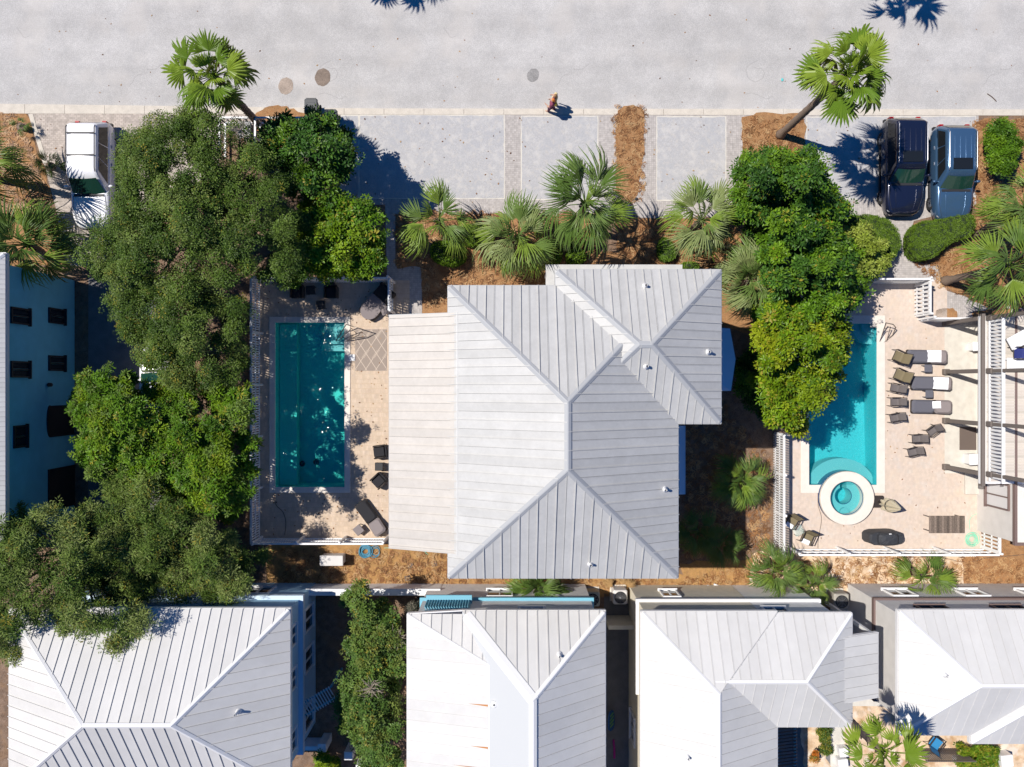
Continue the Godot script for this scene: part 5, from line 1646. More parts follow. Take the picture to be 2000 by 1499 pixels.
# ---------------------------------------------------------------- vehicles
func car(label: String, where: Vector3, paint: StandardMaterial3D, k: Dictionary) -> Node3D:  # nose towards +z
	var t := thing("parked_car", label, "car", where, k.get("turn", 0.0))
	var L: float = k.length
	var W: float = k.width / 2.0
	var H: float = k.height
	var rear := -L / 2.0
	var body := MB.new()
	var rings := []
	for s in [[0.0, 0.70, 0.82], [0.012, 0.82, 0.97], [0.05, 0.93, 1.03], [0.16, 0.99, 1.05], [0.35, 1.0, 1.05], [0.60, 1.0, 1.04], [0.685, 1.0, 1.07], [0.74, 0.995, 1.06], [0.82, 0.985, 1.02], [0.90, 0.94, 0.96], [0.955, 0.85, 0.88], [0.985, 0.73, 0.79], [1.0, 0.58, 0.68]]:
		var z: float = rear + s[0] * L
		var w: float = s[1] * W
		var y: float = s[2]
		var half := [[0.0, 0.24], [0.86 * w, 0.24], [w * 0.97, 0.36], [w, 0.62], [w * 0.985, y - 0.16], [w * 0.94, y - 0.04], [w * 0.84, y], [w * 0.72, y + 0.025], [w * 0.3, y + 0.03], [0.0, y + 0.04]]
		var ring := PackedVector3Array()
		for q in half:
			ring.append(Vector3(q[0], q[1], z))
		for i in range(half.size() - 2, 0, -1):
			ring.append(Vector3(-half[i][0], half[i][1], z))
		rings.append(ring)
	body.loft(rings)
	obj("body", body, paint, t, true)
	# cabin: rounded plans from the belt line to the roof
	var zf := rear + 0.70 * L
	var cab := MB.new()
	var plans := []
	for lv in [[0.98, 0.93, rear + 0.06, zf], [1.06, 0.92, rear + 0.10, zf - 0.12], [H - 0.20, 0.79, rear + 0.34, rear + 0.565 * L], [H - 0.08, 0.74, rear + 0.40, rear + 0.53 * L], [H - 0.02, 0.66, rear + 0.50, rear + 0.50 * L], [H, 0.42, rear + 0.75, rear + 0.45 * L]]:
		var w: float = lv[1] * W
		var c := 0.16
		var ring := PackedVector3Array()
		for q in [[-w + c, lv[2]], [w - c, lv[2]], [w - 0.04, lv[2] + 0.06], [w, lv[2] + c], [w, lerpf(lv[2], lv[3], 0.5)], [w, lv[3] - c], [w - 0.05, lv[3] - 0.06], [w - c, lv[3]], [-w + c, lv[3]], [-w + 0.05, lv[3] - 0.06], [-w, lv[3] - c], [-w, lerpf(lv[2], lv[3], 0.5)], [-w, lv[2] + c], [-w + 0.04, lv[2] + 0.06]]:
			ring.append(Vector3(q[0], lv[0], q[1]))
		plans.append(ring)
	cab.loft(plans)
	obj("cabin", cab, paint, t, true)
	var glass: StandardMaterial3D = M.car_glass
	var ws := MB.new()
	var b0 := Vector3(0.83 * W, 1.075, zf - 0.10)
	var b1 := Vector3(0.68 * W, H - 0.16, rear + 0.565 * L + 0.03)
	for s in 6:
		var u := s / 3.0 - 1.0
		var v := (s + 1) / 3.0 - 1.0
		var bow := func(x: float, f: float) -> float: return (1.0 - x * x) * f
		ws.quad(Vector3(b0.x * u, b0.y, b0.z + bow.call(u, 0.10)), Vector3(b1.x * u, b1.y, b1.z + bow.call(u, 0.05)), Vector3(b1.x * v, b1.y, b1.z + bow.call(v, 0.05)), Vector3(b0.x * v, b0.y, b0.z + bow.call(v, 0.10)))
	obj("windscreen", ws, M.windscreen, t, true)
	var dash := MB.new()
	dash.box(Vector3(0, 1.11, zf + 0.02), Vector3(1.5 * W, 0.02, 0.12))
	obj("wiper_panel", dash, M.black, t)
	for s in [-1.0, 1.0]:
		var cuts := [0.05, 0.36, 0.64, 0.90]
		for i in 3:
			var sw := MB.new()
			var p := []
			for q in [[cuts[i] + 0.008, 0], [cuts[i + 1] - 0.008, 0], [cuts[i + 1] - 0.008, 1], [cuts[i] + 0.008, 1]]:
				var lo := lerpf(rear + 0.16, zf - 0.2, q[0])
				var hi := lerpf(rear + 0.42, rear + 0.55 * L, q[0])
				p.append(Vector3(s * (0.915 * W + 0.012), 1.08, lo) if q[1] == 0 else Vector3(s * (0.795 * W + 0.014), H - 0.20, hi))
			sw.quad(p[0], p[1], p[2], p[3])
			obj("side_window", sw, glass, t)
			if i < 2:
				var hn := MB.new()
				hn.box(Vector3(s * (W + 0.008), 0.86, lerpf(rear + 0.3, zf - 0.2, cuts[i + 1] - 0.06)), Vector3(0.03, 0.03, 0.16))
				obj("door_handle", hn, M.rim, t)
		var sill := MB.new()
		sill.box(Vector3(s * (W * 0.965), 0.33, 0.0), Vector3(0.08, 0.12, L * 0.5))
		obj("sill_trim", sill, M.black, t)
		var seam := MB.new()
		seam.tube([Vector3(s * W * 0.80, 1.088, zf + 0.02), Vector3(s * W * 0.83, 1.045, rear + 0.84 * L), Vector3(s * W * 0.66, 0.925, rear + 0.965 * L)], 0.008, 4)
		obj("bonnet_gap", seam, M.black, t)
		var mir := MB.new()
		mir.ball(Vector3(s * (W + 0.12), 1.14, zf - 0.42), Vector3(0.13, 0.09, 0.08), 8, 5)
		mir.tube([Vector3(s * W * 0.9, 1.08, zf - 0.42), Vector3(s * (W + 0.1), 1.12, zf - 0.42)], 0.03, 5)
		obj("mirror", mir, paint, t, true)
		var hl := MB.new()
		hl.ball(Vector3(s * W * 0.68, 0.76, rear + L * 0.955), Vector3(0.15, 0.07, 0.11), 10, 6)
		obj("headlight", hl, M.lamp_glass, t, true)
		var tl := MB.new()
		tl.box(Vector3(s * W * 0.68, 0.84, rear + 0.03), Vector3(0.2, 0.26, 0.08))
		obj("tail_light", tl, M.tail_red, t)
		for z in [rear + 0.20 * L, rear + 0.80 * L]:
			var ty := MB.new()
			var rg := []
			for q in [[0.22, 0.02], [0.35, 0.0], [0.37, 0.04], [0.37, 0.2], [0.35, 0.24], [0.22, 0.22]]:
				var ring := PackedVector3Array()
				for j in 18:
					ring.append(Vector3(s * (W - 0.265 + q[1]), 0.37 + q[0] * sin(TAU * j / 18), z + q[0] * cos(TAU * j / 18)))
				rg.append(ring)
			ty.loft(rg, false)
			var wh := obj("wheel", ty, M.rubber, t, true)
			var rm := MB.new()
			for j in 5:
				rm.box(Vector3(s * (W - 0.06), 0.37, z), Vector3(0.03, 0.44, 0.07), Basis(Vector3.RIGHT, PI * j / 5))
			obj("rim", rm, M.rim, wh)
	var rw := MB.new()
	rw.quad(Vector3(-0.72 * W, 1.10, rear + 0.09), Vector3(-0.62 * W, H - 0.22, rear + 0.315), Vector3(0.62 * W, H - 0.22, rear + 0.315), Vector3(0.72 * W, 1.10, rear + 0.09))
	obj("rear_window", rw, glass, t)
	var gr := MB.new()
	gr.box(Vector3(0, 0.60, rear + L - 0.005), Vector3(W * 0.9, 0.2, 0.04))
	for i in 4:
		gr.box(Vector3(0, 0.53 + 0.045 * i, rear + L + 0.02), Vector3(W * 0.86, 0.012, 0.02))
	obj("grille", gr, M.black, t)
	var bp := MB.new()
	bp.box(Vector3(0, 0.36, rear + 0.02), Vector3(W * 1.6, 0.2, 0.14))
	bp.box(Vector3(0, 0.36, rear + L - 0.06), Vector3(W * 1.4, 0.18, 0.12))
	obj("bumper", bp, M.black, t)
	for s in [-1.0, 1.0]:
		var cr := MB.new()
		cr.tube([Vector3(s * W * 0.52, 1.075, zf + 0.08), Vector3(s * W * 0.50, 1.03, rear + 0.86 * L), Vector3(s * W * 0.42, 0.93, rear + 0.955 * L)], 0.02, 6)
		obj("bonnet_crease", cr, paint, t, true)
	var ribs: int = k.get("ribs", 0)
	for i in ribs:
		var rb := MB.new()
		var x: float = lerpf(-0.42, 0.42, i / maxf(1.0, ribs - 1)) * W
		rb.box(Vector3(x, H + 0.004, rear + 0.29 * L), Vector3(0.03, 0.012, 0.24 * L))
		obj("roof_rib", rb, paint, t)
	if k.get("sunroof", false):
		var sr := MB.new()
		sr.cbox(Vector3(0, H - 0.02, rear + 0.455 * L), Vector3(W * 1.0, 0.03, 0.55), 0.01)
		obj("sunroof", sr, glass, t)
	for s in [-1.0, 1.0]:
		var rl := MB.new()
		rl.tube([Vector3(s * 0.70 * W, H - 0.04, rear + 0.5), Vector3(s * 0.70 * W, H + 0.03, rear + 0.62), Vector3(s * 0.70 * W, H + 0.03, rear + 0.49 * L), Vector3(s * 0.70 * W, H - 0.04, rear + 0.52 * L)], 0.024, 6)
		obj("roof_rail", rl, M.black if k.get("bars", false) else M.rim, t, true)
	if k.get("bars", false):
		for z in [rear + 0.9, rear + 1.98]:
			var cb := MB.new()
			cb.box(Vector3(0, H + 0.05, z), Vector3(1.42 * W, 0.03, 0.06))
			obj("cross_bar", cb, M.black, t)
	return t

func cars() -> void:
	M.car_glass = mat(lin(0.012, 0.014, 0.016), 0.06)
	M.windscreen = mat(lin(0.012, 0.05, 0.035), 0.05)
	M.lamp_glass = mat(lin(0.3, 0.31, 0.33), 0.1)
	M.tail_red = mat(lin(0.35, 0.01, 0.01), 0.15)
	var white := mat(lin(0.80, 0.80, 0.82), 0.25)
	var navy := mat(lin(0.012, 0.016, 0.04), 0.22, 0.3)
	var blue := mat(lin(0.055, 0.12, 0.22), 0.22, 0.4)
	for p in [white, navy, blue]:
		p.clearcoat_enabled = true
		p.clearcoat = 1.0
		p.clearcoat_roughness = 0.04
	car("white estate car with black roof bars half under the largest oak", Vector3(-21.15, 0.01, -10.5), white, {length = 5.35, width = 2.0, height = 1.9, bars = true})
	car("very dark blue sport utility car, left of the two by the clipped hedges", Vector3(19.72, 0.015, -10.95), navy, {length = 4.85, width = 1.98, height = 1.78, ribs = 4, sunroof = true})
	car("lighter steel-blue sport utility car, right of the two by the clipped hedges", Vector3(22.2, 0.015, -10.62), blue, {length = 4.75, width = 1.92, height = 1.74, ribs = 4, sunroof = true})
	car("white car in the shaded court, only a corner showing from under the oaks", Vector3(-17.8, 0.01, 0.3), white, {length = 4.5, width = 1.85, height = 1.55, turn = PI})


# ---------------------------------------------------------------- furniture
func leg4(t: Node3D, x: float, z: float, h: float, r: float, material: Material) -> void:
	for sx in [-1, 1]:
		for sz in [-1, 1]:
			var m := MB.new()
			m.cbox(Vector3(sx * x, 0, sz * z), Vector3(r * 2, h, r * 2), r * 0.3)
			obj("leg", m, material, t)

func lounger(label: String, px: Array, turn: float, cushion: Material, back: Material) -> Vector3:  # head towards +x
	var where := at(px[0], px[1], 0.38)
	where.y = 0.02
	var t := thing("sun_lounger", label, "sun lounger", where, turn, "padded sun loungers by the pools")
	var f := MB.new()
	f.cbox(Vector3(0, 0.16, 0), Vector3(1.98, 0.12, 0.70), 0.05)
	obj("frame", f, M.frame_dark, t)
	leg4(t, 0.86, 0.28, 0.17, 0.035, M.frame_dark)
	var s := MB.new()
	s.cbox(Vector3(-0.40, 0.281, 0), Vector3(1.16, 0.11, 0.68), 0.10)
	obj("seat_cushion", s, cushion, t)
	var b := MB.new()
	var tilt := Basis(Vector3(0, 0, 1), 0.30)
	b.cbox(Vector3(0.18, 0.281, 0) + tilt * Vector3(0.40, 0, 0), Vector3(0.82, 0.11, 0.68), 0.10, tilt)
	obj("back_cushion", b, back, t)
	var pr := MB.new()
	pr.bar(Vector3(0.75, 0.25, 0.25), Vector3(0.86, 0.48, 0.25), 0.03, 0.03)
	pr.bar(Vector3(0.75, 0.25, -0.25), Vector3(0.86, 0.48, -0.25), 0.03, 0.03)
	obj("back_prop", pr, M.frame_dark, t)
	return where

func small_table(label: String, px: Array, turn: float, material: Material, w := 0.42, h := 0.45, called := "side_table") -> void:
	var where := at(px[0], px[1], h)
	where.y = 0.02
	var t := thing(called, label, "table", where, turn, "small side tables on the decks")
	var m := MB.new()
	m.cbox(Vector3(0, h - 0.04, 0), Vector3(w, 0.04, w), 0.03)
	obj("tabletop", m, material, t)
	leg4(t, w / 2 - 0.05, w / 2 - 0.05, h - 0.04, 0.018, material)

func sling_chair(label: String, px: Array, turn: float, seat: Material, w := 0.56, frame: Material = null) -> void:  # faces -x
	frame = M.frame_dark if frame == null else frame
	var where := at(px[0], px[1], 0.45)
	where.y = 0.02
	var t := thing("sling_chair", label, "chair", where, turn, "sling chairs by the right pool")
	var h := w / 2.0
	var s := MB.new()
	var sl := []
	for q in [[-0.27, 0.44], [-0.1, 0.41], [0.12, 0.40], [0.22, 0.42]]:
		sl.append(PackedVector3Array([Vector3(q[0], q[1], -h + 0.03), Vector3(q[0], q[1], h - 0.03), Vector3(q[0], q[1] - 0.012, h - 0.03), Vector3(q[0], q[1] - 0.012, -h + 0.03)]))
	s.loft(sl)
	obj("seat", s, seat, t)
	var b := MB.new()
	var bl := []
	for q in [[0.22, 0.43], [0.27, 0.6], [0.35, 0.8], [0.42, 0.96]]:
		bl.append(PackedVector3Array([Vector3(q[0], q[1], -h + 0.03), Vector3(q[0], q[1], h - 0.03), Vector3(q[0] + 0.012, q[1], h - 0.03), Vector3(q[0] + 0.012, q[1], -h + 0.03)]))
	b.loft(bl)
	obj("backrest", b, seat, t)
	var f := MB.new()
	for z in [-h, h]:
		f.tube([Vector3(-0.28, 0.45, z), Vector3(0.22, 0.42, z), Vector3(0.43, 0.98, z)], 0.018, 5)
	f.tube([Vector3(0.43, 0.98, -h), Vector3(0.43, 0.98, h)], 0.018, 5)
	f.tube([Vector3(-0.28, 0.45, -h), Vector3(-0.28, 0.45, h)], 0.018, 5)
	obj("frame", f, frame, t, true)
	for z in [-h, h]:
		var a := MB.new()
		a.cbox(Vector3(0.0, 0.62, z), Vector3(0.54, 0.03, 0.055), 0.012)
		obj("armrest", a, frame, t)
		for q in [[-0.25, 0.62, -0.30], [0.24, 0.62, 0.32]]:
			var l := MB.new()
			l.tube([Vector3(q[0], q[1], z), Vector3(q[2], 0, z)], 0.017, 5)
			obj("leg", l, frame, t, true)

func towel(label: String, px: Array, y: float, turn: float, w: float, d: float, slope: float) -> void:
	var where := at(px[0], px[1], y)
	var t := thing("towel", label, "towel", where, turn, "white towels left on the loungers")
	var m := MB.new()
	var n := 6
	var r := RandomNumberGenerator.new()
	r.seed = int(px[0])
	var g := []
	for i in n + 1:
		var row := []
		for j in n + 1:
			var x := (float(i) / n - 0.5) * w
			row.append(Vector3(x, x * slope + r.randf_range(0.0, 0.014), (float(j) / n - 0.5) * d * (1.0 + r.randf_range(-0.02, 0.02))))
		g.append(row)
	for i in n:
		for j in n:
			m.quad(g[i][j], g[i + 1][j], g[i + 1][j + 1], g[i][j + 1])
	for i in n:
		for e in [0, n]:
			m.quad(g[i][e], g[i + 1][e], g[i + 1][e] - Vector3(0, 0.03, 0), g[i][e] - Vector3(0, 0.03, 0))
			m.quad(g[e][i], g[e][i + 1], g[e][i + 1] - Vector3(0, 0.03, 0), g[e][i] - Vector3(0, 0.03, 0))
	obj("cloth", m, M.towel, t, true)

func strand(called: String, label: String, category: String, px: Array, y: float, r: float, material: Material, extra := 0) -> void:
	var t := thing(called, label, category)
	var c := Curve3D.new()
	for i in px.size():
		var p := at(px[i][0], px[i][1], y)
		var a: Array = px[maxi(i - 1, 0)]
		var b: Array = px[mini(i + 1, px.size() - 1)]
		var d := (at(b[0], b[1], y) - at(a[0], a[1], y)) / 6.0
		c.add_point(p + Vector3(0, 0.012 * (i % 3) if extra else 0.0, 0), -d, d)
	var path := []
	var n := int(c.get_baked_length() / 0.08) + 2
	for i in n:
		path.append(c.sample_baked(c.get_baked_length() * i / (n - 1)))
	var m := MB.new()
	m.tube(path, r, 5)
	obj("line", m, material, t, true)

func coil(called: String, label: String, px: Array, r0: float, turns: float, material: Material, seed_value: int, thick := 0.02) -> void:
	var rr := RandomNumberGenerator.new()
	rr.seed = seed_value
	var t := thing(called, label, "hose", at(px[0], px[1], 0.03))
	var path := []
	var n := int(turns * 20)
	for i in n:
		var s := float(i) / n
		var r := r0 * (0.55 + 0.45 * sin(s * 9.0 + rr.randf_range(0, 0.3)) * 0.5 + 0.25 * s)
		var c := Vector3(0.10 * r0 * sin(s * 23.0), 0.02 + 0.05 * s, 0.12 * r0 * cos(s * 17.0))
		path.append(c + Vector3(cos(TAU * s * turns) * r, 0, sin(TAU * s * turns) * r))
	var m := MB.new()
	m.tube(path, thick, 5)
	obj("tube", m, material, t, true)

func ac_unit(label: String, px: Array, h: float, w: float, case: Material) -> void:
	var where := at(px[0], px[1], h)
	where.y = 0.0
	var t := thing("air_conditioner", label, "air conditioner", where, 0.0, "outdoor fan units behind the lower houses")
	var m := MB.new()
	m.cbox(Vector3(0, 0.03, 0), Vector3(w, h - 0.06, w), 0.06)
	obj("case", m, case, t)
	var p := MB.new()
	p.cbox(Vector3(0, 0, 0), Vector3(w + 0.12, 0.06, w + 0.12), 0.01)
	obj("pad", p, M.concrete, t)
	var f := MB.new()
	f.lathe(Vector3(0, h - 0.03, 0), [[w * 0.42, 0.0], [w * 0.42, 0.035], [w * 0.38, 0.035], [w * 0.38, 0.01], [0.01, 0.01]], 20)
	obj("fan_well", f, M.black, t, true)
	var g := MB.new()
	for k in 3:
		var r := w * (0.12 + 0.1 * k)
		var ring := []
		for j in 17:
			ring.append(Vector3(cos(TAU * j / 16) * r, h + 0.012, sin(TAU * j / 16) * r))
		g.tube(ring, 0.006, 4, false)
	for j in 8:
		g.tube([Vector3(0, h + 0.012, 0), Vector3(cos(TAU * j / 8) * w * 0.4, h + 0.008, sin(TAU * j / 8) * w * 0.4)], 0.006, 4)
	obj("guard", g, M.rim, t)

func bin_(label: String, px: Array, h: float, turn: float, shell: Material) -> void:
	var where := at(px[0], px[1], h)
	where.y = 0.03
	var t := thing("wheelie_bin", label, "bin", where, turn, "wheeled bins by the street")
	var rings := []
	for lv in [[0.05, 0.23, 0.26], [h - 0.08, 0.29, 0.34], [h - 0.07, 0.31, 0.36]]:
		rings.append(PackedVector3Array([Vector3(-lv[1], lv[0], -lv[2]), Vector3(lv[1], lv[0], -lv[2]), Vector3(lv[1], lv[0], lv[2]), Vector3(-lv[1], lv[0], lv[2])]))
	var m := MB.new()
	m.loft(rings)
	obj("body", m, shell, t)
	var l := MB.new()
	l.cbox(Vector3(0, h - 0.068, 0.0), Vector3(0.66, 0.07, 0.78), 0.05)
	l.cbox(Vector3(0, h - 0.01, -0.05), Vector3(0.46, 0.03, 0.5), 0.03)
	obj("lid", l, shell, t)
	for s in [-1, 1]:
		var w := MB.new()
		w.lathe(Vector3(0, 0, 0), [[0.01, -0.03], [0.11, -0.03], [0.12, 0], [0.11, 0.03], [0.01, 0.03]], 14)
		var wo := obj("wheel", w, M.rubber, t, true)
		wo.transform = Transform3D(Basis(Vector3(0, 0, 1), PI / 2), Vector3(s * 0.25, 0.12, 0.3))
	var hd := MB.new()
	hd.tube([Vector3(-0.25, h - 0.06, 0.42), Vector3(0.25, h - 0.06, 0.42)], 0.018, 6)
	obj("handle", hd, shell, t)

func west_deck() -> void:
	lounger("dark padded lounger at the near right corner of the left deck", [724, 1013], -0.93, M.cushion_black, M.cushion_taupe)
	small_table("low taupe side table beside the near lounger on the left deck", [700, 1036], 0.7, M.cushion_taupe, 0.45, 0.4)
	# round day bed at the street end
	var w := at(736, 590, 0.4)
	w.y = 0.02
	var t := thing("day_bed", "dark day bed with a rounded grey cushion, far right corner of the left deck", "day bed", w, 0.86)
	var f := MB.new()
	f.cbox(Vector3(0, 0.1, 0), Vector3(1.9, 0.18, 0.98), 0.08)
	obj("frame", f, M.frame_dark, t)
	leg4(t, 0.8, 0.36, 0.12, 0.04, M.frame_dark)
	var c := MB.new()
	var pts := PackedVector2Array()
	for k in 13:
		var a := PI / 2 + PI * k / 12.0
		pts.append(Vector2(-0.55 + 0.50 * cos(a), 0.46 * sin(a)))
	pts.append(Vector2(0.2, -0.46))
	pts.append(Vector2(0.2, 0.46))
	c.prism(pts, 0.28, 0.42)
	obj("seat_cushion", c, M.cushion_taupe, t)
	var b := MB.new()
	b.cbox(Vector3(0.58, 0.28, 0), Vector3(0.70, 0.2, 0.9), 0.06)
	b.cbox(Vector3(0.86, 0.4, 0), Vector3(0.16, 0.32, 0.9), 0.05)
	obj("back_cushion", b, M.cushion_black, t)
	small_table("round-cornered grey table beside the day bed", [752, 607], 0.4, M.cushion_taupe, 0.42, 0.42)
	for s in [[580, 571, "left black armchair under the street fence of the left deck"], [646, 571, "right black armchair under the street fence of the left deck"]]:
		armchair(s[2], [s[0], s[1]], PI / 2)
	small_table("black square table between the two armchairs by the street fence", [606, 567], 0.05, M.black, 0.46, 0.45)
	small_table("black square table standing alone in front of the two armchairs", [626, 596], 0.1, M.black, 0.46, 0.45)
	armchair("upper black armchair against the porch of the main house", [741, 883], 0.12)
	armchair("lower black armchair turned towards the left pool by the porch", [739, 940], 0.75)
	small_table("black square table between the two armchairs by the porch", [740, 912], 0.0, M.black, 0.42, 0.45)
	# flat woven rug with a lattice of pale lines
	var im := Image.create(160, 224, false, Image.FORMAT_RGB8)
	var r := RandomNumberGenerator.new()
	r.seed = 4
	for y in 224:
		for x in 160:
			var u := x / 160.0 * 3.0
			var v := y / 224.0 * 2.6
			var d1 := absf(fposmod(u + v, 1.0) - 0.5)
			var d2 := absf(fposmod(u - v, 1.0) - 0.5)
			var line := d1 < 0.035 or d2 < 0.035 or (absf(d1 - 0.12) < 0.018 and fposmod(v, 1.3) < 0.5)
			var k := r.randf_range(-0.02, 0.02)
			im.set_pixel(x, y, Color(0.75 + k, 0.69 + k, 0.63 + k) if line else Color(0.58 + k, 0.53 + k, 0.49 + k))
	var rug := PlaneMesh.new()
	var c0 := at(694, 644, 0.03)
	var c1 := at(755, 724, 0.03)
	rug.size = Vector2(c1.x - c0.x, c1.z - c0.z)
	var rm := mat(Color.WHITE, 0.95)
	rm.albedo_texture = ImageTexture.create_from_image(im)
	var ro := thing("outdoor_rug", "flat taupe outdoor rug with a pale diamond lattice beside the left pool", "rug", (c0 + c1) / 2.0)
	obj("pile", rug, rm, ro)
	var hem := MB.new()
	hem.box(Vector3(0, -0.007, 0), Vector3(rug.size.x + 0.02, 0.012, rug.size.y + 0.02))
	obj("hem", hem, M.cushion_taupe, ro)
	strand("pool_hose", "thin dark hose curling from the left pool's near corner across the deck", "hose", [[536, 955], [538, 985], [552, 1000], [558, 1020], [556, 1045]], 0.03, 0.02, M.wire)
	# behind the near fence
	var wh := at(647, 1096, 0.75)
	wh.y = 0.01
	var sb := thing("storage_box", "long pale grey storage box in the shade behind the left deck", "storage box", wh)
	var sm := MB.new()
	sm.cbox(Vector3(0, 0, 0), Vector3(1.12, 0.68, 0.46), 0.03)
	obj("body", sm, M.stucco_grey, sb)
	var lid := MB.new()
	lid.cbox(Vector3(0, 0.682, 0), Vector3(1.18, 0.07, 0.52), 0.025)
	obj("lid", lid, M.stucco_grey, sb)
	coil("garden_hose", "coil of blue hose outside the near fence of the left deck", [714, 1077], 0.34, 7.0, M.hose_blue, 3, 0.028)
	coil("garden_hose", "loose loops of thin blue hose right of the blue coil", [733, 1078], 0.30, 3.0, M.hose_blue, 4, 0.02)
	strand("garden_hose", "thin green hose line along the porch edge of the main house", "hose", [[750, 1071], [780, 1070], [810, 1071], [828, 1072], [832, 1082], [826, 1076], [836, 1084]], 0.03, 0.015, M.hose)
	for s in [[802, 1107, "square dark valve cover in the dry yard"], [796, 1132, "square grey valve cover nearest the garden wall"], [848, 1104, "small dark valve cover right of the others in the dry yard"]]:
		var p := thing("valve_cover", s[2], "ground cover", at(s[0], s[1] - 2, 0.01), 0.2, "valve covers in the dry yard")
		var pm := MB.new()
		pm.cbox(Vector3.ZERO, Vector3(0.30, 0.03, 0.26), 0.015)
		obj("plate", pm, mat(lin(0.14, 0.11, 0.09), 0.9), p)

func armchair(label: String, px: Array, turn: float) -> void:  # faces -x
	var where := at(px[0], px[1], 0.4)
	where.y = 0.02
	var t := thing("armchair", label, "armchair", where, turn, "black armchairs on the left deck")
	var s := MB.new()
	s.cbox(Vector3(-0.02, 0.22, 0), Vector3(0.56, 0.2, 0.50), 0.04)
	obj("seat", s, M.cushion_black, t)
	var b := MB.new()
	b.cbox(Vector3(0.32, 0.15, 0), Vector3(0.11, 0.62, 0.58), 0.04, Basis(Vector3(0, 0, 1), -0.15))
	obj("backrest", b, M.cushion_black, t)
	for z in [-1, 1]:
		var a := MB.new()
		a.cbox(Vector3(0.0, 0.12, z * 0.30), Vector3(0.60, 0.44, 0.08), 0.03)
		obj("armrest", a, M.frame_dark, t)
	leg4(t, 0.25, 0.26, 0.2, 0.025, M.frame_dark)

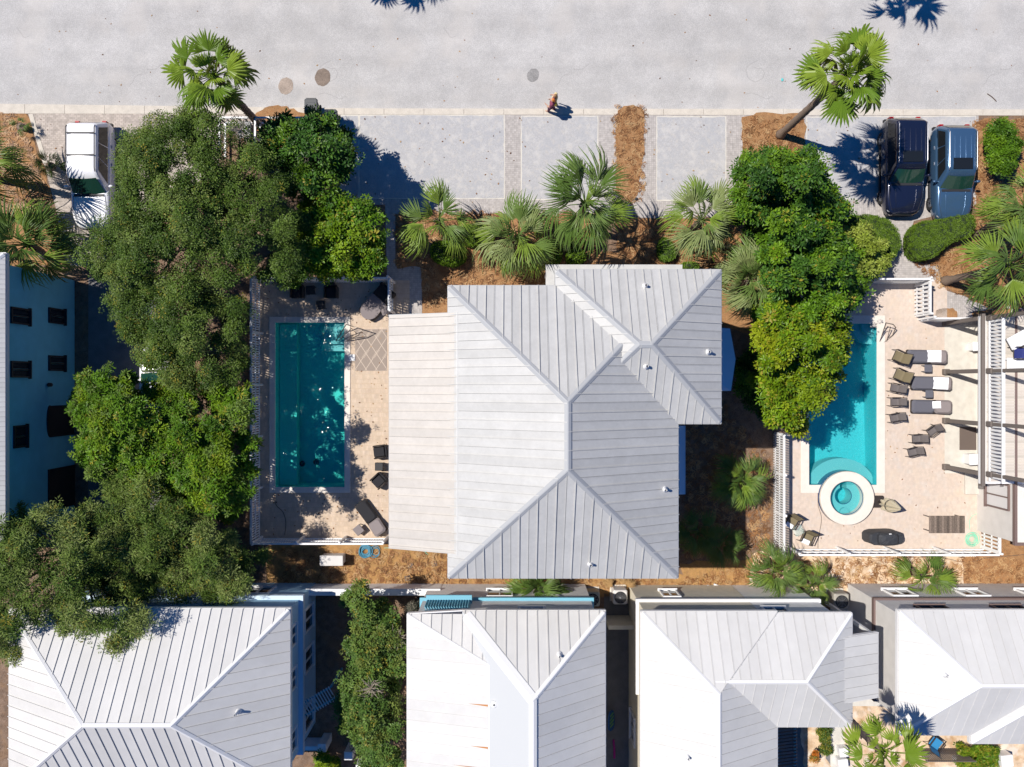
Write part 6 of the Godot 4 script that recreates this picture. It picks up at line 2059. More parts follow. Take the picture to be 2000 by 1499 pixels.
func east_deck() -> void:
	var spots := [[1811, 697, "upper grey lounger with a white towel on the right deck"], [1820, 749, "middle grey lounger with a white towel on the right deck"], [1820, 795, "lower grey lounger with a small folded towel on the right deck"]]
	for s in spots:
		lounger(s[2], [s[0], s[1]], -0.02, M.cushion, M.cushion_taupe)
	towel("white towel over the back of the upper lounger", [1825, 696], 0.49, -0.02, 0.62, 0.60, 0.31)
	towel("white towel over the back of the middle lounger", [1838, 749], 0.50, -0.05, 0.66, 0.60, 0.31)
	towel("small folded towel on the lower lounger", [1830, 791], 0.475, 0.05, 0.36, 0.36, 0.31)
	small_table("grey side table below the upper lounger", [1814, 720], 0.0, M.cushion, 0.40, 0.42)
	small_table("grey side table below the middle lounger", [1816, 770], 0.0, M.cushion, 0.40, 0.42)
	for s in [[1756, 697, -0.42, 1, "uppermost olive sling chair by the right pool"], [1758, 733, -0.42, 1, "second olive sling chair from the top by the right pool"], [1750, 758, -0.2, 0, "grey sling chair below the two olive ones"], [1750, 785, 0.0, 0, "grey sling chair second below the olive ones"], [1749, 816, 0.2, 0, "lowest grey sling chair in the row beside the pool"], [1822, 842, 0.62, 0, "sling chair turned away, below the lower lounger"], [1792, 857, 0.05, 0, "upper of two sling chairs close together in the middle of the right deck"], [1784, 883, 0.25, 0, "lower of two sling chairs close together in the middle of the right deck"]]:
		sling_chair(s[4], [s[0], s[1]], s[2], M.sling_olive if s[3] == 1 else M.sling, 0.6 if s[3] == 1 else 0.48)
		(get_child(get_child_count() - 1) as Node3D).scale = Vector3.ONE * (0.95 if s[3] == 1 else 0.86)
	sling_chair("upper olive chair with a pale cushion in the near left corner of the right deck", [1546, 1020], -0.55 + PI / 2, M.sling_olive, 0.6)
	sling_chair("lower olive chair with a pale cushion in the near left corner of the right deck", [1577, 1052], -0.42 + PI / 2, M.sling_olive, 0.6)
	for s in [[1541, 1026, -0.55, "pale cushion on the upper corner chair"], [1573, 1058, -0.42, "pale cushion on the lower corner chair"]]:
		var t := thing("cushion", s[3], "cushion", at(s[0], s[1], 0.46), s[2], "pale cushions on the corner chairs")
		var m := MB.new()
		m.cbox(Vector3.ZERO, Vector3(0.44, 0.09, 0.24), 0.03)
		obj("pad", m, M.towel, t)
	# glass table between the two corner chairs
	var gw := at(1560, 1037, 0.45)
	gw.y = 0.02
	var g := thing("glass_table", "small glass-topped table between the two corner chairs", "table", gw, 0.5)
	var gm := MB.new()
	gm.cbox(Vector3(0, 0.42, 0), Vector3(0.5, 0.02, 0.5), 0.02)
	var glass := mat(Color(0.85, 0.95, 0.9, 0.18), 0.05)
	glass.transparency = BaseMaterial3D.TRANSPARENCY_ALPHA
	obj("tabletop", gm, glass, g)
	leg4(g, 0.2, 0.2, 0.42, 0.015, M.chrome)
	# closed parasol on its dark base
	var pw := at(1714, 980, 0.0)
	var p := thing("closed_parasol", "closed beige parasol on a dark base beside the spa", "parasol", pw + Vector3(0, 0.02, 0))
	var base := MB.new()
	base.cbox(Vector3.ZERO, Vector3(0.62, 0.12, 0.62), 0.06)
	base.lathe(Vector3.ZERO, [[0.06, 0.12], [0.05, 0.4], [0.03, 0.42]], 10)
	obj("base", base, M.frame_dark, p)
	var pole := MB.new()
	pole.tube([Vector3(0, 0.1, 0), Vector3(0, 2.45, 0)], 0.028, 8)
	obj("pole", pole, M.frame_dark, p, true)
	var rings := []
	var r := RandomNumberGenerator.new()
	r.seed = 9
	for lv in [[0.75, 0.26], [1.0, 0.33], [1.4, 0.27], [1.9, 0.17], [2.3, 0.07], [2.42, 0.03]]:
		var ring := PackedVector3Array()
		for j in 24:
			var a := TAU * j / 24
			var q: float = lv[1] * (1.15 if j % 3 == 0 else (0.62 if j % 3 == 1 else 0.8)) * r.randf_range(0.92, 1.08)
			ring.append(Vector3(cos(a) * q, lv[0] + (r.randf_range(-0.06, 0.06) if lv[0] < 0.9 else 0.0), sin(a) * q))
		rings.append(ring)
	var cn := MB.new()
	cn.loft(rings, false)
	obj("canopy", cn, M.canvas, p)
	var tie := MB.new()
	tie.lathe(Vector3(0, 1.35, 0), [[0.30, 0.0], [0.31, 0.05], [0.30, 0.1]], 20)
	obj("tie", tie, M.frame_dark, p, true)
	# covered grill
	var cw := at(1733, 1053, 0.9)
	cw.y = 0.02
	var c := thing("covered_grill", "barbecue grill under a dark fitted cover near the near fence of the right deck", "grill", cw, 0.02)
	var rings2 := []
	for lv in [[0.0, 1.0], [0.45, 0.97], [0.82, 0.96], [0.9, 0.9]]:
		rings2.append(_cover_ring(lv[0], 0.88 * lv[1], 0.36 * lv[1], r))
	var cm := MB.new()
	cm.loft(rings2)
	var hood := []
	for lv in [[0.86, 1.0], [1.05, 0.95], [1.16, 0.75], [1.19, 0.4]]:
		hood.append(_cover_ring(lv[0], 0.52 * lv[1], 0.34 * lv[1], r))
	cm.loft(hood)
	obj("cover", cm, M.cover, c)
	var lab := MB.new()
	lab.box(Vector3(0.05, 1.125, -0.28), Vector3(0.12, 0.02, 0.05), Basis(Vector3.RIGHT, -0.6))
	obj("label_patch", lab, M.white_paint, c)
	# slatted table
	var tw := at(1850, 1025, 0.74)
	tw.y = 0.02
	var t := thing("slatted_table", "weathered slatted wooden table near the tangled green hose", "table", tw)
	for k in 14:
		var m := MB.new()
		m.cbox(Vector3(-0.84 + k * 0.1285, 0.70, 0), Vector3(0.118, 0.035, 0.88), 0.006)
		obj("slat", m, M["plank%d" % [0, 1, 0, 2, 1, 0, 1, 2, 0, 1, 1, 0, 2, 1][k]], t)
	for z in [-0.36, 0.36]:
		var m := MB.new()
		m.box(Vector3(0, 0.66, z), Vector3(1.7, 0.06, 0.05))
		obj("rail", m, M.plank2, t)
	leg4(t, 0.80, 0.36, 0.7, 0.025, M.timber)
	# mat, steps and white things by the veranda
	var mw := at(1891, 857, 0.03)
	var mt := thing("door_mat", "dark oblong mat on the veranda floor of the grey house", "mat", mw)
	var mm := MB.new()
	mm.cbox(Vector3(0, -0.005, 0), Vector3(0.86, 0.022, 1.18), 0.008)
	obj("pile", mm, mat(lin(0.13, 0.10, 0.085), 1.0), mt)
	for q in [[1905, 898, 0.62, "white box below the dark mat on the veranda", 0.52], [1910, 677, 0.55, "white box near the first veranda post", 0.42]]:
		var bw := at(q[0], q[1], q[2])
		bw.y = 0.024
		var b := thing("white_box", q[3], "box", bw, 0.04, "white boxes on the veranda")
		var bm := MB.new()
		bm.cbox(Vector3.ZERO, Vector3(q[4], q[2] - 0.06, q[4]), 0.04)
		obj("body", bm, M.white_paint, b)
		var lm := MB.new()
		lm.cbox(Vector3(0, q[2] - 0.058, 0), Vector3(q[4] + 0.05, 0.06, q[4] + 0.05), 0.03)
		obj("lid", lm, M.white_paint, b)
	var sw := at(1904, 946, 0.15)
	sw.y = 0.02
	var st := thing("concrete_step", "pale concrete step below the wall window of the grey house", "step", sw)
	var sm := MB.new()
	sm.cbox(Vector3.ZERO, Vector3(0.95, 0.15, 1.05), 0.015)
	obj("slab", sm, M.concrete, st)
	coil("garden_hose", "tangled pale green hose beside the short white picket panel", [1898, 1054], 0.36, 9.0, M.hose, 6, 0.016)
	strand("garden_hose", "end of the pale green hose running up to the wall tap", "hose", [[1895, 1035], [1894, 1018], [1900, 1008], [1912, 1003], [1925, 1003]], 0.03, 0.014, M.hose)
	strand("power_cable", "thin dark cable winding over the deck from the spa to the near fence", "cable", [[1598, 955], [1598, 985], [1602, 1000], [1605, 1015], [1601, 1040], [1598, 1060], [1598, 1072]], 0.03, 0.012, M.wire)
	strand("power_cable", "long dark cable along the sandy strip behind the right pool", "cable", [[1640, 1085], [1720, 1090], [1800, 1089], [1840, 1090], [1880, 1098], [1905, 1096], [1930, 1090], [1990, 1085], [2040, 1080]], 0.03, 0.014, M.wire)
	sling_chair("blue sling chair in the court below the bright white lower right house", [1828, 1453], -2.2, mat(lin(0.03, 0.22, 0.45), 0.6), 0.62)
	# balcony furniture
	var ch := thing("balcony_lounge", "white cushioned lounge chair on the balcony", "lounge chair", at(1984, 665, 3.4), 0.5)
	var f := MB.new()
	f.box(Vector3(0, 0.15, 0), Vector3(0.9, 0.05, 0.6))
	obj("frame", f, M.frame_dark, ch)
	var cu := MB.new()
	cu.cbox(Vector3(0, 0.18, 0), Vector3(0.95, 0.12, 0.62), 0.04)
	cu.cbox(Vector3(0.42, 0.25, 0), Vector3(0.14, 0.5, 0.62), 0.04, Basis(Vector3(0, 0, 1), -0.3))
	obj("cushion", cu, M.towel, ch)
	leg4(ch, 0.38, 0.25, 0.14, 0.03, M.frame_dark)
	sling_chair("blue sling chair on the balcony at the right edge", [1992, 690], 0.0, mat(lin(0.02, 0.03, 0.16), 0.8), 0.56, M.frame_dark)
	var bc: Node3D = get_child(get_child_count() - 1)
	bc.position = Vector3(at(1993, 690, 3.7).x, 3.23, at(1993, 690, 3.7).z)
	var bt := thing("balcony_table", "low white table on the balcony, below the blue chair", "table", Vector3(at(1990, 712, 3.6).x, 3.23, at(1990, 712, 3.6).z))
	var btm := MB.new()
	btm.cbox(Vector3(0, 0.36, 0), Vector3(1.1, 0.05, 0.62), 0.04)
	obj("tabletop", btm, M.white_paint, bt)
	leg4(bt, 0.45, 0.24, 0.36, 0.03, M.white_paint)

func _cover_ring(y: float, x: float, z: float, r: RandomNumberGenerator) -> PackedVector3Array:
	var ring := PackedVector3Array()
	var n := 26
	for j in n:
		var a := TAU * j / n
		var c := cos(a)
		var s := sin(a)
		var p := Vector2(signf(c) * pow(absf(c), 0.55) * x, signf(s) * pow(absf(s), 0.55) * z)
		p *= 1.0 + r.randf_range(-0.03, 0.03)
		ring.append(Vector3(p.x, y + r.randf_range(-0.012, 0.012), p.y))
	return ring

func street_things() -> void:
	var grey := mat(lin(0.045, 0.05, 0.055), 0.5)
	var blue_grey := mat(lin(0.05, 0.065, 0.075), 0.5)
	bin_("dark grey wheeled bin at the kerb beside the glossy street tree", [607, 208], 1.1, PI, grey)
	bin_("second wheeled bin, half hidden by the glossy street tree", [646, 230], 1.05, PI, blue_grey)
	# white pen with a grey-lidded bin inside
	var t := thing("bin_enclosure", "white low fence pen under the trees by the fan palm foot", "fence", at(465, 262), 0.0)
	for e in [[[428, 230], [607, 230]], [[428, 230], [428, 300]], [[498, 230], [498, 305]]]:
		var a := at(e[0][0], e[0][1], 1.1)
		var b := at(e[1][0], e[1][1], 1.1)
		a.y = 0
		b.y = 0
		var m := MB.new()
		for y in [0.3, 1.1]:
			m.bar(a - t.position + Vector3(0, y, 0), b - t.position + Vector3(0, y, 0), 0.09, 0.08)
		obj("rail", m, M.white_paint, t)
		var n := int(a.distance_to(b) / 0.3)
		for k in n + 1:
			var p := MB.new()
			p.cbox(a.lerp(b, float(k) / n) - t.position, Vector3(0.09, 1.08, 0.03), 0.008)
			obj("picket", p, M.white_paint, t)
	bin_("grey bin with a pale lid standing in the white pen", [477, 252], 1.0, 0.0, mat(lin(0.22, 0.22, 0.23), 0.5))
	# stains and scraps on the road
	for s in [[630, 151, 0.40, 0.46, lin(0.20, 0.155, 0.125), "dark brown oval patch on the road, right of the paler one"], [558, 168, 0.38, 0.44, lin(0.33, 0.265, 0.22), "paler brown oval patch on the road near the fan palm"], [1041, 147, 0.30, 0.36, lin(0.25, 0.24, 0.235), "small grey oval patch on the road above the two walkers"]]:
		var p := thing("road_patch", s[5], "patch", at(s[0], s[1], -0.1), -0.5 if s[0] > 1000 else -0.2, "oval repair patches on the road")
		var poly := PackedVector2Array()
		for k in 26:
			poly.append(Vector2(cos(TAU * k / 26) * s[2] * (1.0 + 0.04 * sin(k * 1.7)), sin(TAU * k / 26) * s[3] * (1.0 + 0.04 * cos(k * 2.3))))
		var m := MB.new()
		m.prism(poly, 0.0, 0.008)
		var pm := ground_mat(tone_image(128, Vector3(0.42, 0.41, 0.40), [[0.2, 2, 0.25, null], [0.03, 3, 0.2, null]], int(s[0])), 2.0)
		pm.albedo_color = Color(s[4].r / 0.68, s[4].g / 0.67, s[4].b / 0.665)
		obj("asphalt", m, pm, p)
	for s in [[1938, 190, "small dark twig on the road near the right edge"], [1528, 156, "scrap of turquoise litter on the road near the leaning fan palm"], [1243, 389, "dark drain cap at the corner of the mulch island"]]:
		var p := thing("road_scrap", s[2], "litter", at(s[0], s[1], -0.09 if s[1] < 300 else 0.03))
		var m := MB.new()
		if s[0] == 1938:
			m.tube([Vector3(-0.25, 0.02, -0.18), Vector3(0, 0.03, 0), Vector3(0.22, 0.02, 0.22)], 0.02, 5)
			obj("stick", m, M.wire, p)
		elif s[0] == 1528:
			m.cbox(Vector3.ZERO, Vector3(0.10, 0.04, 0.14), 0.01)
			obj("scrap", m, mat(lin(0.1, 0.5, 0.5), 0.6), p)
		else:
			m.lathe(Vector3.ZERO, [[0.09, 0.0], [0.08, 0.05], [0.01, 0.06]], 10)
			obj("cap", m, M.black, p, true)

func behind_houses() -> void:
	ac_unit("square fan unit with a pale green case, left of the two behind the main house", [1158, 1172], 0.95, 0.72, mat(lin(0.36, 0.37, 0.31), 0.6))
	ac_unit("square fan unit with a grey case, right of the two behind the main house", [1212, 1168], 0.95, 0.72, M.stucco_grey)
	ac_unit("fan unit at the corner of the bright white lower right house", [1645, 1176], 0.95, 0.76, mat(lin(0.36, 0.34, 0.30), 0.6))
	# dried fronds heaped behind the grey fan unit
	var t := thing("frond_heap", "heap of dry orange palm fronds behind the grey fan unit", "dead fronds", at(1206, 1142))
	var r := RandomNumberGenerator.new()
	r.seed = 3
	for k in 9:
		var o := MeshInstance3D.new()
		o.name = numbered("frond", t)
		o.mesh = frond_shapes["s%d" % (k % 4)]
		o.material_override = M.frond_dead
		o.transform = Transform3D((Basis(Vector3.UP, PI / 2 + r.randf_range(-0.9, 0.9)) * Basis(Vector3(0, 0, 1), r.randf_range(0.02, 0.25))).scaled(Vector3.ONE * r.randf_range(0.7, 0.95)), Vector3(r.randf_range(-0.4, 0.4), 0.05 + 0.05 * k, 0.25))
		t.add_child(o, true)
	# yard between the two left houses: slatted arbour, low walls, square pillar
	var a := thing("slatted_arbour", "slatted arbour slanting out from the lower left white house", "arbour", at(578, 1395, 2.4) * Vector3(1, 0, 1))
	var d := at(652, 1352, 2.4) - at(578, 1395, 2.4)
	var off := d.normalized().cross(Vector3.UP) * 0.28
	for s in [-1.0, 1.0]:
		var m := MB.new()
		m.bar(Vector3(0, 2.4, 0) + off * s, Vector3(0, 2.4, 0) + d + off * s, 0.06, 0.12)
		obj("beam", m, M.teal_paint, a)
		var p := MB.new()
		p.cbox(d + off * s, Vector3(0.1, 2.38, 0.1), 0.015)
		obj("post", p, M.teal_paint, a)
	for k in 15:
		var m := MB.new()
		var c := Vector3(0, 2.49, 0) + d * (k + 0.5) / 15.0
		m.bar(c - off * 1.35, c + off * 1.35, 0.04, 0.06)
		obj("slat", m, M.white_paint, a)
	var w := thing("yard_wall", "low white wall with square pillars in the yard beside the lower left house", "wall", at(600, 1445) * Vector3(1, 0, 1))
	var w1 := at(640, 1445) - at(600, 1445)
	var wm := MB.new()
	wm.box(Vector3(w1.x / 2, 0.5, 0), Vector3(w1.x, 1.0, 0.2))
	obj("wall", wm, M.stucco_white, w)
	for q in [[640, 1440], [690, 1455], [712, 1480]]:
		var m := MB.new()
		m.cbox(at(q[0], q[1]) - w.position, Vector3(0.42, 1.25, 0.42), 0.02)
		obj("pillar", m, M.stucco_white, w)
	# alley: bodyboard and bucket, utility boxes
	var b := thing("bodyboard", "green and blue striped bodyboard leaning in the alley beside the rust-streaked house", "bodyboard", at(1194, 1408, 0.4), 0.0)
	var shape := PackedVector2Array()
	for q in [[-0.26, 0.5], [0.26, 0.5], [0.30, 0.0], [0.22, -0.42], [0.0, -0.54], [-0.22, -0.42], [-0.30, 0.0]]:
		shape.append(Vector2(q[0], q[1]))
	shape = rounded(shape, 1)
	var bm := MB.new()
	bm.prism(shape, -0.03, 0.03)
	var deckm := obj("deck", bm, mat(lin(0.02, 0.10, 0.30), 0.4), b)
	deckm.rotation = Vector3(0.0, 0.0, -0.9)
	for k in 4:
		var sm := MB.new()
		sm.box(Vector3(0, 0.034, -0.3 + 0.18 * k), Vector3(0.40 - 0.05 * absf(k - 1.5), 0.006, 0.07), Basis(Vector3.UP, 0.35))
		obj("stripe", sm, mat(lin(0.22, 0.48, 0.05), 0.4), deckm)
	var pk := thing("pool_float", "thin pink foam float lying in the alley below the bodyboard", "float", at(1199, 1462, 0.05), 0.05)
	var pm := MB.new()
	pm.tube([Vector3(0, 0.05, -0.45), Vector3(0.02, 0.05, 0), Vector3(0, 0.05, 0.5)], 0.05, 8)
	obj("foam", pm, mat(lin(0.5, 0.03, 0.25), 0.8), pk, true)
	var ga := thing("alley_gate", "short cream wall closing the alley behind the fan units", "wall", at(1210, 1218, 1.0) * Vector3(1, 0, 1))
	var gm := MB.new()
	gm.box(Vector3(0, 0.85, 0), Vector3(1.25, 1.7, 0.2))
	obj("wall", gm, M.stucco_cream, ga)
	for s in [[1368, 1149, "white pipes and brackets lying on the ground behind the L-shaped house"]]:
		var p := thing("pipe_pile", s[2], "pipes", at(s[0], s[1], 0.02))
		for k in 7:
			var m := MB.new()
			var c := Vector3(k * 0.24 - 0.3, 0.05, 0.12 * sin(k * 2.1))
			m.tube([c - Vector3(0.22, 0, 0.1 * cos(k * 1.3)), c + Vector3(0.22, 0.04, 0.12 * sin(k * 3.0))], 0.05, 7)
			obj("pipe", m, M.white_paint, p, true)
	# front court of the lower right houses: louvred pergola, planters
	var pg := thing("pergola", "dark slatted pergola against the L-shaped house at the bottom edge", "pergola", at(1545, 1440, 2.4) * Vector3(1, 0, 1))
	var x0 := at(1520, 0, 2.4).x - pg.position.x
	for k in 26:
		var m := MB.new()
		m.bar(Vector3(x0, 2.4, -0.5 + k * 0.16), Vector3(x0 + 0.9, 2.4, -0.62 + k * 0.16), 0.04, 0.1)
		obj("slat", m, M.timber, pg)
	for x in [x0 + 0.02, x0 + 0.85]:
		var m := MB.new()
		m.bar(Vector3(x, 2.3, -0.7), Vector3(x, 2.3, 3.8), 0.08, 0.12)
		obj("beam", m, M.teal_paint, pg)
		for z in [-0.6, 3.6]:
			var p := MB.new()
			p.cbox(Vector3(x, 0, z), Vector3(0.1, 2.24, 0.1), 0.015)
			obj("post", p, M.timber, pg)
	var names := ["white cube planter at the foot of the bottom right fan palm", "white cube planter second left of the bottom right fan palm", "small white cube planter right of the bottom right fan palm", "largest white cube planter in the bottom right corner"]
	var spots := [[1650, 1472, 0.45], [1648, 1494, 0.5], [1876, 1490, 0.3], [1966, 1486, 0.6]]
	for k in 4:
		var s: Array = spots[k]
		var pl := thing("planter", names[k], "planter", at(s[0], s[1], 0.5) * Vector3(1, 0, 1), 0.1, "white cube planters")
		var m := MB.new()
		m.cbox(Vector3(0, 0.008, 0), Vector3(s[2], s[2], s[2]), 0.02)
		obj("box", m, M.white_paint, pl)
		var so := MB.new()
		so.cbox(Vector3(0, s[2] - 0.01, 0), Vector3(s[2] * 0.8, 0.03, s[2] * 0.8), 0.01)
		obj("lid", so, M.white_paint, pl)
	var gf := thing("slat_gate", "dark slatted gate panel below the bright white lower right house", "gate", at(1830, 1462) * Vector3(1, 0, 1))
	for k in 22:
		var m := MB.new()
		m.box(Vector3(-1.2 + k * 0.11, 0.75, 0), Vector3(0.06, 1.4, 0.03))
		obj("slat", m, M.timber, gf)
	for y in [0.2, 1.3]:
		var m := MB.new()
		m.box(Vector3(0, y, 0.04), Vector3(2.5, 0.08, 0.04))
		obj("rail", m, M.timber, gf)


# ---------------------------------------------------------------- people
# bones: [a, b, radius at a, radius at b]; the skin is where the smoothly joined distance is zero
func skin(m: MB, bones: Array, cell: float, blend: float) -> void:
	var lo := Vector3.INF
	var hi := -Vector3.INF
	for b in bones:
		for e in 2:
			lo = lo.min(b[e] - Vector3.ONE * (b[2 + e] + cell * 2.0))
			hi = hi.max(b[e] + Vector3.ONE * (b[2 + e] + cell * 2.0))
	var n := Vector3i(((hi - lo) / cell).ceil()) + Vector3i.ONE
	var f := PackedFloat32Array()
	f.resize(n.x * n.y * n.z)
	f.fill(1.0)
	for b in bones:
		var ext: float = maxf(b[2], b[3]) + blend + cell * 2.0
		var p0 := Vector3i(((b[0].min(b[1]) - Vector3.ONE * ext - lo) / cell).floor()).clamp(Vector3i.ZERO, n - Vector3i.ONE)
		var p1 := Vector3i(((b[0].max(b[1]) + Vector3.ONE * ext - lo) / cell).ceil()).clamp(Vector3i.ZERO, n - Vector3i.ONE)
		var ab: Vector3 = b[1] - b[0]
		var ll: float = maxf(ab.length_squared(), 1e-9)
		for z in range(p0.z, p1.z + 1):
			for y in range(p0.y, p1.y + 1):
				for x in range(p0.x, p1.x + 1):
					var p := lo + Vector3(x, y, z) * cell
					var t := clampf((p - b[0]).dot(ab) / ll, 0.0, 1.0)
					var d: float = p.distance_to(b[0] + ab * t) - lerpf(b[2], b[3], t)
					var at_ := x + n.x * (y + n.y * z)
					var was := f[at_]
					var h := maxf(blend - absf(was - d), 0.0) / blend
					f[at_] = minf(was, d) - h * h * blend * 0.25
	var step := [1, n.x, n.x * n.y]
	var spots := {}
	for z in n.z - 1:
		for y in n.y - 1:
			for x in n.x - 1:
				var i0: int = x + n.x * (y + n.y * z)
				var neg := 0
				for c in 8:
					if f[i0 + (c & 1) + (n.x if c & 2 else 0) + (step[2] if c & 4 else 0)] < 0.0:
						neg += 1
				if neg == 0 or neg == 8:
					continue
				var sum := Vector3.ZERO
				var cnt := 0
				for e in [[0, 1], [2, 3], [4, 5], [6, 7], [0, 2], [1, 3], [4, 6], [5, 7], [0, 4], [1, 5], [2, 6], [3, 7]]:
					var va: float = f[i0 + (e[0] & 1) + (n.x if e[0] & 2 else 0) + (step[2] if e[0] & 4 else 0)]
					var vb: float = f[i0 + (e[1] & 1) + (n.x if e[1] & 2 else 0) + (step[2] if e[1] & 4 else 0)]
					if (va < 0.0) != (vb < 0.0):
						var t := va / (va - vb)
						var ca := Vector3(e[0] & 1, (e[0] >> 1) & 1, e[0] >> 2)
						var cb := Vector3(e[1] & 1, (e[1] >> 1) & 1, e[1] >> 2)
						sum += ca.lerp(cb, t)
						cnt += 1
				spots[i0] = lo + (Vector3(x, y, z) + sum / cnt) * cell
	for z in range(1, n.z - 1):
		for y in range(1, n.y - 1):
			for x in range(1, n.x - 1):
				var i0: int = x + n.x * (y + n.y * z)
				for ax in 3:
					var inside := f[i0] < 0.0
					if inside != (f[i0 + step[ax]] < 0.0):
						var u: int = step[(ax + 1) % 3]
						var w: int = step[(ax + 2) % 3]
						if spots.has(i0) and spots.has(i0 - u) and spots.has(i0 - u - w) and spots.has(i0 - w):
							if inside:
								m.quad(spots[i0], spots[i0 - w], spots[i0 - u - w], spots[i0 - u])
							else:
								m.quad(spots[i0], spots[i0 - u], spots[i0 - u - w], spots[i0 - w])

func person(label: String, foot: Vector3, turn: float, k: Dictionary) -> void:  # faces +z
	var t := thing("person", label, "person", foot, turn)
	var H: float = k.height / 1.7
	var V := func(x: float, y: float, z: float) -> Vector3: return Vector3(x, y, z) * H
	var st: float = k.stride
	var sho := 1.40
	var hands := []
	var bones := [
		[V.call(0, 0.93, 0), V.call(0, 1.10, 0), 0.125 * H, 0.115 * H], [V.call(-0.07, 1.30, 0), V.call(0.07, 1.30, 0), 0.115 * H, 0.115 * H], [V.call(0, 1.10, 0), V.call(0, 1.30, 0), 0.115 * H, 0.13 * H],
		[V.call(-0.17, sho, 0), V.call(0.17, sho, 0), 0.055 * H, 0.055 * H], [V.call(0, 1.40, 0), V.call(0, 1.52, 0.02), 0.055 * H, 0.05 * H],
		[V.call(0, 1.58, 0.02), V.call(0, 1.63, 0.01), 0.085 * H, 0.088 * H], [V.call(0, 1.53, 0.06), V.call(0, 1.58, 0.05), 0.05 * H, 0.06 * H], [V.call(0, 1.575, 0.10), V.call(0, 1.56, 0.125), 0.014 * H, 0.016 * H],
		[V.call(-0.088, 1.58, 0.01), V.call(-0.092, 1.60, 0.0), 0.014, 0.018], [V.call(0.088, 1.58, 0.01), V.call(0.092, 1.60, 0.0), 0.014, 0.018]]
	for s in [-1.0, 1.0]:
		var f: float = st * s
		var knee: Vector3 = V.call(s * 0.10, 0.50, f * 0.5 + 0.04)
		var ankle: Vector3 = V.call(s * 0.10, 0.09, f)
		bones.append([V.call(s * 0.09, 0.90, 0), knee, 0.10 * H, 0.062 * H])
		bones.append([knee, ankle, 0.06 * H, 0.04 * H])
		bones.append([ankle - Vector3(0, 0.045, 0), ankle + Vector3(0, -0.052, 0.15), 0.04 * H, 0.032 * H])
		var elbow: Vector3 = V.call(s * 0.26, 1.13, -f * 0.35 - 0.02)
		var wrist: Vector3 = V.call(s * 0.27, 0.90, -f * 0.6 + 0.10)
		if k.get("carry", 0.0) == s:
			elbow = V.call(s * 0.25, 1.14, 0.05)
			wrist = V.call(s * 0.16, 1.10, 0.27)
		bones.append([V.call(s * 0.18, sho - 0.01, 0), elbow, 0.052 * H, 0.04 * H])
		bones.append([elbow, wrist, 0.04 * H, 0.028 * H])
		hands.append([s, wrist, (wrist - elbow).normalized()])
	var body := MB.new()
	skin(body, bones, 0.024, 0.05)
	for h in hands:
		var d: Vector3 = h[2]
		var out := Vector3(h[0], 0, 0)
		out = (out - d * out.dot(d)).normalized()
		var across := d.cross(out)
		var fb := [[h[1], h[1] + d * 0.085, 0.026, 0.03]]
		for q in 4:
			var root: Vector3 = h[1] + d * 0.085 + across * (q - 1.5) * 0.021
			var long: float = [0.062, 0.072, 0.068, 0.052][q]
			var mid := root + d * long * 0.55 - out * 0.012
			fb.append([root - d * 0.03, mid, 0.010, 0.009])
			fb.append([mid, mid + d * long * 0.4 - out * 0.02, 0.009, 0.007])
		fb.append([h[1] + d * 0.025 + across * -0.025, h[1] + d * 0.06 + across * -0.055 - out * 0.01, 0.012, 0.010])
		fb.append([h[1] + d * 0.06 + across * -0.055 - out * 0.01, h[1] + d * 0.09 + across * -0.055 - out * 0.02, 0.010, 0.008])
		skin(body, fb, 0.0055, 0.008)
	obj("body", body, mat(lin(0.50, 0.30, 0.21), 0.6), t, true)
	for s in [-1.0, 1.0]:
		var e := MB.new()
		e.ball(V.call(s * 0.033, 1.595, 0.088), Vector3(0.012, 0.010, 0.01), 8, 5)
		obj("eye", e, M.black, t, true)
	var mo := MB.new()
	mo.ball(V.call(0, 1.528, 0.108), Vector3(0.022, 0.006, 0.008), 8, 4)
	obj("mouth", mo, mat(lin(0.35, 0.10, 0.09), 0.6), t, true)
	# clothes follow the same bones, a little thicker
	var shirt := MB.new()
	var sb := []
	for i in [0, 1, 2, 3]:
		sb.append([bones[i][0], bones[i][1], bones[i][2] + 0.02, bones[i][3] + 0.02])
	for i in bones.size():
		if i >= 10 and (i - 10) % 5 == 3:
			sb.append([bones[i][0], bones[i][0].lerp(bones[i][1], 0.75), bones[i][2] + 0.02, bones[i][3] + 0.03])
	skin(shirt, sb, 0.024, 0.05)
	obj("shirt", shirt, k.shirt, t, true)
	var pants := MB.new()
	var pb := [[bones[0][0] - Vector3(0, 0.02, 0), bones[0][0] + Vector3(0, 0.09, 0), bones[0][2] + 0.018, bones[0][2] + 0.012]]
	for i in bones.size():
		if i >= 10 and (i - 10) % 5 == 0:
			pb.append([bones[i][0], bones[i][1], bones[i][2] + 0.018, bones[i][3] + 0.022])
		if i >= 10 and (i - 10) % 5 == 1 and k.get("long", true):
			pb.append([bones[i][0], bones[i][0].lerp(bones[i][1], 0.9), bones[i][2] + 0.022, bones[i][3] + 0.03])
	skin(pants, pb, 0.024, 0.04)
	obj("trousers", pants, k.trousers, t, true)
	var hair := MB.new()
	var hb := [[V.call(0, 1.62, -0.02), V.call(0, 1.65, -0.01), 0.095 * H, 0.085 * H], [V.call(0, 1.60, -0.06), V.call(0, 1.45, -0.085), 0.07 * H, 0.05 * H]]
	if k.get("bun", false):
		hb.append([V.call(0, 1.66, -0.10), V.call(0, 1.68, -0.11), 0.05, 0.05])
	skin(hair, hb, 0.02, 0.04)
	obj("hair", hair, k.hair, t, true)

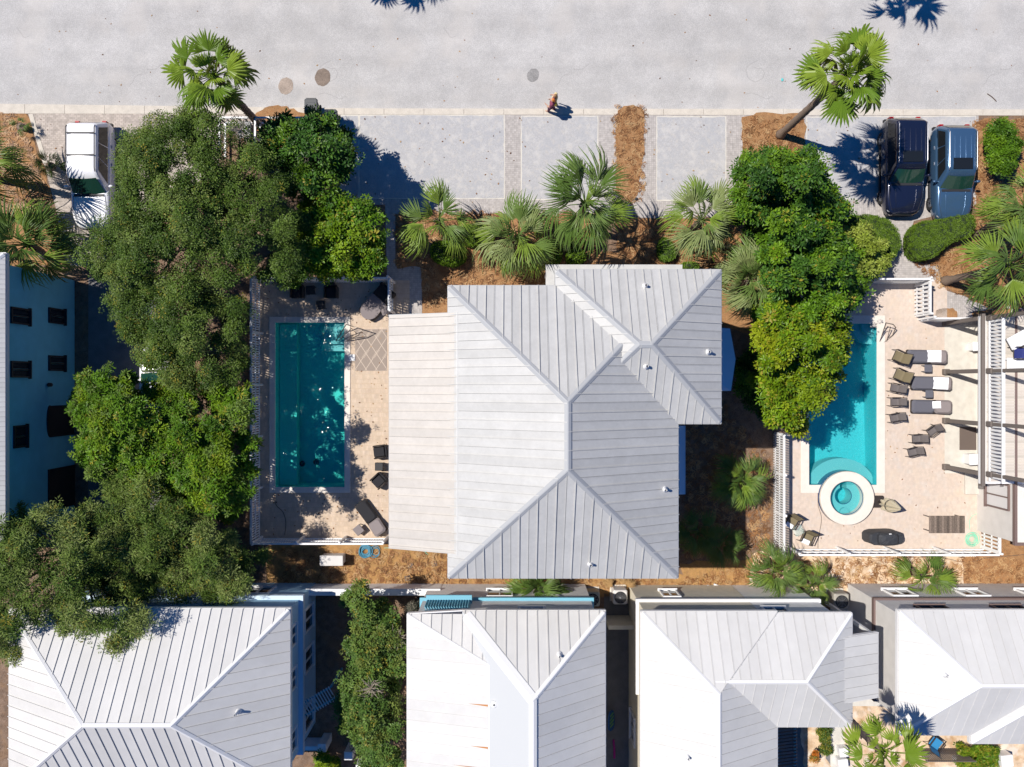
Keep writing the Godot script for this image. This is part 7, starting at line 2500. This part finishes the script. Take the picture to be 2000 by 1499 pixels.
func people() -> void:
	person("walker with light brown hair and a pale yellow top, nearer the road", at(1081, 208, 0.0) - Vector3(0, 0.1, 0), -1.9, {height = 1.68, stride = 0.16, shirt = mat(lin(0.68, 0.55, 0.28), 0.9), trousers = mat(lin(0.55, 0.40, 0.28), 0.9), hair = mat(lin(0.30, 0.17, 0.08), 0.7)})
	person("walker with orange hair, yellow sleeve and dark purple trousers on the kerb", at(1077, 217, 0.0) + Vector3(0, 0.022, 0), -1.9, {height = 1.62, stride = 0.14, carry = 1.0, shirt = mat(lin(0.22, 0.05, 0.09), 0.9), trousers = mat(lin(0.07, 0.012, 0.05), 0.9), hair = mat(lin(0.55, 0.16, 0.02), 0.7)})
	var b := thing("yellow_bag", "small bright yellow bag held by the walker on the kerb", "bag", at(1083, 203, 1.1))
	var m := MB.new()
	m.cbox(Vector3(0, -0.14, 0), Vector3(0.22, 0.26, 0.12), 0.04)
	obj("pouch", m, mat(lin(0.75, 0.60, 0.02), 0.7), b)
	var h := MB.new()
	h.tube([Vector3(-0.07, 0.11, 0), Vector3(-0.05, 0.2, 0), Vector3(0.05, 0.2, 0), Vector3(0.07, 0.11, 0)], 0.012, 5)
	obj("handle", h, mat(lin(0.6, 0.45, 0.02), 0.7), b)


func _ready() -> void:
	var cam := Camera3D.new()
	cam.name = "camera"
	add_child(cam)
	cam.position = Vector3(0, HIGH, 0)
	cam.rotation_degrees = Vector3(-90, 0, 0)
	cam.fov = rad_to_deg(2.0 * atan(749.5 / LENS))
	cam.near = 0.1
	cam.far = 900.0
	cam.current = true
	var env := Environment.new()
	env.background_mode = Environment.BG_SKY
	var sm := ProceduralSkyMaterial.new()
	sm.sky_top_color = lin(0.003, 0.07, 0.26)
	sm.sky_horizon_color = lin(0.006, 0.115, 0.33)
	sm.sky_curve = 0.12
	sm.ground_bottom_color = lin(0.12, 0.11, 0.10)
	sm.ground_horizon_color = lin(0.03, 0.12, 0.28)
	sm.sun_angle_max = 6.0
	var sky := Sky.new()
	sky.sky_material = sm
	env.sky = sky
	env.tonemap_mode = Environment.TONE_MAPPER_LINEAR
	env.tonemap_exposure = 1.2
	env.sdfgi_enabled = true
	env.ssao_enabled = true
	env.ssil_enabled = true
	var we := WorldEnvironment.new()
	we.name = "sky"
	we.environment = env
	add_child(we)
	var sun := DirectionalLight3D.new()
	sun.name = "sun"
	add_child(sun)
	sun.basis = Basis.looking_at(Vector3(0.60, -1.0, 0.19))
	sun.light_energy = 1.5
	sun.light_color = Color(1.0, 0.975, 0.94)
	sun.light_angular_distance = 0.5
	sun.shadow_enabled = true

	make_materials()
	ground()
	pools()
	main_house()
	lower_houses()
	side_houses()
	fences()
	cars()
	plants()
	west_deck()
	east_deck()
	street_things()
	behind_houses()
	vent(1260, 559, 9.4, "vent pipe on the north slope of the main roof's wing")
	vent(1383, 688, 9.37, "vent pipe on the east slope of the main roof's wing")
	vent(1262, 716, 10.28, "vent pipe just below the short ridge of the main roof's wing")
	vent(1298, 956, 9.35, "vent pipe on the long east slope of the main roof")
	vent(1153, 1102, 9.37, "vent pipe near the south eave of the main roof")
	people()
